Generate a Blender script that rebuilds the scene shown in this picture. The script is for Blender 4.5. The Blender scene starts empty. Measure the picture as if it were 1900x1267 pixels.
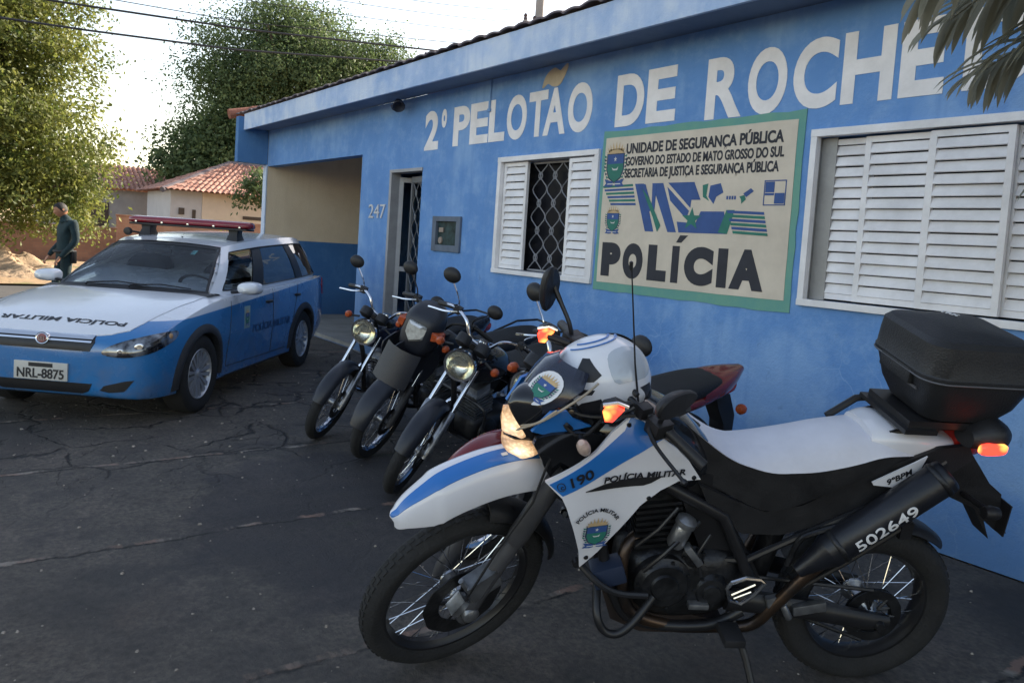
import bpy, bmesh, math, random
from mathutils import Vector, Matrix
from mathutils.bvhtree import BVHTree
R = math.radians
random.seed(7)
SC = bpy.context.scene
COL = SC.collection

# ---------------------------------------------------------------- camera, sky, sun, exposure
cam_d = bpy.data.cameras.new('camera')
cam = bpy.data.objects.new('camera', cam_d); COL.objects.link(cam); SC.camera = cam
rows = [[0.58656, 0.09212, -0.80465], [0.80723, 0.01423, 0.59007], [0.06581, -0.99565, -0.06601]]
cm = Matrix(((rows[0][0], -rows[0][1], -rows[0][2], 0), (rows[1][0], -rows[1][1], -rows[1][2], 0),
             (rows[2][0], -rows[2][1], -rows[2][2], 1.52), (0, 0, 0, 1)))
cam.matrix_world = cm
cam_d.sensor_fit = 'HORIZONTAL'; cam_d.sensor_width = 36; cam_d.lens = 1450 / 1900 * 36
cam_d.shift_y = -83.5 / 1900; cam_d.clip_start = .05; cam_d.clip_end = 2000
SUN_EL, SUN_AZ = R(27), math.atan2(.985, -.17)          # the sun stands behind the building, slightly left
world = bpy.data.worlds.new('World'); SC.world = world; world.use_nodes = True
wn = world.node_tree.nodes; wl = world.node_tree.links
sky = wn.new('ShaderNodeTexSky'); sky.sky_type = 'NISHITA'; sky.sun_disc = False
sky.sun_elevation = SUN_EL; sky.sun_rotation = math.pi / 2 - SUN_AZ
sky.air_density = 1.0; sky.dust_density = 1.0; sky.ozone_density = .6
tint = wn.new('ShaderNodeMix'); tint.data_type = 'RGBA'; tint.blend_type = 'MULTIPLY'; tint.inputs[0].default_value = 1; tint.inputs[7].default_value = (1.20, 1.0, .84, 1)
wl.new(sky.outputs[0], tint.inputs[6]); wl.new(tint.outputs[2], wn['Background'].inputs[0]); wn['Background'].inputs[1].default_value = .12
sd = bpy.data.lights.new('sun', 'SUN'); sd.energy = 3.6; sd.angle = R(.5); sd.color = (1, .90, .74)
sun = bpy.data.objects.new('sun', sd); COL.objects.link(sun)
sv = Vector((math.cos(SUN_AZ) * math.cos(SUN_EL), math.sin(SUN_AZ) * math.cos(SUN_EL), math.sin(SUN_EL)))
sun.rotation_euler = sv.to_track_quat('Z', 'Y').to_euler(); sun.location = (0, 20, 20)
SC.view_settings.view_transform = 'Standard'; SC.view_settings.look = 'None'
SC.view_settings.exposure = 1.75; SC.view_settings.gamma = 1
SC.cycles.max_bounces = 6; SC.cycles.use_denoising = True

# ---------------------------------------------------------------- materials
MATS = {}
def pmat(name, col, rough=.5, metal=0., var=.12, scale=6., bump=0., bscale=60., coat=0., emit=None, estr=0., alpha=1., trans=0., ior=1.45, rvar=.0):
    if name in MATS: return MATS[name]
    m = bpy.data.materials.new(name); m.use_nodes = True; MATS[name] = m
    n, l = m.node_tree.nodes, m.node_tree.links
    b = n['Principled BSDF']; b.inputs['Roughness'].default_value = rough; b.inputs['Metallic'].default_value = metal
    b.inputs['Coat Weight'].default_value = coat; b.inputs['Coat Roughness'].default_value = .06
    b.inputs['Transmission Weight'].default_value = trans; b.inputs['IOR'].default_value = ior; b.inputs['Alpha'].default_value = alpha
    b.inputs['Base Color'].default_value = (*col, 1)
    if emit: b.inputs['Emission Color'].default_value = (*emit, 1); b.inputs['Emission Strength'].default_value = estr
    tc = n.new('ShaderNodeTexCoord')
    if var > 0:
        t = n.new('ShaderNodeTexNoise'); t.inputs['Scale'].default_value = scale; t.inputs['Detail'].default_value = 6; t.inputs['Roughness'].default_value = .65
        l.new(tc.outputs['Object'], t.inputs['Vector'])
        mx = n.new('ShaderNodeMix'); mx.data_type = 'RGBA'
        mx.inputs[6].default_value = (*[c * (1 - var) for c in col], 1); mx.inputs[7].default_value = (*[min(1, c * (1 + var)) for c in col], 1)
        r = n.new('ShaderNodeMapRange'); r.inputs[1].default_value = .3; r.inputs[2].default_value = .7
        l.new(t.outputs[0], r.inputs[0]); l.new(r.outputs[0], mx.inputs[0]); l.new(mx.outputs[2], b.inputs['Base Color'])
        if rvar:
            q = n.new('ShaderNodeMapRange'); q.inputs[1].default_value = .3; q.inputs[2].default_value = .7
            q.inputs[3].default_value = max(.02, rough - rvar); q.inputs[4].default_value = rough + rvar
            l.new(t.outputs[0], q.inputs[0]); l.new(q.outputs[0], b.inputs['Roughness'])
    if bump > 0:
        t2 = n.new('ShaderNodeTexNoise'); t2.inputs['Scale'].default_value = bscale; t2.inputs['Detail'].default_value = 4
        l.new(tc.outputs['Object'], t2.inputs['Vector'])
        bp = n.new('ShaderNodeBump'); bp.inputs['Strength'].default_value = bump; bp.inputs['Distance'].default_value = .02
        l.new(t2.outputs[0], bp.inputs['Height']); l.new(bp.outputs[0], b.inputs['Normal'])
    return m

class NB:      # tiny node-building helper
    def __init__(s, m): s.n, s.l = m.node_tree.nodes, m.node_tree.links
    def noise(s, vec, scale, detail=5, rough=.6, dist=0.):
        t = s.n.new('ShaderNodeTexNoise'); t.inputs['Scale'].default_value = scale; t.inputs['Detail'].default_value = detail
        t.inputs['Roughness'].default_value = rough; t.inputs['Distortion'].default_value = dist; s.l.new(vec, t.inputs['Vector']); return t.outputs[0]
    def rng(s, v, a, b, c=0., d=1.):
        r = s.n.new('ShaderNodeMapRange'); r.inputs[1].default_value = a; r.inputs[2].default_value = b; r.inputs[3].default_value = c; r.inputs[4].default_value = d
        s.l.new(v, r.inputs[0]); return r.outputs[0]
    def math(s, op, a, b=None, c=None):
        m = s.n.new('ShaderNodeMath'); m.operation = op
        for i, v in enumerate((a, b, c)):
            if v is None: continue
            if isinstance(v, (int, float)): m.inputs[i].default_value = v
            else: s.l.new(v, m.inputs[i])
        return m.outputs[0]
    def mix(s, f, a, b, mode='MIX'):
        m = s.n.new('ShaderNodeMix'); m.data_type = 'RGBA'; m.blend_type = mode
        for i, v in ((0, f), (6, a), (7, b)):
            if isinstance(v, (int, float)): m.inputs[i].default_value = v
            elif isinstance(v, tuple): m.inputs[i].default_value = (*v, 1)
            else: s.l.new(v, m.inputs[i])
        return m.outputs[2]
    def bump(s, h, strength, dist=.02):
        b = s.n.new('ShaderNodeBump'); b.inputs['Strength'].default_value = strength; b.inputs['Distance'].default_value = dist
        s.l.new(h, b.inputs['Height']); return b.outputs[0]
    def vor(s, vec, scale, feat='DISTANCE_TO_EDGE'):
        t = s.n.new('ShaderNodeTexVoronoi'); t.feature = feat; t.inputs['Scale'].default_value = scale; s.l.new(vec, t.inputs['Vector']); return t.outputs[0]
    def sep(s, vec):
        x = s.n.new('ShaderNodeSeparateXYZ'); s.l.new(vec, x.inputs[0]); return x.outputs
    def mapping(s, vec, scale=(1, 1, 1), loc=(0, 0, 0)):
        m = s.n.new('ShaderNodeMapping'); m.inputs['Scale'].default_value = scale; m.inputs['Location'].default_value = loc; s.l.new(vec, m.inputs['Vector']); return m.outputs[0]
    def coord(s): return s.n.new('ShaderNodeTexCoord').outputs['Object']
    def warp(s, vec, scale, amt):
        t = s.n.new('ShaderNodeTexNoise'); t.inputs['Scale'].default_value = scale; t.inputs['Detail'].default_value = 4; s.l.new(vec, t.inputs['Vector'])
        v1 = s.n.new('ShaderNodeVectorMath'); v1.operation = 'SUBTRACT'; s.l.new(t.outputs[1], v1.inputs[0]); v1.inputs[1].default_value = (.5, .5, .5)
        v2 = s.n.new('ShaderNodeVectorMath'); v2.operation = 'SCALE'; s.l.new(v1.outputs[0], v2.inputs[0]); v2.inputs[3].default_value = amt
        v3 = s.n.new('ShaderNodeVectorMath'); v3.operation = 'ADD'; s.l.new(vec, v3.inputs[0]); s.l.new(v2.outputs[0], v3.inputs[1]); return v3.outputs[0]
def basemat(name, rough=.8):
    m = bpy.data.materials.new(name); m.use_nodes = True; b = m.node_tree.nodes['Principled BSDF']; b.inputs['Roughness'].default_value = rough
    return m, NB(m), b

# ---------------------------------------------------------------- mesh helpers
class MB:
    def __init__(s): s.v, s.f, s.m = [], [], []
    def add(s, vs, fs, mi=0):
        o = len(s.v); s.v += [tuple(v) for v in vs]; s.f += [tuple(i + o for i in f) for f in fs]; s.m += [mi] * len(fs); return s
    def box(s, a, b, mi=0, M=None):
        x0, y0, z0 = a; x1, y1, z1 = b
        vs = [Vector(p) for p in ((x0, y0, z0), (x1, y0, z0), (x1, y1, z0), (x0, y1, z0), (x0, y0, z1), (x1, y0, z1), (x1, y1, z1), (x0, y1, z1))]
        if M: vs = [M @ v for v in vs]
        return s.add(vs, [(0, 3, 2, 1), (4, 5, 6, 7), (0, 1, 5, 4), (1, 2, 6, 5), (2, 3, 7, 6), (3, 0, 4, 7)], mi)
    def loft(s, rings, closed=True, caps=True, mi=0):
        n = len(rings[0]); vs = [p for r in rings for p in r]; fs = []
        for i in range(len(rings) - 1):
            for j in range(n if closed else n - 1):
                k = (j + 1) % n; fs.append((i * n + j, i * n + k, (i + 1) * n + k, (i + 1) * n + j))
        if caps and closed:
            fs.append(tuple(reversed(range(n)))); fs.append(tuple(range((len(rings) - 1) * n, len(rings) * n)))
        return s.add(vs, fs, mi)
    def tube(s, pts, r, n=8, mi=0, closed=False, caps=True, flat=1.):
        P = [Vector(p) for p in pts]; rs = r if isinstance(r, (list, tuple)) else [r] * len(P)
        rings = []; up = None; N = len(P)
        for i, p in enumerate(P):
            if closed: t = P[(i + 1) % N] - P[i - 1]
            else: t = P[min(i + 1, N - 1)] - P[max(i - 1, 0)]
            t.normalize()
            if up is None:
                up = Vector((0, 0, 1)) if abs(t.z) < .9 else Vector((1, 0, 0))
            u = (up - t * up.dot(t))
            u = u.normalized() if u.length > 1e-6 else t.orthogonal().normalized()
            w = t.cross(u); up = u
            rings.append([p + rs[i] * (math.cos(a) * w + flat * math.sin(a) * u) for a in (2 * math.pi * k / n for k in range(n))])
        if closed: rings.append(rings[0])
        return s.loft(rings, True, caps and not closed, mi)
    def lathe(s, prof, o, ax, n=24, mi=0, a0=0., a1=2 * math.pi, ref=None):
        ax = Vector(ax).normalized(); o = Vector(o); u = Vector(ref) if ref else ax.orthogonal()
        u = (u - ax * u.dot(ax)).normalized(); w = ax.cross(u); full = abs(a1 - a0 - 2 * math.pi) < 1e-6
        m = n if full else n + 1
        rings = [[o + ax * h + r * (math.cos(a) * u + math.sin(a) * w) for r, h in prof] for a in (a0 + (a1 - a0) * k / n for k in range(m))]
        if full: rings.append(rings[0])
        return s.loft(rings, False, False, mi)
    def prism(s, pts, off, mi=0):
        n = len(pts); P = [Vector(p) for p in pts]; Q = [p + Vector(off) for p in P]
        return s.add(P + Q, [tuple(range(n)), tuple(reversed(range(n, 2 * n)))] + [(i, n + i, n + (i + 1) % n, (i + 1) % n) for i in range(n)], mi)
    def xf(s, f): s.v = [tuple(f(Vector(v))) for v in s.v]; return s
    def build(s, name, mats, parent=None, smooth=True, angle=40, merge=True, bevel=0., subsurf=0):
        me = bpy.data.meshes.new(name); me.from_pydata(s.v, [], s.f)
        for m in (mats if isinstance(mats, (list, tuple)) else [mats]): me.materials.append(m)
        for p, i in zip(me.polygons, s.m): p.material_index = i
        bm = bmesh.new(); bm.from_mesh(me)
        if merge: bmesh.ops.remove_doubles(bm, verts=bm.verts, dist=1e-5)
        bmesh.ops.recalc_face_normals(bm, faces=bm.faces)
        if bevel:
            es = [e for e in bm.edges if len(e.link_faces) == 2 and e.calc_face_angle(0) > R(35)]
            bmesh.ops.bevel(bm, geom=es, offset=bevel, segments=2, affect='EDGES', profile=.6, clamp_overlap=True)
        if smooth:
            for f in bm.faces: f.smooth = True
            for e in bm.edges:
                if len(e.link_faces) == 2 and e.calc_face_angle(0) > R(angle): e.smooth = False
        bm.to_mesh(me); bm.free()
        o = bpy.data.objects.new(name, me); COL.objects.link(o)
        if parent: o.parent = parent
        if subsurf:
            md = o.modifiers.new('s', 'SUBSURF'); md.levels = subsurf; md.render_levels = subsurf
        return o
def tag(o, label=None, cat=None, group=None, kind=None):
    for k, v in (('label', label), ('category', cat), ('group', group), ('kind', kind)):
        if v: o[k] = v
    return o
def empty(name, loc=(0, 0, 0), rz=0., label=None, cat=None, group=None):
    o = bpy.data.objects.new(name, None); COL.objects.link(o); o.location = loc; o.rotation_euler = (0, 0, rz); o.empty_display_size = .2
    return tag(o, label, cat, group)
def catmull(P, n=6, closed=False):
    P = [Vector(p) for p in P]; N = len(P); out = []
    for i in range(N if closed else N - 1):
        if closed: a, b, c, d = P[i - 1], P[i], P[(i + 1) % N], P[(i + 2) % N]
        else: a, b, c, d = P[max(i - 1, 0)], P[i], P[i + 1], P[min(i + 2, N - 1)]
        for k in range(n):
            t = k / n; out.append(.5 * ((2 * b) + (c - a) * t + (2 * a - 5 * b + 4 * c - d) * t * t + (3 * b - a - 3 * c + d) * t ** 3))
    if not closed: out.append(P[-1])
    return out
def panel(outline, yfun, thick, side=1, smooth_n=0, sub=2, out=None):
    """curved sheet over a 2-D outline (s, z); yfun(s, z) gives the lateral offset; side mirrors it"""
    pts = [Vector((a, b, 0)) for a, b in outline]
    if smooth_n: pts = catmull(pts, smooth_n, True)
    bm = bmesh.new(); vs = [bm.verts.new(p) for p in pts]; f = bm.faces.new(vs); bmesh.ops.triangulate(bm, faces=[f])
    for L in ([.12, .06, .03] if sub == 2 else [.12, .06] if sub == 1 else []):
        es = [e for e in bm.edges if e.calc_length() > L]
        if es: bmesh.ops.subdivide_edges(bm, edges=es, cuts=1); bmesh.ops.triangulate(bm, faces=bm.faces)
    bnd = [e for e in bm.edges if len(e.link_faces) == 1]
    bm.verts.index_update(); n = len(bm.verts)
    V = [v.co.copy() for v in bm.verts]
    F = [[v.index for v in f.verts] for f in bm.faces]; E = [(e.verts[0].index, e.verts[1].index) for e in bnd]; bm.free()
    mb = out or MB()
    A = [(v.x, side * yfun(v.x, v.y), v.y) for v in V]; B = [(v.x, side * (yfun(v.x, v.y) - thick), v.y) for v in V]
    mb.add(A + B, [tuple(f) for f in F] + [tuple(i + n for i in reversed(f)) for f in F] + [(a, b, b + n, a + n) for a, b in E])
    return mb
_dg = None
def text_geo(body, bold=0., shear=0., res=7, spacing=1.):
    c = bpy.data.curves.new('t', 'FONT'); c.body = body; c.offset = bold; c.shear = shear; c.resolution_u = res; c.space_character = spacing
    c.fill_mode = 'BOTH'; c.extrude = .01
    o = bpy.data.objects.new('t', c); COL.objects.link(o); dg = bpy.context.evaluated_depsgraph_get(); dg.update()
    me = bpy.data.meshes.new_from_object(o.evaluated_get(dg)); V = [v.co.copy() for v in me.vertices]; F = [tuple(p.vertices) for p in me.polygons]
    bpy.data.objects.remove(o); bpy.data.curves.remove(c); bpy.data.meshes.remove(me)
    x0 = min(v.x for v in V); x1 = max(v.x for v in V)
    return V, F, x0, x1
CAPH = {}
def text_on(mb, body, p0, u, v, w, width, height, bold=.02, shear=0., depth=.003, mi=0, fn=None, flip=False, ref=None):
    """lettering: p0 = lower-left corner, u/v unit axes, w outward normal; caps reach `height`, line spans `width`"""
    V, F, x0, x1 = text_geo(body, bold, shear)
    if (bold,) not in CAPH: 
        Vh, _, _, _ = text_geo('H', bold); CAPH[(bold,)] = (min(q.y for q in Vh), max(q.y for q in Vh))
    b0, b1 = CAPH[(bold,)]
    p0, u, v, w = Vector(p0), Vector(u), Vector(v), Vector(w); out = []
    for q in V:
        a = (q.x - x0) / (x1 - x0) * width
        if flip: a = width - a
        b = (q.y - b0) / (b1 - b0) * height; d = depth * (.5 + q.z / .02)
        out.append(fn(a, b, d) if fn else p0 + u * a + v * b + w * d)
    mb.add(out, [tuple(reversed(f)) for f in F] if flip else F, mi); return mb
def ell_ring(c, hw, ht, hb, n=20, p=2.4):
    """cross-section ring in the y-z plane at x=c[0]: half-width hw, height ht above and hb below c"""
    o = []
    for k in range(n):
        a = 2 * math.pi * k / n; ca, sa = math.cos(a), math.sin(a)
        y = hw * math.copysign(abs(ca) ** (2 / p), ca); z = (ht if sa > 0 else hb) * math.copysign(abs(sa) ** (2 / p), sa)
        o.append((c[0], c[1] + y, c[2] + z))
    return o
def loftx(mb, secs, n=20, sm=4, mi=0):
    """secs: (x, yc, zc, hw, ht, hb, power) smoothed along x"""
    P = [Vector((s[0], s[1], s[2])) for s in secs]; Q = [Vector((s[3], s[4], s[5])) for s in secs]; W = [Vector((s[6], 0, 0)) for s in secs]
    P, Q, W = catmull(P, sm), catmull(Q, sm), catmull(W, sm)
    return mb.loft([ell_ring(p, max(q.x, .001), max(q.y, .001), max(q.z, .001), n, w.x) for p, q, w in zip(P, Q, W)], True, True, mi)
# ---------------------------------------------------------------- ground
def ground_mat():
    m, N, b = basemat('yard_concrete', .85); c = N.coord(); xyz = N.sep(c)
    wc = N.warp(c, 1.3, .25)
    big = N.noise(wc, .8, 7, .62); mid = N.noise(c, 3.2, 8, .7); fine = N.noise(c, 38, 5, .7)
    col = N.mix(N.rng(big, .36, .64), (.042, .037, .036), (.155, .130, .107))
    pz = N.noise(N.warp(c, 2.5, .35), 1.1, 8, .72); col = N.mix(N.rng(pz, .51, .60, 0, .7), col, (.19, .152, .125))
    vv = N.vor(N.warp(c, 7, .12), 16, 'F1'); col = N.mix(N.rng(vv, .12, .55, .5, 0), col, (.022, .02, .02))
    col = N.mix(N.rng(mid, .42, .70, 0, .75), col, (.150, .130, .108))
    st = N.noise(N.mapping(c, (1, 1, 1), (3.3, 1.7, 0)), .55, 5, .55, .8)
    col = N.mix(N.rng(st, .52, .62, 0, .72), col, (.030, .027, .029))
    rr = N.noise(N.mapping(c, (1, 1, 1), (9, 4, 0)), 1.6, 6, .6); col = N.mix(N.rng(rr, .58, .75, 0, .5), col, (.115, .078, .058))
    col = N.mix(N.rng(fine, .38, .66, 0, .75), col, (.038, .036, .036))
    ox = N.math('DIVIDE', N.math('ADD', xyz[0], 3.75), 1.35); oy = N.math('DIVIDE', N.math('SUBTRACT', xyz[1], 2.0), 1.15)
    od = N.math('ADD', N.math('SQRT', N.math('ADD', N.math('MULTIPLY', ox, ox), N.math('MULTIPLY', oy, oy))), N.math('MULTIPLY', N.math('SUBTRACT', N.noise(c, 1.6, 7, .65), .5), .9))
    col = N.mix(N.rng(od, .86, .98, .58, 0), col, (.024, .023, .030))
    # joints every 1.36 m across the yard, running towards the wall; ragged mortar edges
    jx = N.math('ADD', xyz[0], N.math('MULTIPLY', N.math('SUBTRACT', N.noise(c, 2.8, 8, .78), .5), .15))
    ph = N.math('SUBTRACT', N.math('FRACT', N.math('DIVIDE', N.math('ADD', jx, 40 * 1.36 + 3.9 + .68), 1.36)), .5)
    d = N.math('MULTIPLY', N.math('ABSOLUTE', ph), 1.36)
    brk = N.noise(N.mapping(c, (.6, 2.6, 1)), 1.5, 5, .6)
    lightm = N.math('MULTIPLY', N.rng(d, .016, .026, 1, 0), N.rng(brk, .46, .56, 0, .8))
    dark = N.math('MULTIPLY', N.rng(N.math('ABSOLUTE', N.math('SUBTRACT', N.math('MULTIPLY', ph, 1.36), .024)), .004, .013, 1, 0), N.rng(N.noise(c, 3.1, 5, .6), .42, .52))
    col = N.mix(lightm, col, N.mix(N.rng(N.noise(c, 2.3), .45, .55), (.32, .19, .14), (.36, .31, .26))); col = N.mix(dark, col, (.014, .014, .016))
    # crackle: strong near the car (x < -4.5), faint elsewhere
    w2 = N.warp(c, 2.4, .38)
    cr = N.vor(w2, 1.55); cr2 = N.vor(N.warp(N.mapping(c, (1, 1, 1), (5, 2, 0)), 5, .2), 4.6)
    zone = N.rng(xyz[0], -5.4, -4.4, 1, .12)
    brk2 = N.rng(N.noise(c, 1.9, 5, .6), .40, .50)
    crk = N.math('MULTIPLY', N.math('MAXIMUM', N.math('MULTIPLY', brk2, N.rng(N.math('ADD', cr, N.math('MULTIPLY', N.math('SUBTRACT', N.noise(c, 14, 4, .7), .5), .03)), .004, .026, 1, 0)), N.math('MULTIPLY', N.rng(cr2, .003, .02, .75, 0), N.rng(N.noise(c, .9), .5, .58))), zone)
    col = N.mix(crk, col, (.012, .012, .014))
    sp = N.vor(c, 9, 'F1'); col = N.mix(N.rng(sp, .02, .035, .5, 0), col, (.22, .2, .18))
    # moss streak
    gm = N.math('MULTIPLY', N.rng(N.noise(N.mapping(c, (2.6, .8, 1), (1, 0, 0)), 1.2), .66, .74), .5); col = N.mix(gm, col, (.03, .045, .02))
    N.l.new(col, b.inputs['Base Color'])
    h = N.math('ADD', N.math('MULTIPLY', N.noise(c, 22, 8, .78), .9), N.math('ADD', N.math('MULTIPLY', mid, .6), N.math('MULTIPLY', N.math('MAXIMUM', crk, dark), -1.2)))
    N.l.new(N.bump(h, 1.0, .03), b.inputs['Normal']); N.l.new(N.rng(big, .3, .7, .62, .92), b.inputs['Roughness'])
    return m
def sheet(name, x0, x1, y0, y1, z, m, nx=1, ny=1, h=None):
    mb = MB(); vs = []
    for i in range(nx + 1):
        for j in range(ny + 1):
            x = x0 + (x1 - x0) * i / nx; y = y0 + (y1 - y0) * j / ny; vs.append((x, y, z + (h(x, y) if h else 0)))
    fs = [(i * (ny + 1) + j, (i + 1) * (ny + 1) + j, (i + 1) * (ny + 1) + j + 1, i * (ny + 1) + j + 1) for i in range(nx) for j in range(ny)]
    o = mb.add(vs, fs).build(name, m); tag(o, kind='structure'); return o
def soil_mat(name, a, bcol, scale=1.2, grass=None):
    m, N, b = basemat(name, .95); c = N.coord()
    col = N.mix(N.rng(N.noise(c, scale, 8, .7), .35, .65), a, bcol); col = N.mix(N.rng(N.noise(c, 14, 5), .4, .7, 0, .5), col, tuple(x * .5 for x in a))
    if grass: col = N.mix(N.rng(N.noise(c, .45, 6, .6), .48, .6), col, grass)
    N.l.new(col, b.inputs['Base Color']); N.l.new(N.bump(N.noise(c, 9, 8, .7), .8, .05), b.inputs['Normal']); return m
sheet('ground', -420, 260, -300, 420, -.16, soil_mat('far_soil', (.30, .20, .12), (.20, .14, .09), .3, (.09, .11, .04)))
sheet('yard', -15.4, 9, -26, 4.40, 0, ground_mat())
kb = MB().box((-15.62, -26, -.3), (-15.404, 14, .01)); tag(kb.build('kerb', pmat('kerb_stone', (.34, .31, .27), .9, 0, .25, 3, .5), bevel=.015), kind='structure')
am, N, b = basemat('asphalt', .9); c = N.coord()
N.l.new(N.mix(N.rng(N.noise(c, 1.1, 8, .7), .35, .65), (.05, .05, .053), (.085, .08, .075)), b.inputs['Base Color']); N.l.new(N.bump(N.noise(c, 60, 5), .6, .01), b.inputs['Normal'])
sheet('road', -21.0, -15.61, -60, 80, -.15, am)
sheet('verge', -31.9, -20.9, -40, 60, -.10, soil_mat('verge_soil', (.46, .30, .17), (.34, .24, .14), 1.0, (.16, .17, .05)), 22, 120, lambda x, y: .05 * math.sin(x * 3.1 + y * 1.7) * math.sin(y * 2.3) + .03 * math.sin(5 * x))

# ---------------------------------------------------------------- police station
def wall_mat(name, base, worn, dark, bottom=True):
    m, N, b = basemat(name, .78); c = N.coord(); xyz = N.sep(c)
    n1 = N.noise(N.warp(c, 1.2, .3), 1.5, 7, .65); n2 = N.noise(c, 5, 7, .7)
    col = N.mix(N.rng(n1, .32, .7), dark, base); col = N.mix(N.rng(n2, .48, .75, 0, .6), col, worn)
    pt_ = N.noise(N.warp(c, .8, .5), .75, 6, .55); col = N.mix(N.rng(pt_, .52, .60, 0, .45), col, worn); col = N.mix(N.rng(pt_, .47, .40, 0, .35), col, dark)
    strk = N.noise(N.mapping(c, (7, 7, .6)), 1.4, 5, .6); col = N.mix(N.rng(strk, .5, .72, 0, .5), col, dark)
    # hairline cracks with pale lime, below the sills
    w = N.warp(c, 3.4, .22); cr = N.vor(w, 3.6); cr = N.rng(cr, .002, .016, .5, 0)
    msk = N.math('MULTIPLY', N.rng(N.noise(c, .9, 4), .46, .6), N.rng(xyz[2], .9, 1.35, 1, 0.0)); col = N.mix(N.math('MULTIPLY', cr, msk), col, worn)
    sp = N.vor(N.warp(c, 6, .1), 3.1, 'F1'); col = N.mix(N.math('MULTIPLY', N.rng(sp, .015, .035, .8, 0), N.rng(xyz[2], .5, 1.2, 1, 0)), col, (.55, .6, .7))
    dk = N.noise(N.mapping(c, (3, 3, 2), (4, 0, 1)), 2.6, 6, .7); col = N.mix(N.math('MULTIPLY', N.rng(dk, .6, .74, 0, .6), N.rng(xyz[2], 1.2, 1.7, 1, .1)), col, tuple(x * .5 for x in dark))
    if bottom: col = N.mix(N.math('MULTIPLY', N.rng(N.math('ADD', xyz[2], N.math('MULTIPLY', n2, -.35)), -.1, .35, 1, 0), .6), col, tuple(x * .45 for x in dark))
    N.l.new(col, b.inputs['Base Color'])
    N.l.new(N.bump(N.math('ADD', N.noise(c, 45, 6, .7), N.math('MULTIPLY', n1, 1.5)), .42, .015), b.inputs['Normal']); return m
WY = 4.423
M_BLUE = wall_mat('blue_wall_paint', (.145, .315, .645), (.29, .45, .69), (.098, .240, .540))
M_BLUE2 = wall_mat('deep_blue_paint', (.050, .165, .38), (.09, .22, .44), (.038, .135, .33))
M_BEIGE = wall_mat('beige_paint', (.74, .60, .43), (.78, .65, .48), (.66, .53, .37), False)
M_FASC = wall_mat('lit_fascia_paint', (.50, .62, .84), (.72, .78, .86), (.30, .44, .70), False)  # paler than the wall: brightness from the sky put into the colour
M_WHITE = pmat('white_metal_paint', (.74, .73, .75), .45, 0, .16, 3.5, .12, 40)
M_GREY = pmat('grey_metal', (.32, .33, .36), .5, .2, .15, 5)
M_DARK = pmat('dark_room', (.012, .012, .014), .9, 0, 0)
M_LETTER = pmat('white_wall_letters', (.80, .77, .77), .8, 0, .12, 4, .15, 40)
PS = empty('police_station', (-6, WY, 0), 0, 'long blue single storey police station with white lettering and louvred windows', 'building')
def loc_ps(mb): return mb.xf(lambda v: v - Vector((-6, WY, 0)))
XL, XR, TOP = -13.24, 3.0, 3.15
DOOR = (-8.704, -7.915, 0.0, 2.295); SW = (-6.366, -4.926, 1.275, 2.315); BW = (-2.925, -1.36, 1.298, 2.315); GAR = (-13.24, -9.53, .0, 2.56); MET = (-7.576, -7.016, 1.405, 1.767)
wallmb = MB(); xs = sorted({XL, XR, DOOR[0], DOOR[1], SW[0], SW[1], BW[0], BW[1], GAR[1], -9.1, -10.8, -3.9, -.2, 1.4, MET[0], MET[1]})
zs = sorted({0., .65, DOOR[3], SW[2], SW[3], BW[2], GAR[3], MET[2], MET[3], 2.85, TOP})
for x0, x1 in zip(xs, xs[1:]):
    for z0, z1 in zip(zs, zs[1:]):
        cx, cz = (x0 + x1) / 2, (z0 + z1) / 2
        if any(o[0] < cx < o[1] and o[2] < cz < o[3] for o in (DOOR, SW, BW, GAR, MET)): continue
        wallmb.add([(x0, WY, z0), (x1, WY, z0), (x1, WY, z1), (x0, WY, z1)], [(0, 1, 2, 3)])
for o in (DOOR, SW, BW, MET, GAR):        # reveals
    a, bq, c0, d = o; T = .16
    if o is not GAR: wallmb.add([(a, WY, c0), (a, WY, d), (a, WY + T, d), (a, WY + T, c0)], [(0, 1, 2, 3)])
    wallmb.add([(bq, WY, c0), (bq, WY, d), (bq, WY + T, d), (bq, WY + T, c0)], [(0, 1, 2, 3)])
    wallmb.add([(a, WY, d), (bq, WY, d), (bq, WY + T, d), (a, WY + T, d)], [(0, 1, 2, 3)]).add([(a, WY, c0), (bq, WY, c0), (bq, WY + T, c0), (a, WY + T, c0)], [(0, 1, 2, 3)])
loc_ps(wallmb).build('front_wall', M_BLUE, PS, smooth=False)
# side walls, back, inner walls
mb = MB().box((XR, WY, 0), (XR + .15, 12, TOP)).box((-9.7, 11.85, 0), (XR, 12, TOP)).box((-9.69, WY + .165, 0), (-9.53, 11.84, TOP))
loc_ps(mb).build('outer_wall', M_BLUE, PS, smooth=False)
mb = MB().box((-9.52, WY + 3.2, .02), (XR, WY + 3.3, TOP - .02)).box((-9.52, WY + .17, -.06), (XR, 11.8, .015)).box((-9.52, WY + .17, TOP - .1), (XR, 11.8, TOP - .03)).box((-4.6, WY + .17, .02), (-4.5, WY + 3.2, TOP - .11))
loc_ps(mb).build('interior', pmat('room_paint', (.10, .11, .13), .9, 0, .1), PS, smooth=False)
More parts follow.
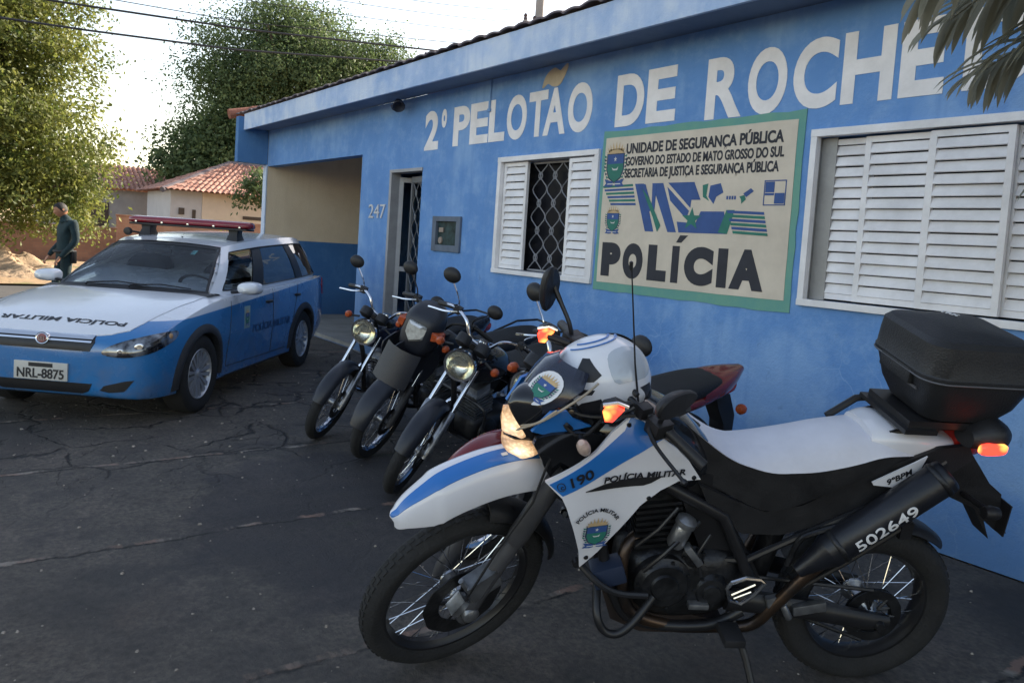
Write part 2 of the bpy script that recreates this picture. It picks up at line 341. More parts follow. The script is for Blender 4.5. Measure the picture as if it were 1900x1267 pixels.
# carport side wall: beige above, blue dado below; it projects under the eave
mb = MB().box((XL - .15, WY + .003, 1.34), (XL, 12, TOP)); loc_ps(mb).build('carport_upper_wall', M_BEIGE, PS, smooth=False)
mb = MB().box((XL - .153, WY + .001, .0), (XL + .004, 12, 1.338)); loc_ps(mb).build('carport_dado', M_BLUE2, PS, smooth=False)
mb = MB().box((-13.08, 11.85, 0), (-9.7, 12, TOP)); loc_ps(mb).build('carport_back_wall', M_BEIGE, PS, smooth=False)
mb = MB().box((XL - .15, 3.915, 2.585), (XL, WY - .002, 3.33)); loc_ps(mb).build('eave_bracket', wall_mat('bracket_paint', (.06, .18, .42), (.1, .24, .46), (.05, .15, .36), False), PS, smooth=False, bevel=.008)
mb = MB().box((XL + .006, WY + .02, -.02), (-9.54, 11.84, .055)); loc_ps(mb).build('carport_floor', pmat('carport_screed', (.22, .22, .21), .8, 0, .25, 2, .3), PS, smooth=False)
mb = MB().box((XL - .156, WY - .02, .0), (XL + .008, WY + .003, 2.583)); loc_ps(mb).build('corner_pilaster', M_FASC, PS, smooth=False, bevel=.004)  # facing plate on the wall end; its pale paint stands in for sunlight
# fascia, soffit, tiles
mb = MB().box((XL + .003, 4.0, 3.112), (XR + .6, 4.03, 3.372)); loc_ps(mb).build('fascia', M_FASC, PS, smooth=False, bevel=.004)
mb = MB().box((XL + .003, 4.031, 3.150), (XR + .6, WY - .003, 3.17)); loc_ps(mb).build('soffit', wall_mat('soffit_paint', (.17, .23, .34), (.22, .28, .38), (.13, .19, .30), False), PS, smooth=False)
def tiles(x0, x1, pitch, prof, seg=8, amp=.045, rows_=True):
    """wavy clay tiles laid over a profile of (y, z) points; one wave per pitch"""
    mb = MB(); n = int((x1 - x0) / pitch) * seg; prof2 = []
    for (ya, za), (yb, zb) in zip(prof, prof[1:]):
        L = math.hypot(yb - ya, zb - za); k = max(1, int(L / .36)); nz = (-(zb - za) / L, (yb - ya) / L)
        for i in range(k):
            for t, up in ((i / k, .018), ((i + .97) / k, .0)):
                prof2.append((ya + (yb - ya) * t + nz[0] * up, za + (zb - za) * t + nz[1] * up))
    rings = [[(x0 + (x1 - x0) * j / n, y, z + amp * (abs(math.sin(math.pi * j / seg)) - .3) + .006 * math.sin(j // seg * 2.7 + i)) for j in range(n + 1)] for i, (y, z) in enumerate(prof2)]
    mb.loft(rings, False, False); rings2 = [[(p[0], p[1], p[2] - .016) for p in r] for r in rings]; mb.loft(rings2, False, False)
    mb.loft([rings[0], rings2[0]], False, False); return mb
def tile_mat(name, a, bq):
    m, N, b = basemat(name, .9); c = N.coord()
    N.l.new(N.mix(N.rng(N.noise(c, 3, 6, .7), .35, .65), a, bq), b.inputs['Base Color']); N.l.new(N.bump(N.noise(c, 30, 5), .4, .01), b.inputs['Normal']); return m
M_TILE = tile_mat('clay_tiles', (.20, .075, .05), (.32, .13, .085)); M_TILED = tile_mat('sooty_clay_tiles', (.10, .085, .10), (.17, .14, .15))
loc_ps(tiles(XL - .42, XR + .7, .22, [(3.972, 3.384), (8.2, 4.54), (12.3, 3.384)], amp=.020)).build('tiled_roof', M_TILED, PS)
mb = MB()
for i in range(11):
    y = 3.88 + i * .38; mb.tube([(XL - .44, y, 3.40 + (y - 3.9) * .271), (XL - .44, y + .41, 3.415 + (y + .36 - 3.9) * .271)], [.085, .075], 10)
loc_ps(mb).build('verge_tiles', M_TILE, PS)
# wall lettering
mb = MB(); ey = (1, 0, 0); ez = (0, 0, 1); en = (0, -1, 0)
def wl_(body, x0, x1, z0, h, bold=.035): text_on(mb, body, (x0, WY - .001, z0), ey, ez, en, x1 - x0, h, bold)
def word(m_): loc_ps(m_).build('wall_lettering', M_LETTER, PS, smooth=False)
wl_('2', -7.905, -7.60, 2.515, .43); wl_('º', -7.545, -7.44, 2.50, .44, .03); word(mb)
# letter bounds along the wall, in metres
WORDS = [[('P', -7.29, -6.971), ('E', -6.959, -6.622), ('L', -6.609, -6.333), ('O', -6.301, -5.983), ('T', -5.953, -5.674), ('A', -5.723, -5.408), ('O', -5.379, -5.061)], [('D', -4.77, -4.456), ('E', -4.423, -4.122)], [('R', -3.834, -3.516), ('O', -3.473, -3.168), ('C', -3.12, -2.811), ('H', -2.777, -2.455), ('E', -2.419, -2.169), ('D', -2.069, -1.709), ('O', -1.619, -1.219)]]
for wd in WORDS:
    mb = MB()
    for ch, a, bq in wd: wl_(ch, a, bq, 2.525 if a < -4 else 2.50, .415 if a < -4 else .43)
    word(mb)
mb = MB(); tl = catmull([(-5.770, 0, 2.995), (-5.720, 0, 3.090), (-5.610, 0, 3.145), (-5.530, 0, 3.110), (-5.500, 0, 3.120), (-5.430, 0, 3.160), (-5.420, 0, 3.120), (-5.480, 0, 3.020), (-5.540, 0, 2.975), (-5.620, 0, 2.980), (-5.690, 0, 3.010), (-5.750, 0, 2.980)], 4, True)
mb.prism([(p.x + .0, WY - .001, p.z - .02) for p in tl], (0, -.003, 0)); loc_ps(mb).build('tilde_mark', pmat('tan_letter_paint', (.50, .42, .31), .8, 0, .15, 5), PS, smooth=False)
mb = MB(); text_on(mb, '247', (-9.24, WY - .001, 1.74), ey, ez, en, .46, .17, .0, depth=.012); loc_ps(mb).build('house_number', pmat('number_plate_metal', (.55, .58, .64), .4, .3, .1), PS, smooth=False)
rnd0 = random.Random(9)
# louvred windows
def louvre(mb, x0, x1, z0, z1, y, n, fr=.035, dpt=.03):
    mb.box((x0, y, z0), (x0 + fr, y + dpt, z1)).box((x1 - fr, y, z0), (x1, y + dpt, z1)).box((x0 + fr, y + .001, z0), (x1 - fr, y + dpt - .001, z0 + fr)).box((x0 + fr, y + .001, z1 - fr), (x1 - fr, y + dpt - .001, z1))
    H = (z1 - z0 - 2 * fr) / n
    for i in range(n):
        zb = z0 + fr + i * H; jt = rnd0.uniform(-.004, .004)
        mb.prism([(x0 + fr, y - .004, zb + .004), (x0 + fr, y + .004, zb), (x0 + fr, y + .027 + jt, zb + H * .90 + jt * .6), (x0 + fr, y + .019 + jt, zb + H * .92 + jt * .6)], (x1 - x0 - 2 * fr, 0, 0))
    return mb
def frame(mb, o, w=.04, pr=.025, d=.11):
    x0, x1, z0, z1 = o
    mb.box((x0 - .012, WY - pr, z0), (x0 + w, WY + d, z1)).box((x1 - w, WY - pr, z0), (x1 + .012, WY + d, z1)).box((x0 - .012, WY - pr - .003, z1 - .002), (x1 + .012, WY + d, z1 + .045)).box((x0 - .012, WY - pr - .006, z0 - .04), (x1 + .012, WY + d, z0 + .002)); return mb
M_ROOMDARK = M_DARK
mb = frame(MB(), SW); wo = loc_ps(mb).build('window', M_WHITE, PS, smooth=False, bevel=.003); tag(wo, 'window with white louvred panels either side of a dark barred opening')
mb = MB(); louvre(mb, -6.32, -5.945, 1.285, 2.305, WY + .02, 13); loc_ps(mb).build('louvre_panel', M_WHITE, wo, smooth=False)
mb = MB(); louvre(mb, -5.30, -4.97, 1.255, 2.30, WY - .012, 13); loc_ps(mb).build('louvre_panel', M_WHITE, wo, smooth=False)
def grille(mb, x0, x1, z0, z1, y, cols, rws, r=.006):
    cw = (x1 - x0) / cols; rh = (z1 - z0) / rws
    for i in range(cols):
        cx = x0 + (i + .5) * cw
        for sgn in (-1, 1):
            pts = [(cx + sgn * cw * (.25 + .25 * math.cos(2 * math.pi * (k / 8))), y, z0 + rh * k / 8) for k in range(8 * rws + 1)]
            mb.tube(pts, r, 5)
        for j in range(rws):
            mb.tube([(x0 + i * cw + cw * .5 + .028 * math.cos(a), y, z0 + rh * (j + .5) + .034 * math.sin(a)) for a in (k * math.pi / 5 for k in range(10))], r * .9, 5, closed=True)
    mb.box((x0, y - .01, z0), (x1, y + .01, z0 + .018)).box((x0, y - .011, z1 - .018), (x1, y + .011, z1)); return mb
loc_ps(grille(MB(), -5.945, -5.30, 1.285, 2.305, WY + .10, 3, 4)).build('window_grille', pmat('grey_bars', (.22, .23, .26), .5, .3, .1), wo)
mb = MB().box((-6.32, WY + .155, 1.28), (-4.95, WY + .158, 2.31)); loc_ps(mb).build('pane', pmat('dark_glass', (.012, .013, .018), .35, 0, 0, ior=1.15), wo, smooth=False)
mb = frame(MB(), BW, .030, .03, .02); wo = loc_ps(mb).build('window', M_WHITE, PS, smooth=False, bevel=.003); tag(wo, 'large closed window of four white louvred panels')
mb = MB().box((BW[0] + .022, WY + .05, BW[2] + .003), (-2.80, WY + .06, BW[3] - .003)).box((BW[0] + .002, WY + .021, BW[2] + .003), (BW[0] + .02, WY + .15, BW[3] - .003)); loc_ps(mb).build('side_track', pmat('shaded_track_metal', (.30, .30, .30), .5, .3, .15), wo, smooth=False)  # aluminium rail strips; the shade of the reveal is put into their grey
for a, bq, y in ((-2.845, -2.565, WY + .055), (-2.60, -2.19, WY + .024), (-2.205, -1.775, WY - .006), (-1.80, -1.40, WY + .04)):
    loc_ps(louvre(MB(), a, bq, 1.312, 2.30, y, 14)).build('louvre_panel', M_WHITE, wo, smooth=False)
mb = MB().box((BW[0] + .02, WY + .152, BW[2] + .005), (BW[1] - .02, WY + .157, BW[3] - .005)); loc_ps(mb).build('pane', MATS['dark_glass'], wo, smooth=False)
# door: grey frame, outer leaf folded inwards, barred glass leaf
mb = MB(); x0, x1, z0, z1 = DOOR
mb.box((x0 - .004, WY - .012, 0.01), (x0 + .05, WY + .12, z1)).box((x1 - .03, WY + .03, 0.01), (x1 + .002, WY + .12, z1)).box((x0 - .004, WY - .015, z1 - .004), (x1 + .01, WY + .12, z1 + .035))
dr = loc_ps(mb).build('door', M_GREY, PS, smooth=False, bevel=.004); tag(dr, 'narrow grey metal door standing open with a barred glass leaf')
Mx = Matrix.Translation((x0 + .06, WY + .10, 0)) @ Matrix.Rotation(R(62), 4, 'Z')
mb = MB(); mb.box((0, 0, .03), (.05, .035, 2.25), 0, Mx).box((.40, 0, .03), (.45, .035, 2.25), 0, Mx).box((.05, 0.001, 2.19), (.40, .034, 2.249), 0, Mx).box((.05, 0.001, .03), (.40, .034, .6), 0, Mx).box((.05, 0.002, 1.1), (.40, .033, 1.16), 0, Mx)
loc_ps(mb).build('door_leaf', M_GREY, dr, smooth=False)
Mx2 = Matrix.Translation((x1 - .04, WY + .11, 0)) @ Matrix.Rotation(R(172), 4, 'Z')
mb = MB(); mb.box((0, 0, .03), (.04, .03, 2.25), 0, Mx2).box((.44, 0, .03), (.48, .03, 2.25), 0, Mx2).box((.04, 0.001, 2.2), (.44, .029, 2.249), 0, Mx2).box((.04, 0.001, .03), (.44, .029, .5), 0, Mx2)
grille(MB(), 0, 1, 0, 1, 0, 1, 1)
gb = grille(MB(), .04, .44, .5, 2.2, .015, 2, 6); gb.xf(lambda v: Mx2 @ v); mb.add(gb.v, gb.f)
loc_ps(mb).build('barred_leaf', pmat('door_bars', (.16, .17, .19), .5, .3, .1), dr, smooth=False)
# electricity meter recess
mb = MB(); x0, x1, z0, z1 = MET
for a in ((x0 - .01, z0 - .01, x0 + .07, z1 + .01), (x1 - .07, z0 - .01, x1 + .01, z1 + .01), (x0 + .07, z1 - .045, x1 - .07, z1 + .0095), (x0 + .07, z0 - .0095, x1 - .07, z0 + .06)): mb.box((a[0], WY - .025, a[1]), (a[2], WY + .03, a[3]))
mo = loc_ps(mb).build('meter_box', pmat('meter_grey', (.10, .13, .18), .6, .0, .2), PS, smooth=False, bevel=.004)
mb = MB().box((x0 + .07, WY + .01, z0 + .06), (x1 - .07, WY + .016, z1 - .045)); loc_ps(mb).build('glass', pmat('meter_glass', (.025, .05, .055), .4, 0, .6, 12, ior=1.2), mo, smooth=False)
mb = MB(); mb.lathe([(.0, -.01), (.035, -.01), (.04, .0), (.04, .012)], (x0 + .14, WY + .004, z0 + .11), (0, 1, 0), 16).box((x0 + .11, WY - .004, z0 + .2), (x0 + .2, WY + .008, z0 + .25)); loc_ps(mb).build('meter_dial', pmat('meter_dials', (.25, .2, .17), .5), mo)
# wall lamp
mb = MB(); mb.tube([(-8.62, WY - .0, 3.03), (-8.62, WY - .06, 3.05), (-8.50, WY - .14, 3.06), (-8.30, WY - .16, 3.055)], .014, 8); mb.lathe([(0, 0), (.035, 0), (.06, .06), (.075, .12), (.07, .125), (.03, .05), (0, .045)], (-8.30, WY - .16, 3.09), (.75, -.3, -.65), 16)
loc_ps(mb).build('wall_lamp', pmat('lamp_metal', (.05, .06, .09), .5, .3), PS)
mb = MB().box((-6.62, WY - .018, 2.86), (-6.595, WY - .001, 3.145)).box((-6.63, WY - .022, 2.83), (-6.585, WY - .0015, 2.858)); loc_ps(mb).build('cable_conduit', M_BLUE, PS, smooth=False)

# ---------------------------------------------------------------- painted police sign
SG = empty('police_sign', (-3.94, WY, 1.2), 0, 'large cream police sign with green border, coat of arms and POLÍCIA in black', 'sign')
def loc_sg(mb): return mb.xf(lambda v: v - Vector((-3.94, WY, 1.2)))
sx0, sx1, sz0, sz1 = -4.885, -3.0, 1.195, 2.495
rnd = random.Random(3)
def wob(a, bq, n, w): return [(a[0] + (bq[0] - a[0]) * i / n + rnd.uniform(-w, w), a[1] + (bq[1] - a[1]) * i / n + rnd.uniform(-w, w)) for i in range(n)]
out = wob((sx0, sz0), (sx1, sz0), 14, .006) + wob((sx1, sz0), (sx1, sz1), 12, .006) + wob((sx1, sz1), (sx0, sz1), 14, .006) + wob((sx0, sz1), (sx0, sz0), 12, .006)
gm, N, b = basemat('sign_green', .7); c = N.coord()
N.l.new(N.mix(N.rng(N.noise(c, 4, 6, .7), .4, .6), (.11, .30, .27), (.14, .33, .26)), b.inputs['Base Color']); N.l.new(N.bump(N.noise(c, 50, 5), .2, .01), b.inputs['Normal'])
loc_sg(MB().prism([(x, WY - .001, z) for x, z in out], (0, -.006, 0))).build('border', gm, SG, smooth=False)
inn = [(sx0 + .040, sz0 + .066), (sx1 - .045, sz0 + .078), (sx1 - .050, sz1 - .054), (sx0 + .038, sz1 - .054)]
inn = wob(inn[0], inn[1], 10, .002) + wob(inn[1], inn[2], 8, .002) + wob(inn[2], inn[3], 10, .002) + wob(inn[3], inn[0], 8, .002)
loc_sg(MB().prism([(x, WY - .0075, z) for x, z in inn], (0, -.003, 0))).build('panel', pmat('cream_sign_paint', (.60, .53, .44), .75, 0, .12, 3, .12, 40), SG, smooth=False)
SY = WY - .0107
M_BLK = pmat('black_sign_paint', (.022, .024, .035), .65, 0, .2, 6); M_SBL = pmat('blue_sign_paint', (.035, .085, .26), .65, 0, .15, 6); M_SGR = pmat('green_sign_paint', (.025, .17, .13), .65, 0, .15, 6)
mb = MB()
def sl(body, x0, x1, z0, h, bold=.03, shear=0.): text_on(mb, body, (x0, SY, z0), ey, ez, en, x1 - x0, h, bold, shear, .002)
sl('UNIDADE DE SEGURANÇA PÚBLICA', -4.60, -3.145, 2.30, .082, .035); sl('GOVERNO DO ESTADO DE MATO GROSSO DO SUL', -4.595, -3.135, 2.205, .07, .035); sl('SECRETARIA DE JUSTIÇA E SEGURANÇA PÚBLICA', -4.60, -3.165, 2.11, .072, .035)
loc_sg(mb).build('agency_lettering', M_BLK, SG, smooth=False); mb = MB()
for ch, a, bq in (('P', -4.80, -4.58), ('O', -4.55, -4.33), ('L', -4.275, -4.08), ('I', -4.03, -3.96), ('C', -3.905, -3.64), ('I', -3.60, -3.515), ('A', -3.49, -3.21)): sl(ch, a, bq, 1.315, .275, .085)
mb.prism([(-4.00, SY, 1.615), (-3.95, SY, 1.615), (-3.89, SY, 1.67), (-3.965, SY, 1.67)], (0, -.002, 0))
loc_sg(mb).build('police_lettering', M_BLK, SG, smooth=False)
def crest(mbs, cx, cz, w, h, P):
    """state shield: P(a, b, layer) maps sheet coordinates to the surface; mbs = gold, blue, green, white, dark builders"""
    gold, blue, green, white, dark = mbs
    def poly(mb, pts, ly):
        A = [P(cx + a * w, cz + bq * h, ly) for a, bq in pts]; B = [P(cx + a * w, cz + bq * h, ly - .8) for a, bq in pts]; n = len(pts)
        mb.add(A + B, [tuple(range(n))] + [(i, n + i, n + (i + 1) % n, (i + 1) % n) for i in range(n)])
    for k in range(9):       # rising sun rays
        a = math.pi * (k + .5) / 9; a0, a1 = a - .15, a + .15
        poly(gold, [(.42 * math.cos(a0) * .8, .22 + .10 * math.sin(a0)), (.42 * math.cos(a1) * .8, .22 + .10 * math.sin(a1)), (.42 * math.cos(a), .24 + .25 * math.sin(a))], 1)
    poly(gold, [(-.34, .2), (.34, .2), (.3, .33), (-.3, .33)], 1)
    sh = [(-.34, .22), (.34, .22), (.34, -.08), (.24, -.24), (0, -.34), (-.24, -.24), (-.34, -.08)]
    poly(dark, [(a * 1.12, bq * 1.08) for a, bq in sh], 1.1)
    poly(green, sh, 2); poly(blue, [(-.34, .22), (.34, .22), (.34, .03), (-.34, .03)], 3)
    st = []
    for k in range(10):
        r = .07 if k % 2 == 0 else .028; a = math.pi / 2 + k * math.pi / 5; st.append((r * math.cos(a), .125 + r * .8 * math.sin(a)))
    poly(white, st, 4); poly(white, [(-.14, -.04), (-.08, -.10), (.1, -.10), (.14, -.03), (.06, -.07), (-.06, -.07)], 3)
    for sg_ in (-1, 1):       # laurel leaves
        for k in range(8):
            bq = .20 - k * .07; xx = .42 - max(0, k - 4) * .055
            poly(dark if k % 2 else green, [(sg_ * (xx - .05), bq - .02), (sg_ * (xx + .07), bq + .015), (sg_ * (xx + .04), bq - .045)], 2)
        poly(blue, [(sg_ * .05, -.33), (sg_ * .42, -.27), (sg_ * .34, -.36), (sg_ * .44, -.42), (sg_ * .18, -.44), (sg_ * .05, -.42)], 3)
    poly(white, [(-.3, -.385), (.3, -.385), (.26, -.365), (-.26, -.365)], 4)
def make_crest(name, parent, cx, cz, w, h, P, loc=None):
    mbs = [MB() for _ in range(5)]; crest(mbs, cx, cz, w, h, P); big = MB()
    for i, q in enumerate(mbs): big.add(q.v, q.f, i)
    if loc: loc(big)
    return big.build(name, [pmat('crest_gold', (.50, .36, .20), .7), M_SBL, M_SGR, pmat('crest_white', (.6, .6, .6), .7), pmat('crest_dark', (.03, .05, .09), .7)], parent, smooth=False)
Psg = lambda a, bq, ly: Vector((a, SY - .0009 * ly, bq))
make_crest('coat_of_arms', SG, -4.718, 2.215, .27, .40, Psg, loc_sg); make_crest('coat_of_arms', SG, -4.70, 1.77, .19, .25, Psg, loc_sg)
# striped state emblem
def q(mb, pts, ly=1): mb.prism([(x, SY - .0006 * ly, z) for x, z in pts], (0, -.001, 0))
B_, G_ = MB(), MB()
for i in range(6): q(G_ if i % 2 == 0 else B_, [(-4.845 + .02 * i, 2.05 - i * .028), (-4.50 + .009 * i, 2.06 - i * .030), (-4.495 + .009 * i, 2.042 - i * .030), (-4.838 + .02 * i, 2.033 - i * .028)])
q(B_, [(-4.475, 2.06), (-4.38, 2.06), (-4.24, 1.69), (-4.33, 1.69)]); q(B_, [(-4.29, 2.06), (-4.175, 2.06), (-4.01, 1.69), (-4.095, 1.69)])
q(B_, [(-4.41, 2.055), (-4.36, 2.055), (-4.265, 1.86), (-4.305, 1.84)], 3); q(B_, [(-4.285, 2.055), (-4.24, 2.055), (-4.245, 1.86), (-4.275, 1.84)], 3)
q(G_, [(-4.39, 2.02), (-4.31, 1.95), (-4.17, 1.74), (-4.20, 1.69), (-4.255, 1.80), (-4.335, 1.93)], 5)
q(B_, [(-4.125, 2.06), (-3.87, 2.06), (-3.80, 1.93), (-3.885, 1.93), (-3.89, 1.872)]); q(B_, [(-4.13, 2.03), (-3.90, 1.85), (-3.92, 1.79), (-4.09, 1.925)])
q(B_, [(-4.01, 1.77), (-3.83, 1.76), (-3.79, 1.847), (-3.58, 1.847), (-3.55, 1.69), (-3.985, 1.69)])
q(G_, [(-3.87 + (.095 if k % 2 == 0 else .038) * math.cos(R(90 + 36 * k)), 1.79 + (.085 if k % 2 == 0 else .035) * math.sin(R(90 + 36 * k))) for k in range(10)], 2)
q(G_, [(-3.56, 1.858), (-3.62, 1.70), (-3.54, 1.69), (-3.49, 1.858)], 2)
for i in range(6): q(G_ if i % 2 else B_, [(-3.555 + .012 * i, 1.855 - i * .028), (-3.25 + .008 * i, 1.845 - i * .028), (-3.245 + .008 * i, 1.826 - i * .028), (-3.55 + .012 * i, 1.836 - i * .028)], 3)
q(B_, [(-3.72, 2.03), (-3.63, 2.045), (-3.60, 1.98), (-3.66, 1.95), (-3.68, 1.90), (-3.73, 1.95)]); q(G_, [(-3.79, 2.035), (-3.74, 2.045), (-3.75, 1.96), (-3.72, 1.92), (-3.78, 1.95)])
q(B_, [(-3.43, 1.97), (-3.37, 2.005), (-3.345, 1.985), (-3.405, 1.945)]); q(G_, [(-3.46, 1.95), (-3.42, 1.96), (-3.405, 1.93), (-3.44, 1.90), (-3.445, 1.93)], 2)
for a, bq, c0, d in ((-3.255, 2.045, -3.185, 1.975), (-3.18, 1.97, -3.105, 1.90)): q(B_, [(a, bq), (c0, bq), (c0, d), (a, d)])
for a, bq, c0, d in ((-3.265, 2.055, -3.095, 2.048), (-3.265, 1.895, -3.095, 1.888), (-3.265, 2.05, -3.258, 1.892), (-3.102, 2.05, -3.095, 1.892), (-3.255, 1.97, -3.185, 1.955)): q(B_, [(a, bq), (c0, bq), (c0, d), (a, d)], 2)
for i in range(4): q(B_, [(-3.57 + i * .022, 1.955), (-3.555 + i * .022, 1.955), (-3.555 + i * .022, 1.93), (-3.57 + i * .022, 1.93)])
big = MB(); big.add(B_.v, B_.f, 0); big.add(G_.v, G_.f, 1); loc_sg(big).build('striped_emblem', [M_SBL, M_SGR], SG, smooth=False)
# ---------------------------------------------------------------- motorcycle helpers
M_RUB = pmat('tyre_rubber', (.016, .016, .017), .85, 0, .25, 14, .3, 90)
M_BLACKP = pmat('black_plastic', (.014, .014, .016), .5, 0, .3, 9, .10, 140, rvar=.1)
M_GLOSSK = pmat('gloss_black_paint', (.010, .011, .014), .16, 0, .2, 6, 0, 60, .6)
M_STEEL = pmat('chromed_steel', (.62, .63, .66), .16, 1., .10, 9, rvar=.06)
M_ALU = pmat('dull_aluminium', (.34, .35, .37), .38, .9, .25, 18, .1, 60, rvar=.12)
M_DKMETAL = pmat('dark_engine_metal', (.035, .036, .04), .42, .75, .4, 14, .15, 60, rvar=.12)
M_DKFR = pmat('black_frame_paint', (.013, .013, .015), .38, .0, .25, 12)
M_FORK = pmat('dark_fork_leg', (.045, .045, .05), .5, .1, .2, 10)
M_WPAINT = pmat('white_bike_paint', (.66, .66, .70), .25, 0, .05, 4, 0, 60, .5)
M_BPAINT = pmat('police_blue_paint', (.018, .145, .46), .28, 0, .06, 4, 0, 60, .5)
M_LENS = pmat('clear_lens', (.75, .74, .70), .10, .3, .3, 40)
M_ORANGE = pmat('orange_lens', (.36, .065, .018), .22, 0, .25, 40)
M_REDL = pmat('red_lens', (.36, .02, .015), .22, 0, .2, 30)
M_MIRROR = pmat('mirror_glass', (.7, .72, .75), .03, 1., 0)
M_TEXTW = pmat('white_decal', (.68, .68, .70), .5, 0, .04); M_TEXTK = pmat('black_decal', (.012, .013, .018), .45, 0, .05)

def wheel(parent, name, c, Rt, w, rr, left=Vector((0, 1, 0)), fwd=Vector((1, 0, 0)), upv=Vector((0, 0, 1)), spokes=36, disc=.0, knob=0., rim_m=None, hub_r=.035, spoke_r=.0017):
    """wire wheel at c: tyre, rim, hub, spokes, brake disc as meshes of their own"""
    c = Vector(c); 
    def P(r, a, y): return c + (fwd * math.cos(a) + upv * math.sin(a)) * r + left * y
    n = 72; mb = MB(); rings = []
    prof = [(rr + .004, -w * .62), (rr + .022, -w * .92), ((rr + Rt) / 2 + .01, -w), (Rt - .020, -w * .90), (Rt - .006, -w * .55), (Rt, -w * .22), (Rt, w * .22), (Rt - .006, w * .55), (Rt - .020, w * .90), ((rr + Rt) / 2 + .01, w), (rr + .022, w * .92), (rr + .004, w * .62)]
    for i in range(n + 1): rings.append([P(r, 2 * math.pi * i / n, y) for r, y in prof])
    mb.loft(rings, False, False)
    tw = mb
    if knob:        # tread blocks
        K = 60
        for i in range(K):
            for j, y0 in enumerate((-.66, -.22, .22, .66)):
                a0 = 2 * math.pi * (i + (.5 if j % 2 else 0)) / K; da = math.pi / K * .62; r0 = Rt - (.022 if abs(y0) > .5 else .006); r1 = r0 + knob + (.006 if abs(y0) > .5 else 0)
                ya, yb = (y0 - .16) * w, (y0 + .16) * w; tilt = -.010 if abs(y0) > .5 else 0
                q = [P(r0, a0 - da, ya), P(r0, a0 + da, ya), P(r0, a0 + da, yb), P(r0, a0 - da, yb), P(r1 + (tilt if ya < -.6 * w else 0), a0 - da, ya), P(r1 + (tilt if ya < -.6 * w else 0), a0 + da, ya), P(r1 + (tilt if yb > .6 * w else 0), a0 + da, yb), P(r1 + (tilt if yb > .6 * w else 0), a0 - da, yb)]
                mb.add(q, [(4, 5, 6, 7), (0, 1, 5, 4), (1, 2, 6, 5), (2, 3, 7, 6), (3, 0, 4, 7)])
    wh = empty(name); wh.parent = parent
    def off(mbx): return mbx
    tw.build('tyre', M_RUB, wh, angle=50)
    mb = MB(); prof = [(rr + .006, -w * .6), (rr - .004, -w * .6), (rr - .008, -w * .45), (rr - .020, -w * .2), (rr - .020, w * .2), (rr - .008, w * .45), (rr - .004, w * .6), (rr + .006, w * .6)]
    mb.loft([[P(r, 2 * math.pi * i / n, y) for r, y in prof] for i in range(n + 1)], False, False)
    mb.build('rim', rim_m or M_ALU, wh)
    mb = MB(); hw = w * 1.0
    mb.lathe([(.012, -hw - .03), (.02, -hw - .02), (hub_r * 1.25, -hw), (hub_r * 1.25, -hw + .008), (hub_r * .7, -hw + .02), (hub_r * .7, hw - .02), (hub_r * 1.25, hw - .008), (hub_r * 1.25, hw), (.02, hw + .02), (.012, hw + .03), (0, hw + .03)], c, left, 24)
    mb.build('hub', M_ALU, wh)
    if spokes:
        mb = MB()
        for i in range(spokes):
            a = 2 * math.pi * i / spokes; sd_ = 1 if i % 2 else -1; tw_ = .55 * (1 if (i // 2) % 2 else -1)
            mb.tube([P(hub_r * 1.15, a + tw_, sd_ * hw * .9), P(rr - .014, a, sd_ * w * .12)], spoke_r, 4, caps=False)
        sp = mb.build('spokes', M_STEEL, wh)
    if disc:
        mb = MB(); y = hw + .012; m_ = 48
        for s in (-1, 1):
            pass
        rings = []
        for i in range(m_ + 1):
            a = 2 * math.pi * i / m_; ro = disc * (1 + .02 * math.cos(a * 10)); rings.append([P(disc * .62, a, y), P(ro, a, y), P(ro, a, y + .005), P(disc * .62, a, y + .005), P(disc * .62, a, y)])
        mb.loft(rings, False, False)
        for k in range(5):
            a = 2 * math.pi * k / 5; mb.tube([P(.03, a, y), P(disc * .68, a + .25, y + .0025)], .007, 5)
        mb.build('brake_disc', M_DKMETAL, wh)
    return wh
def arc_shell(c, Rr, a0, a1, hw, drop, n=22, m=8, fwd=Vector((1, 0, 0)), upv=Vector((0, 0, 1)), left=Vector((0, 1, 0)), th=.004, taper=.2):
    """curved mudguard over a wheel"""
    c = Vector(c); rings = []
    for i in range(n + 1):
        a = a0 + (a1 - a0) * i / n; t = i / n; ww = hw * (1 - taper * (2 * t - 1) ** 4); o = []
        for rad in (0, th):
            r_ = []
            for j in range(m + 1):
                b = (j / m - .5) * math.pi * .92; r_.append(c + (fwd * math.cos(a) + upv * math.sin(a)) * (Rr + rad - drop * (1 - math.cos(b))) + left * (ww + rad) * math.sin(b))
            o += r_ if rad == 0 else list(reversed(r_))
        rings.append(o)
    return MB().loft(rings, True, True)

# ---------------------------------------------------------------- police trail bike
PB = bpy.data.objects.new('police_motorcycle', None); COL.objects.link(PB)
az, lean = R(-31.5), R(13.1)
lf = Vector((math.cos(az), math.sin(az), 0)); fw = Vector((math.sin(az), -math.cos(az), 0)); zz = Vector((0, 0, 1))
L2 = lf * math.cos(lean) - zz * math.sin(lean); U2 = zz * math.cos(lean) + lf * math.sin(lean)
PB.matrix_world = Matrix(((fw.x, L2.x, U2.x, -1.517), (fw.y, L2.y, U2.y, 2.774), (fw.z, L2.z, U2.z, 0), (0, 0, 0, 1)))
tag(PB, 'white and blue police trail motorcycle with black top box, nearest the camera', 'motorcycle')
WB_ = 1.49; RAKE, STEER = R(26.5), R(29.5)
sax = Vector((-math.sin(RAKE), 0, math.cos(RAKE))); spt = Vector((WB_ + .107, 0, 0)); SM = Matrix.Rotation(STEER, 3, sax)
def st(p): return spt + SM @ (Vector(p) - spt)
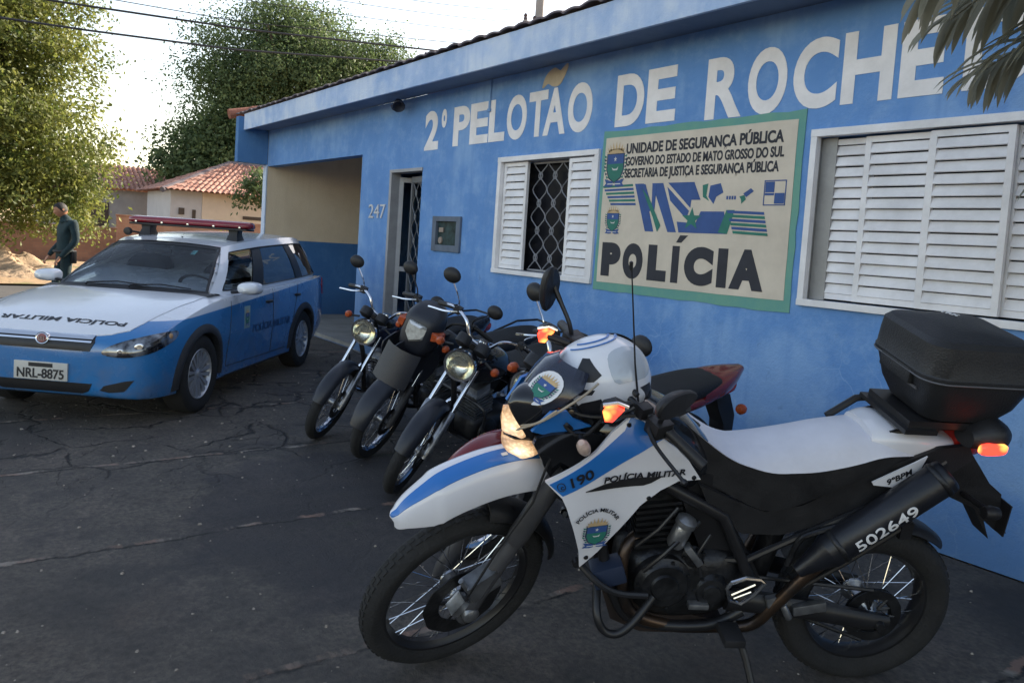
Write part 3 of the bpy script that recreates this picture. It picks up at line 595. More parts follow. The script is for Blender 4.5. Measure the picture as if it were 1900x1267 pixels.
sL, sF, sU = SM @ Vector((0, 1, 0)), SM @ Vector((1, 0, 0)), SM @ Vector((0, 0, 1))
def S(mb): return mb.xf(st)
wheel(PB, 'rear_wheel', (0, 0, .32), .32, .062, .225, disc=.105, knob=.009, rim_m=M_DKFR)
wheel(PB, 'front_wheel', st((WB_, 0, .345)), .342, .043, .268, sL, sF, sU, disc=.145, knob=.008, rim_m=M_DKFR)
# front fork, caliper
for sgn in (1, -1):
    y = sgn * .098; a = Vector((WB_ + .0, y, .345)); d = sax
    top = a + d * .80; mb = MB()
    mb.tube([a - d * .045, a + d * .0, a + d * .06, a + d * .30, a + d * .31], [.022, .032, .029, .029, .024], 14)
    mb.tube([a + d * .30, a + d * .34, a + d * .60, a + d * .62], [.031, .036, .034, .026], 14); mb.tube([a + d * .6, top], .022, 12)
    S(mb).build('fork_leg', M_FORK, PB)
mb = MB(); a = Vector((WB_, .085, .345)); mb.box((-.05, -.02, -.03), (.06, .035, .05), 0, Matrix.Translation(a + Vector((-.045, .005, .115))) @ Matrix.Rotation(R(25), 4, 'Y')); mb.box((-.015, -.02, -.03), (.02, .028, .035), 0, Matrix.Translation(a + Vector((.035, .0, .03))) @ Matrix.Rotation(R(-40), 4, 'Y'))
mb.tube([a + Vector((-.02, .02, .05)), a + Vector((.02, .03, .12)), a + Vector((.05, .02, .17))], .010, 6)
mb.lathe([(0, .03), (.02, .03), (.028, .024), (.03, .0)], a + Vector((0, .02, 0)), (0, 1, 0), 16)
S(mb).build('brake_caliper', M_ALU, PB)
mb = MB(); mb.tube([(1.515, .115, .42), (1.50, .13, .50), (1.44, .125, .62), (1.33, .12, .80), (1.28, .1, .98)], .0045, 6); S(mb).build('brake_hose', M_BLACKP, PB)
mb = MB(); p0 = Vector((WB_, 0, .345)) + sax * .80
mb.box((-.035, -.13, -.02), (.04, .13, .025), 0, Matrix.Translation(Vector((WB_, 0, .345)) + sax * .60) @ Matrix.Rotation(-RAKE, 4, 'Y')); mb.box((-.035, -.125, -.015), (.04, .125, .02), 0, Matrix.Translation(p0 - sax * .01) @ Matrix.Rotation(-RAKE, 4, 'Y'))
S(mb).build('fork_yoke', M_DKMETAL, PB)
# high front fender: white with a blue centre stripe
cre = catmull([(1.752, .785), (1.72, .828), (1.67, .866), (1.61, .902), (1.52, .925), (1.42, .935), (1.31, .925), (1.22, .90)], 5)
def fender_rings(off, y0, y1, m):
    o = []
    N_ = len(cre)
    for i, p in enumerate(cre):
        t = i / (N_ - 1); hw = .018 + .066 * min(1, (t / .4)) ** .7 if t < .4 else .088; dz = .016 + .075 * min(1, t / .35)
        r_ = []
        for k in range(m + 1):
            s_ = y0 + (y1 - y0) * k / m
            r_.append((p.x + (.0 if t > .05 else .01 * (1 - s_ * s_)), s_ * hw, p.y + off - dz * abs(s_) ** 3 - (.012 if abs(s_) > .93 else 0)))
        o.append(r_)
    return o
mb = MB(); A, B = fender_rings(0, -1, 1, 16), fender_rings(-.006, -1, 1, 16)
mb.loft([a + list(reversed(b)) for a, b in zip(A, B)], True, True)
ff = S(mb).build('front_fender', M_WPAINT, PB)
mb = MB(); A, B = fender_rings(.0025, -.10, .50, 6), fender_rings(-.001, -.10, .50, 6); mb.loft([a + list(reversed(b)) for a, b in zip(A, B)], True, True); S(mb).build('blue_stripe', M_BPAINT, ff)
mb = MB()
for k, w_ in enumerate((.035, .02, .02)): mb.box((1.30 + k * .045, .012, .9365 - k * .0 ), (1.30 + k * .045 + w_, .024, .9395))
S(mb).build('sticker', M_TEXTW, ff)
mb = arc_shell((WB_, 0, .345), .385, R(100), R(172), .06, .05, 14); S(mb).build('inner_fender', M_BLACKP, PB)
CO_ = Vector((-.022, 0, -.024))
def SC(mb): return mb.xf(lambda v: st(v + CO_))
# headlight, cowl, windscreen
def yc(x, z): return .0
def cowl_w(x): return max(.028, .028 + .40 * (1.425 - x))
mb = MB()
prof = [(1.428, 1.112, .010, .04, .08), (1.405, 1.095, .040, .085, .11), (1.36, 1.085, .072, .11, .12), (1.30, 1.085, .092, .10, .13), (1.24, 1.09, .10, .085, .12), (1.20, 1.095, .09, .06, .09), (1.17, 1.10, .06, .03, .05)]
loftx(mb, [(x, 0, z, hw, ht, hb, 2.6) for x, z, hw, ht, hb in prof], 24, 5)
SC(mb).build('headlight_cowl', M_GLOSSK, PB)
M_HEAD, N, b = basemat('lit_headlight', .06); c = N.coord(); vv = N.vor(N.warp(c, 20, .03), 75, 'F1'); b.inputs['Coat Weight'].default_value = 1.
bulb = st(Vector((1.385, .045, .985)) + CO_)
dv = N.n.new('ShaderNodeVectorMath'); dv.operation = 'DISTANCE'; N.l.new(c, dv.inputs[0]); dv.inputs[1].default_value = bulb
dv2 = N.n.new('ShaderNodeVectorMath'); dv2.operation = 'DISTANCE'; N.l.new(c, dv2.inputs[0]); dv2.inputs[1].default_value = st(Vector((1.425, .03, 1.08)) + CO_)
near = N.math('MAXIMUM', N.rng(dv.outputs['Value'], .012, .060, 1, 0), N.rng(dv2.outputs['Value'], .008, .07, .8, 0))
N.l.new(N.mix(N.rng(vv, .2, .75), (.62, .50, .36), (.40, .29, .18)), b.inputs['Base Color']); N.l.new(N.mix(near, (1, .52, .22), (1, .80, .52)), b.inputs['Emission Color'])
N.l.new(N.math('MULTIPLY', N.math('ADD', N.math('MULTIPLY', near, .42), .13), N.rng(vv, .15, .7, 1.15, .75)), b.inputs['Emission Strength']); N.l.new(N.bump(vv, .5, .01), b.inputs['Normal'])
hl = MB()
o1 = [(1.405, 1.115), (1.372, 1.02), (1.365, .96), (1.395, .985)]
# left lens pair (upper blade and lower bowl), mirrored to the right
for sgn in (1, -1):
    up_ = [(1.452, .004, 1.160), (1.448, .004, 1.10), (1.439, .004, 1.046), (1.41, .045, 1.046), (1.394, .074, 1.052), (1.408, .062, 1.085), (1.432, .030, 1.13)]
    lo_ = [(1.438, .004, 1.026), (1.428, .006, .98), (1.405, .016, .945), (1.37, .050, .932), (1.350, .074, .950), (1.345, .096, .978), (1.372, .090, 1.036), (1.41, .045, 1.028)]
    for pts in ([tuple(p) for p in catmull(up_, 4, True)], [tuple(p) for p in catmull(lo_, 4, True)]):
        c0 = sum((Vector(p) for p in pts), Vector()) / len(pts) + Vector((.012, 0, 0)); P_ = [Vector((p[0], sgn * p[1], p[2])) for p in pts]; c0.y *= sgn
        n_ = len(P_); hl.add([c0] + P_ + [p - Vector((.05, .012 * sgn, 0)) for p in P_], [(0, 1 + i, 1 + (i + 1) % n_) for i in range(n_)] + [(1 + i, 1 + n_ + i, 1 + n_ + (i + 1) % n_, 1 + (i + 1) % n_) for i in range(n_)])
hl.xf(lambda v: Vector((1.40 + (v.x - 1.40) * .86, v.y * .80, 1.045 + (v.z - 1.045) * .86)))
ho = SC(hl).build('headlight', M_HEAD, PB, angle=30); tag(ho, 'lit amber-white angular headlight')
# blue cheek pieces
for sgn in (1, -1):
    mb = panel([(1.385, 1.095), (1.335, 1.165), (1.285, 1.165), (1.26, 1.135), (1.195, 1.10), (1.28, 1.085), (1.35, 1.082)], lambda x, z: cowl_w(x) * .55 + .062, .01, sgn, 0, 1); SC(mb).build('blue_cheek_panel', M_BPAINT, PB)
for sgn in (1, -1):
    mb = panel([(1.37, 1.075), (1.19, 1.085), (1.10, 1.02), (1.14, .90), (1.25, .86), (1.31, .93), (1.335, .98)], lambda x, z: cowl_w(x) * .7 + .055 + .1 * (z - 1.0), .012, sgn, 3, 1); SC(mb).build('cowl_cheek', M_GLOSSK, PB)
sm, N, b = basemat('smoked_screen', .05); b.inputs['Base Color'].default_value = (.05, .06, .10, 1); b.inputs['Transmission Weight'].default_value = .55; b.inputs['Alpha'].default_value = .88; b.inputs['IOR'].default_value = 1.3; b.inputs['Coat Weight'].default_value = .6
mb = MB(); rings = []
for i in range(11):
    t = i / 10; x = 1.412 - .130 * t - .016 * t * t; z = 1.132 + .150 * t; hw = .042 + .050 * math.sin(min(1, t * 1.15) * math.pi * .55) - (.03 * (t - .8) / .2 if t > .8 else 0); r_ = []
    for k in range(13):
        s_ = k / 6 - 1; r_.append((x - .06 * s_ * s_ * (.5 + t * .5), hw * s_ * 1.15, z - .02 * s_ * s_))
    rings.append(r_ + [(p[0] - .004, p[1], p[2] - .003) for p in reversed(r_)])
mb.loft(rings, True, True); sc_ = SC(mb).build('windscreen', sm, PB)
# crest on the screen
def Psc(a, bq, ly):
    t = bq; x = 1.412 - .130 * t - .016 * t * t; z = 1.132 + .150 * t; s_ = a / .12
    return st(Vector((x - .06 * s_ * s_ * (.5 + t * .5) + .003 + .0007 * ly, a, z + .002)) + CO_)
mb = MB(); el = [(.052 * math.cos(k * math.pi / 10), .52 + .30 * math.sin(k * math.pi / 10)) for k in range(20)]
A = [Psc(a + .035, bq, 0) for a, bq in el]; mb.add(A, [tuple(range(20))]); mb.build('crest_backing', M_TEXTW, sc_)
Pc2 = lambda a, bq, ly: Psc(a, .52 + (bq - .5) * 1.0, ly)
make_crest('crest', sc_, .035, .50, .085, .50, Pc2)
# handlebar with grips, levers, mirrors
mb = MB(); bar = catmull([(.955, .40, 1.085), (1.0, .27, 1.12), (1.06, .12, 1.165), (1.075, 0, 1.165), (1.06, -.12, 1.165), (1.0, -.27, 1.12), (.955, -.40, 1.085)], 6); mb.tube(bar, .011, 10)
mb.tube([(1.04, .15, 1.18), (1.055, 0, 1.205), (1.04, -.15, 1.18)], .009, 8)
hb = S(mb).build('handlebar', M_DKFR, PB)
for sgn in (1, -1):
    mb = MB(); mb.tube([(.955, sgn * .405, 1.085), (.957, sgn * .40, 1.0865), (.99, sgn * .285, 1.115), (.993, sgn * .275, 1.117)], [.017, .0175, .0165, .020], 12); S(mb).build('grip', M_BLACKP, hb)
    mb = MB(); mb.box((-.03, -.03, -.028), (.035, .03, .025), 0, Matrix.Translation((1.01, sgn * .245, 1.125))); mb.box((-.02, -.018, -.02), (.025, .02, .022), 0, Matrix.Translation((1.035, sgn * .19, 1.15)))
    S(mb).build('switch_housing', M_BLACKP, hb, bevel=.006)
    mb = MB(); mb.tube(catmull([(1.045, sgn * .235, 1.12), (1.05, sgn * .29, 1.095), (1.03, sgn * .37, 1.06), (1.02, sgn * .40, 1.045)], 4), [.008] * 4 + [.006] * 8 + [.007], 8); mb.lathe([(0, -.011), (.008, -.008), (.011, 0), (.008, .008), (0, .011)], (1.018, sgn * .405, 1.042), (0, 1, 0), 10)
    S(mb).build('lever', M_DKMETAL, hb)
    mb = MB(); mb.tube(catmull([(1.02, sgn * .25, 1.14), (1.03, sgn * .27, 1.19), (1.045, sgn * .33, 1.25), (1.06, sgn * .37, 1.30)], 4), [.008] * 8 + [.010] * 5, 8)
    mi = S(mb).build('mirror', M_DKFR, PB)
    mb = MB(); rings = []
    ctr = Vector((1.115, .385, 1.335)) if sgn > 0 else Vector((1.07, -.345, 1.285))
    ang = R(-78) if sgn > 0 else R(-62); fx_ = Vector((math.cos(ang), math.sin(ang), 0)); sd_ = Vector((-math.sin(ang), math.cos(ang), 0))
    wy, hz_ = (.088, .040) if sgn > 0 else (.055, .090)
    for k, (d_, sc2) in enumerate(((.0, .0), (.0, .92), (.006, 1.), (.016, .97), (.030, .75), (.036, .35), (.037, 0.01))):
        rings.append([ctr + fx_ * d_ + sc2 * (sd_ * (wy * math.cos(a) + .012 * math.sin(a)) + Vector((0, 0, hz_ * math.sin(a) * (1 + .2 * math.cos(a))))) for a in (k2 * math.pi / 10 for k2 in range(20))])
    mb.loft(rings, True, False); S(mb).build('mirror_head', M_BLACKP, mi)
# red and amber strobes on the bar ends
M_STROBE, N, b = basemat('lit_strobe', .2); c = N.coord(); vv = N.vor(c, 26, 'F1'); 
N.l.new(N.mix(N.rng(vv, .25, .6), (1., .30, .06), (1., .035, .02)), b.inputs['Emission Color']); b.inputs['Emission Strength'].default_value = 1.1; b.inputs['Base Color'].default_value = (.6, .05, .03, 1)
def strobe(ctr, sx, sz, ax, up, xf, lbl):
    mb = MB(); ax = Vector(ax).normalized(); up = Vector(up); up = (up - ax * up.dot(ax)).normalized(); rt = ax.cross(up); ctr = Vector(ctr)
    sh = [(-.5, .5), (.1, .5), (.5, .15), (.5, -.1), (.1, -.5), (-.3, -.35)]
    def ring(k, d): return [ctr + ax * d + rt * (a * sx * k) + up * (b_ * sz * k) for a, b_ in sh]
    mb.loft([ring(1.22, -.03), ring(1.28, -.004), ring(1.18, .003), ring(1.02, .004)], True, True); so = xf(mb).build('strobe_light', M_BLACKP, PB, angle=30); tag(so, lbl)
    mb = MB().loft([ring(1., .0045), ring(.98, .012), ring(.8, .018)], True, True); xf(mb).build('lit_lens', M_STROBE, so, angle=30)
    mb = MB(); a_, b_ = ring(1.3, .004)[0], ring(1.3, .004)[2]; mb.tube([a_, (a_ + b_) / 2 + up * .012, b_], .006, 6); xf(mb).build('bezel', M_STEEL, so)
strobe((1.19, .215, 1.20), .052, .062, (.55, .80, .10), (-.35, 0, .9), S, 'lit red strobe on the left of the bar')
strobe((1.115, -.28, 1.145), .048, .060, (.62, .76, .10), (-.35, 0, .9), S, 'lit red strobe on the right of the bar')
mb = MB(); mb.tube([(1.17, .20, 1.20), (1.08, .17, 1.17)], .012, 8); S(mb).build('strobe_bracket', M_DKFR, PB); mb = MB(); mb.tube([(1.11, -.265, 1.15), (1.06, -.20, 1.15)], .012, 8); S(mb).build('strobe_bracket', M_DKFR, PB)
mb = MB(); mb.tube([(1.23, .17, 1.055), (1.20, .08, 1.055)], .009, 8); S(mb).build('signal_stem', M_DKFR, PB)
mb = MB(); mb.lathe([(0, .036), (.010, .034), (.019, .018), (.021, -.006), (.016, -.026), (0, -.034)], (1.235, .185, 1.055), (.55, .1, .85), 14)
S(mb).build('turn_signal', pmat('pale_turn_lens', (.55, .42, .36), .2, 0, .3, 30), PB)
# wiring and instruments
mb = MB(); rr_ = random.Random(5)
for i in range(9):
    a = Vector((1.26 + rr_.uniform(-.06, .08), rr_.uniform(-.06, .13), 1.08 + rr_.uniform(-.05, .06))); e = Vector((1.05 + rr_.uniform(-.06, .05), rr_.uniform(-.1, .2), 1.10 + rr_.uniform(-.15, .06))); mb.tube(catmull([a, a.lerp(e, .4) + Vector((0, .04, rr_.uniform(-.08, .1))), e], 5), .006, 6)
S(mb).build('cables', M_BLACKP, PB)
mb = MB(); mb.tube(catmull([(1.39, .04, 1.05), (1.34, .10, 1.12), (1.25, .13, 1.2), (1.18, .12, 1.235)], 5), .004, 6); mb.tube(catmull([(1.385, .02, 1.05), (1.355, .085, 1.10), (1.31, .115, 1.16)], 5), .004, 6); S(mb).build('beige_wiring', pmat('beige_cable', (.34, .29, .22), .5), PB)
mb = MB(); mb.box((-.05, -.07, -.02), (.05, .07, .02), 0, Matrix.Translation((1.14, 0, 1.165)) @ Matrix.Rotation(R(30), 4, 'Y')); S(mb).build('instrument_panel', M_BLACKP, PB, bevel=.012)
mb = MB(); mb.tube([(.955, .14, 1.08), (.985, .12, 1.24), (1.03, .10, 1.54)], [.004, .003, .0022], 6); mb.lathe([(0, 0), (.016, 0), (.016, .03), (.006, .05), (0, .05)], (.95, .14, 1.04), (.1, 0, 1), 12); mb.lathe([(0, -.008), (.006, -.004), (.006, .02), (0, .024)], (1.031, .10, 1.535), (.1, 0, 1), 8)
mb.build('antenna', M_DKFR, PB)
# fuel tank (dark), white and blue side fairings
mb = MB(); loftx(mb, [(1.20, 0, .95, .04, .04, .04, 2.4), (1.15, 0, .95, .11, .10, .12, 2.4), (1.05, 0, .96, .15, .13, .16, 2.5), (.95, 0, .955, .165, .145, .18, 2.6), (.85, 0, .94, .155, .14, .18, 2.6), (.76, 0, .91, .125, .12, .16, 2.5), (.68, 0, .87, .09, .08, .10, 2.4)], 24, 5)
mb.build('fuel_tank', M_GLOSSK, PB)
mb = MB(); mb.lathe([(0, .02), (.035, .02), (.042, .012), (.045, -.01)], (.93, 0, 1.10), (-.1, 0, 1), 20); mb.build('fuel_cap', M_DKMETAL, PB)
PAN = [(1.239, .875), (1.139, .948), (1.093, .985), (1.045, 1.035), (.985, 1.078), (.945, 1.068), (.90, 1.032), (.873, 1.012), (.831, .987), (.785, .944), (.734, .876), (.811, .875), (.865, .844), (.924, .788), (.979, .702), (1.043, .615), (1.097, .561), (1.108, .629), (1.135, .712), (1.166, .794), (1.183, .826)]
def ypan(x, z): return .185 + .045 * math.exp(-((x - 1.16) / .14) ** 2) - .30 * max(0, .86 - x) ** 1.3 - .55 * max(0, z - .97) ** 1.2 - .04 * max(0, .75 - z) * 3
for sgn in (1, -1):
    po = panel(PAN, ypan, .012, sgn).build('side_fairing', M_WPAINT, PB, angle=50)
    panel([(1.226, .869), (1.10, .965), (1.002, 1.040), (.985, 1.078), (.945, 1.066), (.880, 1.015), (1.03, .925), (1.182, .835)], lambda x, z: ypan(x, z) + .0022, .004, sgn).build('blue_band', M_BPAINT, po, angle=50)
    panel([(1.112, .851), (1.053, .872), (.96, .887), (.87, .893), (.90, .872), (.925, .862)], lambda x, z: ypan(x, z) + .0045, .006, sgn).build('vent_slot', M_BLACKP, po)
    mb = MB()
    def onpan(x0, z0, x1, z1, ly=.0055):
        d = Vector((x1 - x0, 0, z1 - z0)).normalized(); nn = Vector((-d.z, 0, d.x)) if sgn > 0 else Vector((d.z, 0, -d.x))
        if nn.z < 0: nn = -nn
        def fn(a, b_, dp): p = Vector((x0, 0, z0)) + d * a + nn * b_; return Vector((p.x, sgn * (ypan(p.x, p.z) + ly + dp), p.z))
        return fn
    for bx_, bz_ in ((1.08, .60), (.76, .885), (.99, 1.055), (.90, .815)):
        bo_ = MB(); bo_.lathe([(0, .0045), (.0055, .004), (.0075, .002), (.008, -.002)], (bx_, sgn * (ypan(bx_, bz_) + .001), bz_), (0, sgn, 0), 10); bo_.build('bolt', M_DKMETAL, po)
    if sgn > 0:
        text_on(mb, 'POLÍCIA MILITAR', (0, 0, 0), ey, ez, en, .265, .021, .03, .15, .0015, 0, onpan(1.056, .877, .79, .901)); mb.build('lettering', M_TEXTK, po, smooth=False); mb = MB(); text_on(mb, '190', (0, 0, 0), ey, ez, en, .078, .032, .02, .1, .0015, 0, onpan(1.156, .868, 1.085, .905)); 
        mb.tube([onpan(1.194, .850, 1.1, .9)(0.012 + .012 * math.cos(a), .014 + .014 * math.sin(a), .001) for a in (k * math.pi / 8 for k in range(16))], .0014, 4, closed=True); text_on(mb, 'c', (0, 0, 0), ey, ez, en, .011, .016, .0, 0, .0015, 0, onpan(1.189, .858, 1.1, .905)); mb.build('number_decal', M_TEXTK, po, smooth=False); mb = MB()
        ar = [(math.cos(a), math.sin(a)) for a in (R(150), R(30))]
        V_, F_, xa, xb = text_geo('POLÍCIA MILITAR', .02)
        def arcfn(qv):
            a = R(28 + 124 * (qv.x - xa) / (xb - xa)); r_ = .070 + qv.y * .018; x = 1.060 + r_ * math.cos(a); z = .708 + r_ * math.sin(a)
            return Vector((x, ypan(x, z) + .0055 + qv.z * .05, z))
        mb.add([arcfn(v) for v in V_], F_)
        mb.build('lettering', M_TEXTK, po, smooth=False)
        make_crest('crest', po, -1.058, .695, .095, .125, lambda a, b_, ly: Vector((-a, ypan(-a, b_) + .0035 + .0006 * ly, b_)))
# seat: black base, white cover
def seat_rings(xs, f): return [f(x) for x in xs]
def lerp_t(tb, x):
    tb = sorted(tb)
    if x <= tb[0][0]: return tb[0][1]
    for (a, va), (b_, vb) in zip(tb, tb[1:]):
        if x <= b_: return va + (vb - va) * (x - a) / (b_ - a)
    return tb[-1][1]
TOPZ = [(-.02, .985), (.04, 1.000), (.10, 1.022), (.247, 1.008), (.417, .962), (.52, .935), (.587, .922), (.673, .935), (.74, .985), (.79, 1.035), (.835, 1.065)]
NEARZ = [(-.02, .965), (.05, .97), (.125, .975), (.216, .941), (.351, .907), (.49, .893), (.615, .918), (.692, .965), (.78, 1.030), (.835, 1.063)]
LOWZ = [(-.02, .93), (.10, .925), (.171, .905), (.204, .880), (.387, .775), (.484, .745), (.593, .785), (.711, .838), (.76, .87), (.835, 1.0)]
SW_ = [(-.02, .10), (.1, .135), (.3, .142), (.5, .135), (.65, .105), (.75, .085), (.835, .06)]
mb = MB(); rings = []; rings2 = []
for i in range(41):
    x = -.02 + .855 * i / 40; t_, nz, lz, w_ = [sum(lerp_t(tb_, x + k_ * .012) for k_ in range(-3, 4)) / 7 for tb_ in (TOPZ, NEARZ, LOWZ, SW_)]
    rings.append([(x, -w_ - .006, nz), (x, -w_ * .86, nz + (t_ - nz) * .62), (x, -w_ * .55, nz + (t_ - nz) * .95), (x, 0, t_ + .004), (x, w_ * .55, nz + (t_ - nz) * .95), (x, w_ * .86, nz + (t_ - nz) * .62), (x, w_ + .006, nz), (x, w_ * .9, nz - .012), (x, 0, min(nz, t_) - .03), (x, -w_ * .9, nz - .012)])
    rings2.append([(x, -w_, nz - .004), (x, 0, min(t_, nz) - .012), (x, w_, nz - .004), (x, w_ * 1.0, (nz + lz) / 2), (x, w_ * .98, lz), (x, 0, lz + .02), (x, -w_ * .98, lz), (x, -w_, (nz + lz) / 2)])
MB().loft(rings2, True, True).build('seat_base', M_BLACKP, PB, angle=60)
mb.loft(rings, True, True).build('seat_cover', pmat('white_vinyl', (.60, .60, .66), .5, 0, .06, 8, .12, 60), PB, angle=60)
# tail
mb = MB(); loftx(mb, [(.16, 0, .985, .10, .055, .07, 3), (.10, 0, 1.0, .12, .052, .08, 3), (.0, 0, 1.0, .115, .04, .09, 3), (-.10, 0, .99, .095, .03, .08, 3), (-.18, 0, .985, .06, .02, .05, 3)], 20, 4); to = mb.build('tail_cowl', M_WPAINT, PB)
mb = MB(); text_on(mb, 'POLICIA', (.0, .07, 1.052), (.0, -1, 0), (1, 0, .0), (0, 0, 1), .13, .03, .02, depth=.002); mb.build('lettering', M_TEXTK, to, smooth=False)
for sgn in (1, -1):
    yt = lambda x, z: .148 - .15 * max(0, .05 - x)
    po = panel([(.157, .882), (.07, .935), (-.016, .979), (.0, .93), (.010, .900), (.030, .862), (.09, .868), (.15, .872)], yt, .006, sgn, 0, 1).build('side_number_panel', M_WPAINT, PB)
    if sgn > 0:
        mb = MB(); text_on(mb, '9ºBPM', (0, 0, 0), ey, ez, en, .088, .021, .02, .1, .0015, 0, lambda a, b_, dp: Vector((.104 - a * .87 + b_ * .36, yt(.05, .9) + .0015 + dp - .15 * max(0, .05 - (.104 - a * .87 + b_ * .36)), .876 + a * .50 + b_ * .87))); mb.build('lettering', M_TEXTK, po, smooth=False)
# rear sub-structure below the seat
for sgn in (1, -1):
    panel([(.72, .835), (.60, .785), (.485, .745), (.36, .775), (.215, .872), (.16, .91), (.05, .955), (-.06, 1.0), (-.17, 1.01), (-.20, .96), (-.12, .90), (.0, .84), (.15, .76), (.30, .70), (.42, .66), (.55, .66), (.66, .72)], lambda x, z: .128 - .10 * max(0, -x), .02, sgn, 0, 1).build('side_cover', M_BLACKP, PB)
    mb = MB(); mb.tube([(.64, sgn * .10, .54), (.52, sgn * .13, .56), (.36, sgn * .135, .66), (.12, sgn * .14, .80), (-.10, sgn * .11, .95)], .012, 8); mb.build('frame_rail', M_DKFR, PB)
    mb = MB(); mb.tube(catmull([(.385, sgn * .15, .56), (.365, sgn * .155, .655), (.33, sgn * .16, .69), (.225, sgn * .16, .73)], 4), .010, 8); mb.build('exhaust_guard_rod', M_DKMETAL, PB)
    # silencer
    a, e = Vector((.275, sgn * .185, .642)), Vector((-.055, sgn * .195, .948)); d = (e - a).normalized(); Ls = (e - a).length
    mb = MB(); mb.lathe([(.0, -.12), (.022, -.12), (.026, -.10), (.046, -.02), (.055, 0), (.056, .005), (.056, Ls - .01), (.052, Ls), (.045, Ls + .004), (.03, Ls - .01), (0, Ls - .01)], a, d, 28)
    so = mb.build('silencer', pmat('black_silencer', (.012, .013, .018), .35, .1, .3, 8, .05), PB)
    if sgn > 0:
        mb = MB(); u_ = d; nrm = Vector((0, 1, 0)); nrm = (nrm - u_ * nrm.dot(u_)).normalized(); v_ = nrm.cross(u_); v_ = v_ if v_.z > 0 else -v_
        def cyl(a_, b_, dp, o0=.085, ph=.02):
            an = (b_ + ph - .014) / .0565; return a + u_ * (o0 + a_) + (nrm * math.cos(an) + v_ * math.sin(an)) * (.0568 + dp)
        text_on(mb, '502649', (0, 0, 0), ey, ez, en, .225, .038, .01, 0, .0015, 0, lambda a_, b_, dp: cyl(a_, b_, dp, .082, -.006)); mb.build('number_decal', M_TEXTW, so, smooth=False)
        for off in (.03, Ls - .04): MB().lathe([(.0575, 0), (.06, .004), (.06, .014), (.0575, .018)], a + d * off, d, 28).build('strap', M_DKMETAL, so)
mb = MB(); mb.tube(catmull([(.86, .06, .62), (.93, .10, .55), (.90, .13, .36), (.75, .12, .285), (.57, .11, .275), (.455, .125, .30), (.40, .15, .40), (.335, .17, .52), (.285, .185, .60)], 6), .021, 12)
mb.tube(catmull([(.86, -.06, .62), (.93, -.10, .55), (.90, -.13, .36), (.75, -.12, .285), (.57, -.11, .275), (.455, -.125, .30), (.335, -.17, .52), (.285, -.185, .60)], 6), .021, 12)
hm, N, b = basemat('heat_tinted_pipe', .35); c = N.coord(); b.inputs['Metallic'].default_value = .8
N.l.new(N.mix(N.rng(N.noise(c, 7, 5), .4, .65), (.10, .065, .045), (.04, .036, .036)), b.inputs['Base Color']); mb.build('header_pipe', hm, PB)
# engine
eg = empty('engine'); eg.parent = PB
mb = MB(); loftx(mb, [(.93, 0, .46, .06, .06, .08, 3), (.89, 0, .46, .12, .10, .13, 3), (.80, 0, .46, .15, .13, .16, 3.4), (.68, 0, .46, .15, .13, .16, 3.4), (.56, 0, .47, .13, .12, .15, 3.2), (.50, 0, .47, .08, .08, .10, 3)], 24, 4); mb.build('crankcase', M_DKMETAL, eg)
for i, (x, z, r_, h) in enumerate(((.795, .47, .098, .05), (.63, .45, .062, .045), (.70, .565, .038, .03))):
    mb = MB(); mb.lathe([(0, h), (r_ * .45, h), (r_ * .5, h - .008), (r_ * .78, h - .010), (r_ * .86, h - .02), (r_, h - .028), (r_ * 1.04, 0)], (x, .125, z), (0, 1, 0), 32)
    for k in range(7): a_ = k * 2 * math.pi / 7; mb.lathe([(0, .006), (.006, .006), (.007, 0)], (x + .9 * r_ * math.cos(a_), .125 + h - .022, z + .9 * r_ * math.sin(a_)), (0, 1, 0), 8)
    mb.build('engine_cover', M_DKMETAL, eg)
Mc = Matrix.Translation((.80, 0, .565)) @ Matrix.Rotation(R(9), 4, 'Y')
mb = MB()
for i in range(8): mb.box((-.095 + .004 * i, -.105, .02 + i * .022), (.095 - .002 * i, .105, .031 + i * .022), 0, Mc)
mb.box((-.075, -.085, -.04), (.075, .085, .22), 0, Mc); mb.build('cylinder', M_DKMETAL, eg, smooth=False)
mb = MB(); mb.box((-.10, -.09, .20), (.095, .09, .275), 0, Mc); mb.lathe([(0, .02), (.03, .02), (.036, 0)], Mc @ Vector((0, .09, .24)), (0, 1, 0), 16); mb.build('cylinder_head', M_DKMETAL, eg, bevel=.015)
mb = MB(); mb.lathe([(0, .0), (.026, .0), (.03, .01), (.03, .07), (.024, .085), (.034, .09), (.034, .11), (.015, .12), (0, .12)], (.775, .135, .615), (-.22, .15, .95), 20); mb.build('starter_motor', M_ALU, eg)
MB().box((-.05, -.02, -.012), (.03, .02, .012), 0, Matrix.Translation((.72, .155, .60)) @ Matrix.Rotation(R(-50), 4, 'Y')).build('engine_lug', M_ALU, eg, bevel=.004); MB().box((-.04, -.015, -.01), (.03, .015, .01), 0, Matrix.Translation((.675, .16, .40))).build('engine_lug', M_ALU, eg, bevel=.004); mb = MB(); mb.tube([(.87, .15, .52), (.82, .175, .60), (.76, .16, .66), (.70, .13, .70)], .008, 8); mb.tube([(.90, .13, .60), (.84, .15, .68), (.78, .13, .75)], .007, 8); mb.tube([(.66, .14, .66), (.70, .16, .60), (.68, .17, .52)], .006, 8)
mb.build('engine_hose', M_DKFR, eg)
mb = MB(); mb.box((-.02, -.11, -.12), (.02, .11, .12), 0, Matrix.Translation((1.045, 0, .70)) @ Matrix.Rotation(R(-14), 4, 'Y')); mb.build('radiator', M_DKMETAL, PB)
mb = MB(); mb.box((-.055, -.03, -.035), (.055, .05, .035), 0, Matrix.Translation((.985, .12, .50)) @ Matrix.Rotation(R(20), 4, 'Y')); mb.build('horn_box', pmat('dark_blue_box', (.02, .03, .06), .4), PB, bevel=.008)
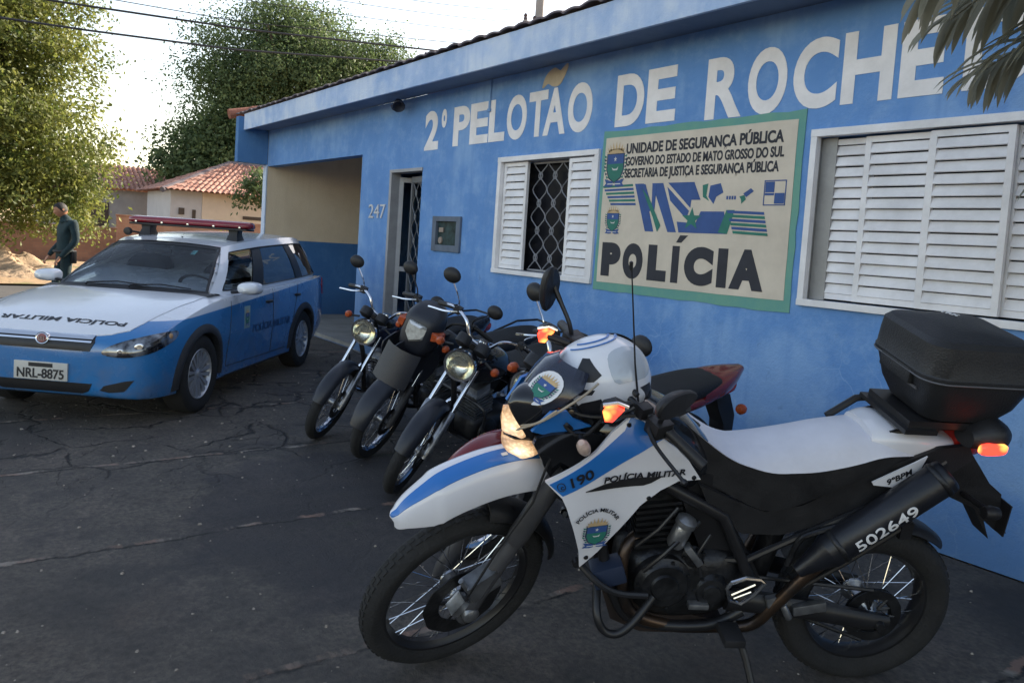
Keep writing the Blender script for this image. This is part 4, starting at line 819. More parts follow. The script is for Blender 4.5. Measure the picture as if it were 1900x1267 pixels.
# main frame tubes
mb = MB()
for sgn in (1, -1):
    mb.tube(catmull([(1.19, 0, .98), (1.10, sgn * .06, .90), (1.04, sgn * .10, .70), (.96, sgn * .11, .42), (.86, sgn * .12, .30), (.62, sgn * .13, .295), (.50, sgn * .13, .36)], 5), .019, 10); mb.tube([(1.16, sgn * .03, .95), (.9, sgn * .12, .86), (.62, sgn * .12, .72), (.50, sgn * .13, .50)], .022, 10)
mb.lathe([(.03, 0), (.035, .01), (.035, .2), (.03, .21)], Vector((1.255, 0, .90)) - sax * .05, sax, 16)
mb.build('main_frame', M_DKFR, PB)
panel([(.66, .86), (.60, .72), (.52, .60), (.46, .50), (.43, .44), (.52, .38), (.60, .42), (.66, .55), (.74, .72), (.80, .85)], lambda x, z: .10, .05, 1, 0, 1).build('battery_cover', M_DKFR, PB)
panel([(.66, .86), (.60, .72), (.52, .60), (.46, .50), (.43, .44), (.52, .38), (.60, .42), (.66, .55), (.74, .72), (.80, .85)], lambda x, z: .10, .05, -1, 0, 1).build('battery_cover', M_DKFR, PB)
panel([(.99, .41), (.95, .30), (.84, .25), (.60, .25), (.55, .30), (.75, .34), (.92, .40)], lambda x, z: .115, .23, 1, 0, 1).build('skid_plate', pmat('brown_skid_plate', (.03, .022, .02), .55, .3, .3, 8), PB)
for sgn in (1, -1):
    mb = MB(); mb.tube(catmull([(1.10, sgn * .13, .545), (1.03, sgn * .19, .50), (.96, sgn * .20, .468), (.86, sgn * .20, .462)], 4), .011, 8)
    mb.tube(catmull([(1.015, sgn * .13, .45), (1.02, sgn * .20, .385), (.995, sgn * .215, .335), (.95, sgn * .22, .325), (.90, sgn * .21, .36), (.83, sgn * .17, .435)], 4), .014, 10); mb.lathe([(0, .02), (.012, .02), (.014, 0)], (1.10, sgn * .145, .545), (0, sgn, 0), 10)
    mb.build('crash_bar', M_DKFR, PB)
    mb = MB(); hp = [(.588, .482), (.575, .505), (.530, .524), (.480, .520), (.462, .508), (.490, .462), (.532, .424), (.573, .436)]
    c2 = (.528, .482); sh = lambda k: [(c2[0] + (x - c2[0]) * k, c2[1] + (z - c2[1]) * k) for x, z in hp]
    mb.tube([(x, .178 * sgn, z) for x, z in hp], .0075, 8, closed=True)
    mb.tube([(.565, .17 * sgn, .452), (.49, .17 * sgn, .495)], .005, 6); mb.tube([(.555, .17 * sgn, .438), (.50, .17 * sgn, .466)], .004, 6)
    mb.build('heel_guard', M_STEEL if sgn > 0 else M_ALU, PB, angle=30)
    mb = MB(); mb.box((-.035, -.01, -.014), (.035, .085, .014), 0, Matrix.Translation((.565, sgn * .185 if sgn > 0 else -.26, .335))); mb.build('footpeg', M_BLACKP, PB, bevel=.004)
    mb = MB(); mb.tube([(.345, sgn * .165, .475), (.20, sgn * .17, .59), (.04, sgn * .17, .725), (.0, sgn * .165, .79), (-.075, sgn * .15, .915)], .010, 8); mb.box((-.02, -.012, -.03), (.02, .012, .03), 0, Matrix.Translation((.02, sgn * .17, .725))); mb.build('rear_rail', M_DKFR, PB)
    mb = MB(); mb.tube([(.56, sgn * .12, .40), (.30, sgn * .125, .375), (.04, sgn * .118, .325), (-.04, sgn * .115, .318)], [.032, .03, .027, .02], 10, flat=1.3); mb.lathe([(0, .02), (.014, .02), (.018, .01), (.018, -.02)], (0, sgn * .13, .32), (0, sgn, 0), 12); mb.build('swingarm', M_DKFR, PB)
mb = MB(); mb.box((0, -.012, -.018), (.115, .012, .018), 0, Matrix.Translation((.335, .155, .385)) @ Matrix.Rotation(R(193), 4, 'Y')); mb.box((0, -.012, -.02), (.07, .012, .018), 0, Matrix.Translation((.43, .15, .41)) @ Matrix.Rotation(R(195), 4, 'Y')); mb.tube([(.375, .16, .41), (.345, .165, .36)], .013, 8); mb.build('chain_guard', M_ALU, PB, bevel=.004)
mb = MB(); mb.lathe([(.07, 0), (.105, 0), (.105, .006), (.07, .006), (.07, 0)], (0, .085, .32), (0, 1, 0), 40)
for k in range(6): a_ = k * math.pi / 3; mb.tube([(.03 * math.cos(a_), .088, .32 + .03 * math.sin(a_)), (.08 * math.cos(a_), .088, .32 + .08 * math.sin(a_))], .006, 5)
mb.tube([(0.02, .088, .425), (.5, .088, .47)], .007, 6); mb.tube([(0.02, .088, .215), (.5, .088, .40)], .007, 6); mb.build('chain_and_sprocket', M_DKMETAL, PB)
mb = arc_shell((0, 0, .32), .36, R(28), R(128), .075, .03, 16); mb.build('inner_rear_fender', M_BLACKP, PB)
mb = MB(); mb.tube([(.54, .12, .35), (.485, .19, .22), (.452, .30, .078)], [.013, .012, .012], 8); mb.box((-.025, -.025, -.006), (.025, .025, .006), 0, Matrix.Translation((.45, .303, .075)) @ Matrix.Rotation(R(13), 4, 'X')); mb.build('side_stand', M_DKFR, PB)
# shock, rear fender / plate holder, tail light
mb = MB(); mb.tube([(.42, .0, .40), (.36, 0, .70)], .04, 12); mb.build('shock_absorber', M_DKMETAL, PB)
mb = panel([(-.05, .96), (-.10, .90), (-.20, .78), (-.30, .74), (-.385, .62), (-.345, .70), (-.40, .655), (-.445, .645), (-.40, .72), (-.385, .80), (-.33, .84), (-.28, .90), (-.22, .97)], lambda x, z: .045, .09, 1, 0, 0); mb.build('rear_fender', M_BLACKP, PB, smooth=False)
mb = MB(); mb.box((-.40, -.09, .66), (-.395, .09, .78)); mb.build('plate_holder', M_BLACKP, PB)
mb = MB(); loftx(mb, [(-.14, 0, 1.0, .08, .05, .05, 2.5), (-.20, 0, 1.0, .08, .05, .07, 2.5), (-.26, 0, .985, .05, .035, .05, 2.5)], 16, 4); mb.build('tail_light', M_REDL, PB)
for sgn in (1, -1):
    mb = MB(); mb.tube([(-.24, sgn * .05, .80), (-.26, sgn * .15, .80)], .01, 8); mb.lathe([(0, -.03), (.02, -.025), (.026, 0), (.02, .025), (0, .03)], (-.26, sgn * .17, .80), (1, 0, 0), 12); mb.build('turn_signal', M_BLACKP, PB)
# rear strobe on its pod
mb = MB(); loftx(mb, [(-.125, .13, 1.055, .05, .03, .03, 2.6), (-.17, .14, 1.07, .07, .055, .04, 2.6), (-.22, .14, 1.075, .065, .05, .035, 2.6), (-.265, .13, 1.065, .03, .025, .02, 2.6)], 16, 4); po = mb.build('strobe_light', M_BLACKP, PB); tag(po, 'lit red strobe pod below the top box')
mb = MB()
el = [(.043 * math.copysign(abs(math.cos(a)) ** .6, math.cos(a)), .019 * math.copysign(abs(math.sin(a)) ** .6, math.sin(a))) for a in (k * math.pi / 10 for k in range(20))]
mb.loft([[(-.170 + .97 * x * k, .205 + d + x * -.1, 1.052 + z * k - x * .12) for x, z in el] for k, d in ((1, 0), (1, .012), (.85, .018))], True, True); mb.build('lit_lens', M_STROBE, po)
# rack and top box
mb = MB()
for y in (-.09, .09): mb.tube([(.11, y, 1.03), (.0, y, 1.06), (-.20, y, 1.07), (-.30, y, 1.05)], .010, 8)
mb.tube([(.20, -.14, .98), (.10, -.15, 1.05), (.0, -.14, 1.07), (-.15, -.13, 1.07)], .013, 8)
mb.box((-.16, -.13, 1.075), (.07, .13, 1.098)); mb.box((-.02, -.15, 1.06), (.09, .15, 1.075)); mb.build('rear_rack', M_DKFR, PB)
def box_ring(z, x0, x1, hw, r_, n=6):
    pts = []
    for cx, cy, a0 in ((x1 - r_, hw - r_, 0), (x0 + r_, hw - r_, 90), (x0 + r_, -hw + r_, 180), (x1 - r_, -hw + r_, 270)):
        for k in range(n + 1): a = R(a0 + 90 * k / n); pts.append((cx + r_ * math.cos(a), cy + r_ * math.sin(a), z))
    return pts
M_CASE = pmat('textured_black_case', (.016, .0165, .019), .48, 0, .25, 7, .18, 160)
rake = lambda z: 0.10 * (z - 1.1)
def br(z, x0, x1, hw, r_): return box_ring(z, x0 + rake(z), x1 + rake(z), hw, r_)
mb = MB(); mb.loft([br(1.098, -.20, .0, .12, .05), br(1.105, -.23, .015, .135, .055), br(1.16, -.275, .04, .165, .065), br(1.235, -.31, .055, .183, .07), br(1.247, -.313, .056, .184, .07)], True, True); tb = mb.build('top_box', M_CASE, PB, angle=35); tag(tb, 'black plastic top case')
mb = MB(); mb.loft([br(1.250, -.314, .057, .185, .07), br(1.254, -.322, .066, .194, .075), br(1.266, -.322, .066, .194, .075), br(1.272, -.318, .062, .190, .072), br(1.33, -.312, .055, .186, .07), br(1.366, -.305, .048, .181, .065), br(1.382, -.292, .034, .168, .065), br(1.396, -.20, -.04, .09, .05), br(1.398, -.15, -.07, .03, .02)], True, True); lid = mb.build('lid', M_CASE, tb, angle=30)
mb = MB(); mb.tube(br(1.2525, -.3225, .0665, .1945, .075), .003, 6, closed=True); mb.build('lid_seam', pmat('grey_seam', (.09, .09, .10), .4), tb)
mb = MB(); mb.box((-.012, -.09, -.025), (.012, .09, .025), 0, Matrix.Translation((.072, 0, 1.235))); mb.build('latch', M_CASE, tb, bevel=.006)
mb = MB(); mb.box((-.003, -.03, -.004), (.003, .03, .004), 0, Matrix.Translation((.062, .08, 1.205)) @ Matrix.Rotation(R(0), 4, 'Y')); mb.build('trim', pmat('grey_seam', (.09, .09, .1)), tb)
mb = MB(); text_on(mb, 'TRK', (-.10, -.11, 1.4005), (-.62, .78, 0), (-.78, -.62, 0), (0, 0, 1), .06, .022, .04, .1, .0015)
mb.xf(lambda v: Vector((v.x, v.y, v.z))); mb.build('badge', M_TEXTW, lid, smooth=False)

# ---------------------------------------------------------------- helmet resting on the bars
HC = PB.matrix_world @ Vector((1.065, .02, 1.142))
HM = bpy.data.objects.new('motorcycle_helmet', None); COL.objects.link(HM); HM.location = HC
tag(HM, 'white open helmet with black vents and blue stripes resting on the handlebar', 'helmet')
hx = Vector((fw.x, fw.y, 0)).normalized(); hy = Vector((-hx.y, hx.x, 0)); tilt = R(18)
hX = hx * math.cos(tilt) - zz * math.sin(tilt); hZ = zz * math.cos(tilt) + hx * math.sin(tilt); 
rl = R(12); hY = hy * math.cos(rl) - hZ * math.sin(rl); hZ2 = hZ * math.cos(rl) + hy * math.sin(rl)
def hp_(th, ph, k=1.):
    """th: azimuth (0 = front), ph: elevation"""
    ca = math.cos(ph); x = math.cos(th) * ca; y = math.sin(th) * ca; z = math.sin(ph)
    sx_ = .165 if x > 0 else .150
    p = Vector((x * sx_ * (1 + .10 * max(0, -z)), y * .125 * (1 - .04 * z), z * (.135 if z > 0 else .125)))
    if x > .35 and z < 0: p.x += .03 * (x - .35) * -z * 3
    return (hX * p.x + hY * p.y + hZ2 * p.z) * k * 1.08
rings = []; mb = MB()
for i in range(25):
    ph = R(-52) + R(141.9) * i / 24; rings.append([hp_(2 * math.pi * k / 48, ph) for k in range(48)])
rings.append([hp_(0, R(90))] * 48); inner = [[p * .93 for p in r_] for r_ in rings]
mb.loft(rings, True, False).loft(inner, True, False).loft([rings[0], inner[0]], True, False)
mb.build('shell', pmat('white_helmet_paint', (.68, .69, .74), .22, 0, .06, 5, 0, 60, .5), HM)
def hpatch(name, pts, m, k=1.006, lift=.0, sub=1):
    mb = MB(); P_ = catmull([(a, e_, 0) for a, e_ in pts], 3, True) if sub else [Vector((a, e_, 0)) for a, e_ in pts]
    bm = bmesh.new(); vs = [bm.verts.new(p) for p in P_]; f = bm.faces.new(vs); bmesh.ops.triangulate(bm, faces=[f])
    for L in (20, 10, 6):
        es = [e for e in bm.edges if e.calc_length() > L]
        if es: bmesh.ops.subdivide_edges(bm, edges=es, cuts=1); bmesh.ops.triangulate(bm, faces=bm.faces)
    bm.verts.index_update(); n_ = len(bm.verts); V_ = [hp_(R(v.co.x), R(v.co.y), k) for v in bm.verts]; F_ = [tuple(v.index for v in f.verts) for f in bm.faces]; E_ = [(e.verts[0].index, e.verts[1].index) for e in bm.edges if len(e.link_faces) == 1]; bm.free()
    W_ = [v * .985 for v in V_]; mb.add(V_ + W_, F_ + [(a, b_, b_ + n_, a + n_) for a, b_ in E_]); return mb.build(name, m, HM)
M_VENT = pmat('helmet_vent_black', (.012, .013, .018), .5, 0, .2)
hpatch('visor_shade', [(98, 14), (116, 8), (150, 2), (168, 22), (150, 46), (120, 52), (100, 44)], pmat('grey_visor', (.42, .46, .52), .12, 0, .05, 5, 0, 60, .6), 1.012)
hpatch('front_vent', [(52, 24), (76, 20), (86, 26), (74, 50), (62, 52)], M_VENT, 1.008, sub=0)
hpatch('front_vent', [(50, 8), (72, 5), (76, 10), (52, 17)], M_VENT, 1.008, sub=0)
hpatch('face_opening', [(40, -22), (60, -4), (80, -2), (84, -22), (92, -48), (40, -48)], M_VENT, 1.010, sub=0)
hpatch('rear_vent', [(128, -6), (150, -10), (160, -40), (146, -34)], M_VENT, 1.008, sub=0)
hpatch('pivot_cover', [(-160, 25), (-120, 25), (-120, 50), (-160, 50)], M_VENT, 1.05)
for e_ in (62, 71):
    mb = MB(); mb.tube([hp_(R(a), R(e_ + 5 * math.sin(R(a))), 1.006) for a in range(20, 200, 8)], .0055, 6, flat=.5); mb.build('blue_stripe', M_BPAINT, HM)
# ---------------------------------------------------------------- street motorcycles parked against the wall
M_CHROME = pmat('chrome', (.72, .73, .76), .08, 1., 0)
def street_bike(name, contact, heading, lean_deg, steer_deg, label, paint, fend, tailm, style='round', lift=0.):
    root = bpy.data.objects.new(name, None); COL.objects.link(root); root.empty_display_size = .2
    h = Vector((math.cos(heading), math.sin(heading), 0)); lf_ = Vector((-h.y, h.x, 0)); ln = R(lean_deg); WBs = 1.30
    a_, b_ = lf_ * math.cos(ln) - zz * math.sin(ln), zz * math.cos(ln) + lf_ * math.sin(ln); o = Vector((*contact, 0)) - h * WBs
    root.matrix_world = Matrix(((h.x, a_.x, b_.x, o.x), (h.y, a_.y, b_.y, o.y), (h.z, a_.z, b_.z, o.z), (0, 0, 0, 1)))
    tag(root, label, 'motorcycle', 'dark motorcycles parked in a row against the wall')
    ax_ = Vector((-math.sin(R(26)), 0, math.cos(R(26)))); sp_ = Vector((WBs + .09, 0, 0)); SMt = Matrix.Rotation(R(steer_deg), 3, ax_)
    ss = lambda p: sp_ + SMt @ (Vector(p) - sp_)
    def X(mb): return mb.xf(ss)
    sl_, sf_, su_ = SMt @ Vector((0, 1, 0)), SMt @ Vector((1, 0, 0)), SMt @ Vector((0, 0, 1))
    Rw = .302
    wheel(root, 'rear_wheel', (0, 0, Rw), Rw, .046, .235, spokes=32)
    wheel(root, 'front_wheel', ss((WBs, 0, Rw)), Rw, .038, .238, sl_, sf_, su_, spokes=32, disc=.11 if style != 'trail' else .1, rim_m=M_STEEL)
    A = Vector((WBs, 0, Rw))
    for s in (1, -1):
        mb = MB(); a = A + Vector((0, s * .078, 0)); mb.tube([a - ax_ * .03, a + ax_ * .02, a + ax_ * .28, a + ax_ * .29], [.018, .026, .024, .017], 12); fo = X(mb).build('fork_leg', M_FORK if style == 'trail' else M_ALU, root)
        mb = MB(); mb.tube([a + ax_ * .28, a + ax_ * .70], .0155, 12); X(mb).build('stanchion', M_STEEL, fo)
        mb = MB(); mb.tube([A + Vector((-.18, s * .11, .62)), A + Vector((-.18, s * .17, .60))], .008, 6); X(mb).build('indicator_stem', M_BLACKP, root)
        mb = MB(); mb.lathe([(0, .03), (.016, .026), (.025, .010), (.026, -.012), (.016, -.026), (0, -.03)], A + Vector((-.17, s * .19, .60)), (1, 0, 0), 14); X(mb).build('indicator', M_ORANGE, root)
        mb = MB(); mb.lathe([(0, -.035), (.02, -.03), (.03, -.012), (.032, .012), (.02, .03), (0, .035)], (-.36, s * .14, .70), (1, 0, 0), 12); mb.build('indicator', M_ORANGE, root)
        mb = MB(); mb.tube([(-.02, s * .12, .32), (.08, s * .115, .62)], [.03, .028], 12); mb.build('shock_absorber', M_STEEL, root)
        mb = MB(); mb.tube([(.46, s * .10, .36), (0, s * .11, Rw)], .018, 8); mb.build('swingarm', M_DKFR, root)
    lo = 0 if style != 'trail' else .0
    mb = arc_shell(A if style != 'trail' else A + Vector((0, 0, .0)), Rw + lift + (.022 if style != 'trail' else .05), R(18 if style != 'trail' else 8), R(158), .058 if style != 'trail' else .072, .04, 22); fo = X(mb).build('front_fender', fend, root)
    # headlight
    UPC = Vector((-.05, 0, .07))
    hc = A + Vector((-.085, 0, .565)); fz = Vector((1, 0, -.10)).normalized()
    if style == 'round':
        mb = MB(); mb.lathe([(0, -.13), (.05, -.12), (.085, -.075), (.095, -.02), (.095, .0)], hc, fz, 28); ho_ = X(mb).build('headlight', M_BLACKP, root)
        mb = MB(); mb.lathe([(.088, .004), (.100, .006), (.101, -.012), (.094, -.016)], hc, fz, 28); X(mb).build('bezel', M_CHROME, ho_)
        mb = MB(); mb.lathe([(0, -.052), (.03, -.05), (.06, -.035), (.086, .001)], hc, fz, 28); X(mb).build('reflector', pmat('lamp_reflector', (.86, .82, .66), .12, 1., .3, 60), ho_)
        mb = MB(); mb.lathe([(0, .018), (.045, .013), (.075, .006), (.088, .002)], hc, fz, 28); X(mb).build('lens', pmat('glass_lens', (.95, .93, .86), .03, 0, 0, trans=.92, ior=1.25, bump=.5, bscale=40), ho_)
        for s in (1, -1):
            mb = MB(); c_ = A + Vector((-.17, s * .065, .685)); mb.lathe([(0, .03), (.04, .03), (.046, .02), (.046, -.03), (.02, -.045), (0, -.045)], c_, (-.55, 0, .83), 20); X(mb).build('gauge', M_BLACKP, root)
    else:
        mb = MB(); loftx(mb, [(1.34, 0, .86, .035, .06, .06, 2.6), (1.315, 0, .89, .10, .115, .15, 2.8), (1.25, 0, .91, .135, .15, .20, 2.8), (1.17, 0, .93, .13, .16, .20, 2.6), (1.09, 0, .96, .09, .11, .12, 2.6)], 24, 5); mb.xf(lambda v: v + UPC); ho_ = X(mb).build('headlight_cowl', paint, root)
        mb = MB()
        for s in (1,): mb.loft([[(1.352 - .10 * (abs(y) / .1) ** 2 * k - .03 + d_, y * k, .915 + z * k) for y, z in ((-.10, .035), (-.05, .05), (.05, .05), (.10, .035), (.075, -.045), (.0, -.075), (-.075, -.045))] for k, d_ in ((1, .0), (1, .055), (.8, .070))], True, True)
        mb.xf(lambda v: v + UPC); X(mb).build('headlight', pmat('glass_lens2', (.8, .78, .72), .08, .5, .3, 40), ho_, angle=25)
        for s in (1, -1):
            mb = MB(); mb.loft([[(1.255 + d_, s * (.130 + y * k), .915 + z * k) for y, z in ((-.03, .035), (.028, .024), (.034, -.018), (-.02, -.04))] for k, d_ in ((1, -.05), (1, .04), (.75, .055))], True, True); mb.xf(lambda v: v + UPC); X(mb).build('side_indicator', M_ORANGE, ho_, angle=30)
        panel([(1.36, .80), (1.32, .86), (1.18, .90), (1.02, .84), (.98, .72), (1.06, .58), (1.20, .56), (1.30, .66)], lambda x, z: .06 + .25 * max(0, 1.36 - x) ** 1.3, .01, 1, 2, 1).build('leg_shield', paint, root)
        panel([(1.36, .80), (1.32, .86), (1.18, .90), (1.02, .84), (.98, .72), (1.06, .58), (1.20, .56), (1.30, .66)], lambda x, z: .06 + .25 * max(0, 1.36 - x) ** 1.3, .01, -1, 2, 1).build('leg_shield', paint, root)
        mb = MB(); mb.loft([[(1.405 + (z - .8) * -.25 - .5 * y * y * 6, y, z) for y in (-.13, -.08, 0, .08, .13)] for z in (.86, .78, .70, .62)] , False, False); X(mb).build('front_shield', paint, root)
        mb = MB(); text_on(mb, 'H', (1.392, -.018, .79), (0, 1, 0), (0, 0, 1), (1, 0, 0), .036, .03, .02); X(mb).build('emblem', M_REDL, root, smooth=False)
    # bars
    top = A + ax_ * .72
    mb = MB(); br_ = catmull([top + Vector((-.15, .37, .05)), top + Vector((-.08, .25, .10)), top + Vector((0, .13, .09)), top + Vector((0.01, .06, .01)), top + Vector((.01, -.06, .01)), top + Vector((0, -.13, .09)), top + Vector((-.08, -.25, .10)), top + Vector((-.15, -.37, .05))], 6); mb.tube(br_, .011, 8); hb_ = X(mb).build('handlebar', M_STEEL if style == 'round' else M_DKFR, root)
    mb = MB(); mb.box((-.03, -.12, -.02), (.035, .12, .02), 0, Matrix.Translation(top - ax_ * .02)); X(mb).build('fork_yoke', M_DKMETAL, root, bevel=.005)
    for s in (1, -1):
        e0, e1 = top + Vector((-.155, s * .375, .047)), top + Vector((-.095, s * .26, .095))
        mb = MB(); mb.tube([e0, e0.lerp(e1, .05), e1, e1.lerp(e0, -.1)], [.016, .0175, .0165, .02], 10); mb.box((-.025, -.022, -.022), (.03, .022, .02), 0, Matrix.Translation(top + Vector((-.07, s * .225, .10)))); X(mb).build('grip', M_BLACKP, hb_)
        mb = MB(); mb.tube(catmull([top + Vector((-.04, s * .22, .095)), top + Vector((.0, s * .28, .075)), top + Vector((-.03, s * .36, .045)), top + Vector((-.045, s * .40, .03))], 4), .0065, 6); X(mb).build('lever', M_BLACKP if s > 0 else M_STEEL, hb_)
        mb = MB(); m0 = top + Vector((-.06, s * .23, .11)); m1 = m0 + Vector((.01, s * .09, .135)); mb.tube(catmull([m0, m0 + Vector((.02, s * .01, .06)), m1], 5), .005, 6); mi_ = X(mb).build('mirror', M_CHROME if style == 'round' else M_DKFR, root)
        mb = MB(); rg = []
        for d_, k in ((-.012, .0), (-.012, .9), (-.006, 1.), (.004, .98), (.016, .75), (.022, .3), (.0225, .01)): rg.append([m1 + Vector((d_, s * .03, .035)) + k * Vector((0, .058 * math.cos(t), .048 * math.sin(t))) for t in (q_ * math.pi / 9 for q_ in range(18))])
        mb.loft(rg, True, False); X(mb).build('mirror_head', M_BLACKP, mi_)
    # tank, seat, tail, side covers
    if style != 'trail':
        mb = MB(); loftx(mb, [(1.08, 0, .80, .05, .05, .07, 2.4), (1.02, 0, .82, .105, .085, .12, 2.6), (.90, 0, .83, .135, .11, .14, 2.7), (.76, 0, .82, .125, .095, .12, 2.6), (.66, 0, .79, .085, .05, .08, 2.4)], 24, 5); to_ = mb.build('fuel_tank', paint, root)
        mb = MB(); mb.lathe([(0, .015), (.032, .015), (.036, 0)], (.90, 0, .94), (0, 0, 1), 16); mb.build('fuel_cap', M_STEEL, to_)
    else:
        mb = MB(); loftx(mb, [(1.08, 0, .84, .05, .05, .07, 2.4), (1.0, 0, .84, .10, .09, .13, 2.6), (.86, 0, .83, .12, .10, .14, 2.7), (.68, 0, .79, .08, .05, .08, 2.4)], 24, 5); mb.build('fuel_tank', paint, root)
    mb = MB(); loftx(mb, [(.70, 0, .785, .07, .03, .05, 2.6), (.60, 0, .775, .11, .035, .06, 3), (.42, 0, .77, .135, .04, .06, 3), (.20, 0, .80, .135, .045, .07, 3), (-.05, 0, .835, .125, .045, .07, 3), (-.22, 0, .85, .10, .035, .06, 3), (-.27, 0, .85, .05, .02, .03, 3)], 20, 5); mb.build('seat', pmat('black_vinyl_seat', (.014, .014, .016), .6, 0, .3, 9, .2, 120), root)
    mb = MB(); loftx(mb, [(.25, 0, .72, .12, .04, .06, 2.6), (.0, 0, .755, .125, .04, .06, 2.6), (-.22, 0, .81, .10, .04, .06, 2.6), (-.34, 0, .86, .06, .03, .04, 2.6)], 18, 4); mb.build('tail_cowl', tailm, root)
    if lift:
        mb = MB(); loftx(mb, [(-.02, 0, .80, .125, .05, .09, 2.6), (-.18, 0, .83, .125, .06, .09, 2.8), (-.32, 0, .865, .09, .045, .07, 2.8), (-.44, 0, .90, .035, .02, .03, 2.6)], 18, 4); mb.build('tail_fairing', tailm, root)
    mb = MB(); loftx(mb, [(-.26, 0, .80, .085, .035, .05, 2.8), (-.35, 0, .815, .075, .035, .05, 2.8), (-.385, 0, .82, .04, .02, .03, 2.8)], 16, 4); mb.build('tail_light', M_REDL, root)
    for s in (1, -1):
        panel([(.66, .76), (.50, .74), (.34, .72), (.30, .60), (.40, .50), (.56, .52), (.64, .60)], lambda x, z: .125, .02, s, 2, 1).build('side_cover', paint, root)
        if lift: continue
        mb = MB(); mb.tube([(.15, s * .14, .82), (-.10, s * .135, .90), (-.30, s * .09, .92), (-.33, 0, .92)], .009, 6); mb.build('grab_rail', M_DKFR, root)
    mb = MB(); mb.tube([(1.16, 0, .86), (1.05, 0, .62), (.98, 0, .36), (.80, .06, .28), (.45, .09, .30), (.42, .09, .55), (.30, .1, .70), (-.2, .09, .78)], .018, 8); mb.tube([(1.14, 0, .84), (.7, .05, .72), (.45, .08, .62)], .018, 8); mb.build('frame', M_DKFR, root)
    eg_ = empty('engine'); eg_.parent = root
    mb = MB(); loftx(mb, [(.90, 0, .38, .05, .05, .05, 3), (.86, 0, .38, .11, .09, .10, 3), (.70, 0, .38, .13, .11, .12, 3.4), (.52, 0, .38, .12, .10, .10, 3.2), (.46, 0, .38, .06, .06, .06, 3)], 20, 4)
    for x_, r_ in ((.78, .085), (.60, .06)): mb.lathe([(0, .03), (r_ * .7, .028), (r_, .015), (r_ * 1.03, 0)], (x_, .125, .38), (0, 1, 0), 24)
    mb.build('crankcase', M_DKMETAL, eg_)
    Mx = Matrix.Translation((.80, 0, .48)) @ Matrix.Rotation(R(18), 4, 'Y'); mb = MB()
    for i in range(7): mb.box((-.075, -.09, i * .024), (.085, .09, i * .024 + .010), 0, Mx)
    mb.box((-.06, -.07, -.03), (.065, .07, .20), 0, Mx); mb.build('cylinder', M_ALU, eg_, smooth=False)
    mb = MB(); mb.tube(catmull([(.90, -.03, .58), (.99, -.08, .50), (.95, -.12, .30), (.60, -.14, .26), (.30, -.15, .29)], 6), .019, 10); mb.tube([(.32, -.155, .29), (.25, -.16, .30), (-.20, -.17, .40), (-.26, -.17, .415)], [.02, .042, .045, .03], 16); mb.build('exhaust', M_DKMETAL if style == 'trail' else M_CHROME, root)
    mb = arc_shell((0, 0, Rw), Rw + .045, R(40), R(150), .075, .03, 16); mb.build('rear_fender', M_BLACKP, root)
    panel([(-.20, .78), (-.34, .76), (-.44, .62), (-.47, .47), (-.43, .49), (-.40, .44), (-.36, .56), (-.26, .68)], lambda x, z: .055, .11, 1, 0, 0).build('plate_flap', M_BLACKP, root, smooth=False)
    mb = MB(); mb.box((.05, .085, .25), (.5, .10, .36)); mb.build('chain_cover', M_BLACKP, root, bevel=.01)
    mb = MB(); mb.tube([(.50, .10, .28), (.47, .18, .14), (.45, .245, .045)], .010, 8); mb.build('side_stand', M_DKFR, root)
    mb = MB(); mb.tube([(.55, -.22, .27), (.55, .22, .27)], .011, 8)
    for s in (1, -1): mb.tube([(.55, s * .14, .27), (.55, s * .23, .27)], .02, 10)
    mb.build('footpeg', M_BLACKP, root)
    if style == 'round':
        mb = MB()
        for s in (1, -1): mb.tube(catmull([(1.02, 0, .62), (1.0, s * .20, .60), (.97, s * .22, .50), (.95, s * .20, .36), (.93, 0, .32)], 5), .010, 8)
        mb.build('leg_guard', M_DKFR, root)
    return root
M_BK1 = pmat('black_gloss_tank', (.012, .014, .020), .15, 0, .2, 5, 0, 60, .6); M_BK2 = pmat('graphite_plastic', (.018, .020, .028), .38, 0, .2, 6, .06, 120); M_RED = pmat('dark_red_paint', (.16, .012, .014), .22, 0, .15, 5, 0, 60, .5)
M_NAVY = pmat('dark_navy_paint', (.012, .018, .045), .2, 0, .2, 5, 0, 60, .6)
HD = math.atan2(-.95, .30)
street_bike('parked_motorcycle', (-5.40, 2.30), HD, 12, 26, 'black motorcycle with round headlight, farthest along the row, just beside the car', M_NAVY, M_BK2, M_BK1)
street_bike('parked_motorcycle', (-4.80, 2.40), HD - R(4), 13, 22, 'dark grey motorcycle with a square headlight cowl between orange indicators', M_BK2, M_BK2, M_BK1, 'trail')
street_bike('parked_motorcycle', (-4.08, 2.25), HD, 16, 24, 'black motorcycle with round headlight and bare chrome fork in front of the window', M_BK1, M_BK2, M_BK1)
street_bike('parked_motorcycle', (-3.04, 2.10), R(-88), 12, 7, 'red fendered motorcycle with red tail, half hidden behind the police motorcycle', M_RED, M_RED, M_RED, 'round', .05)
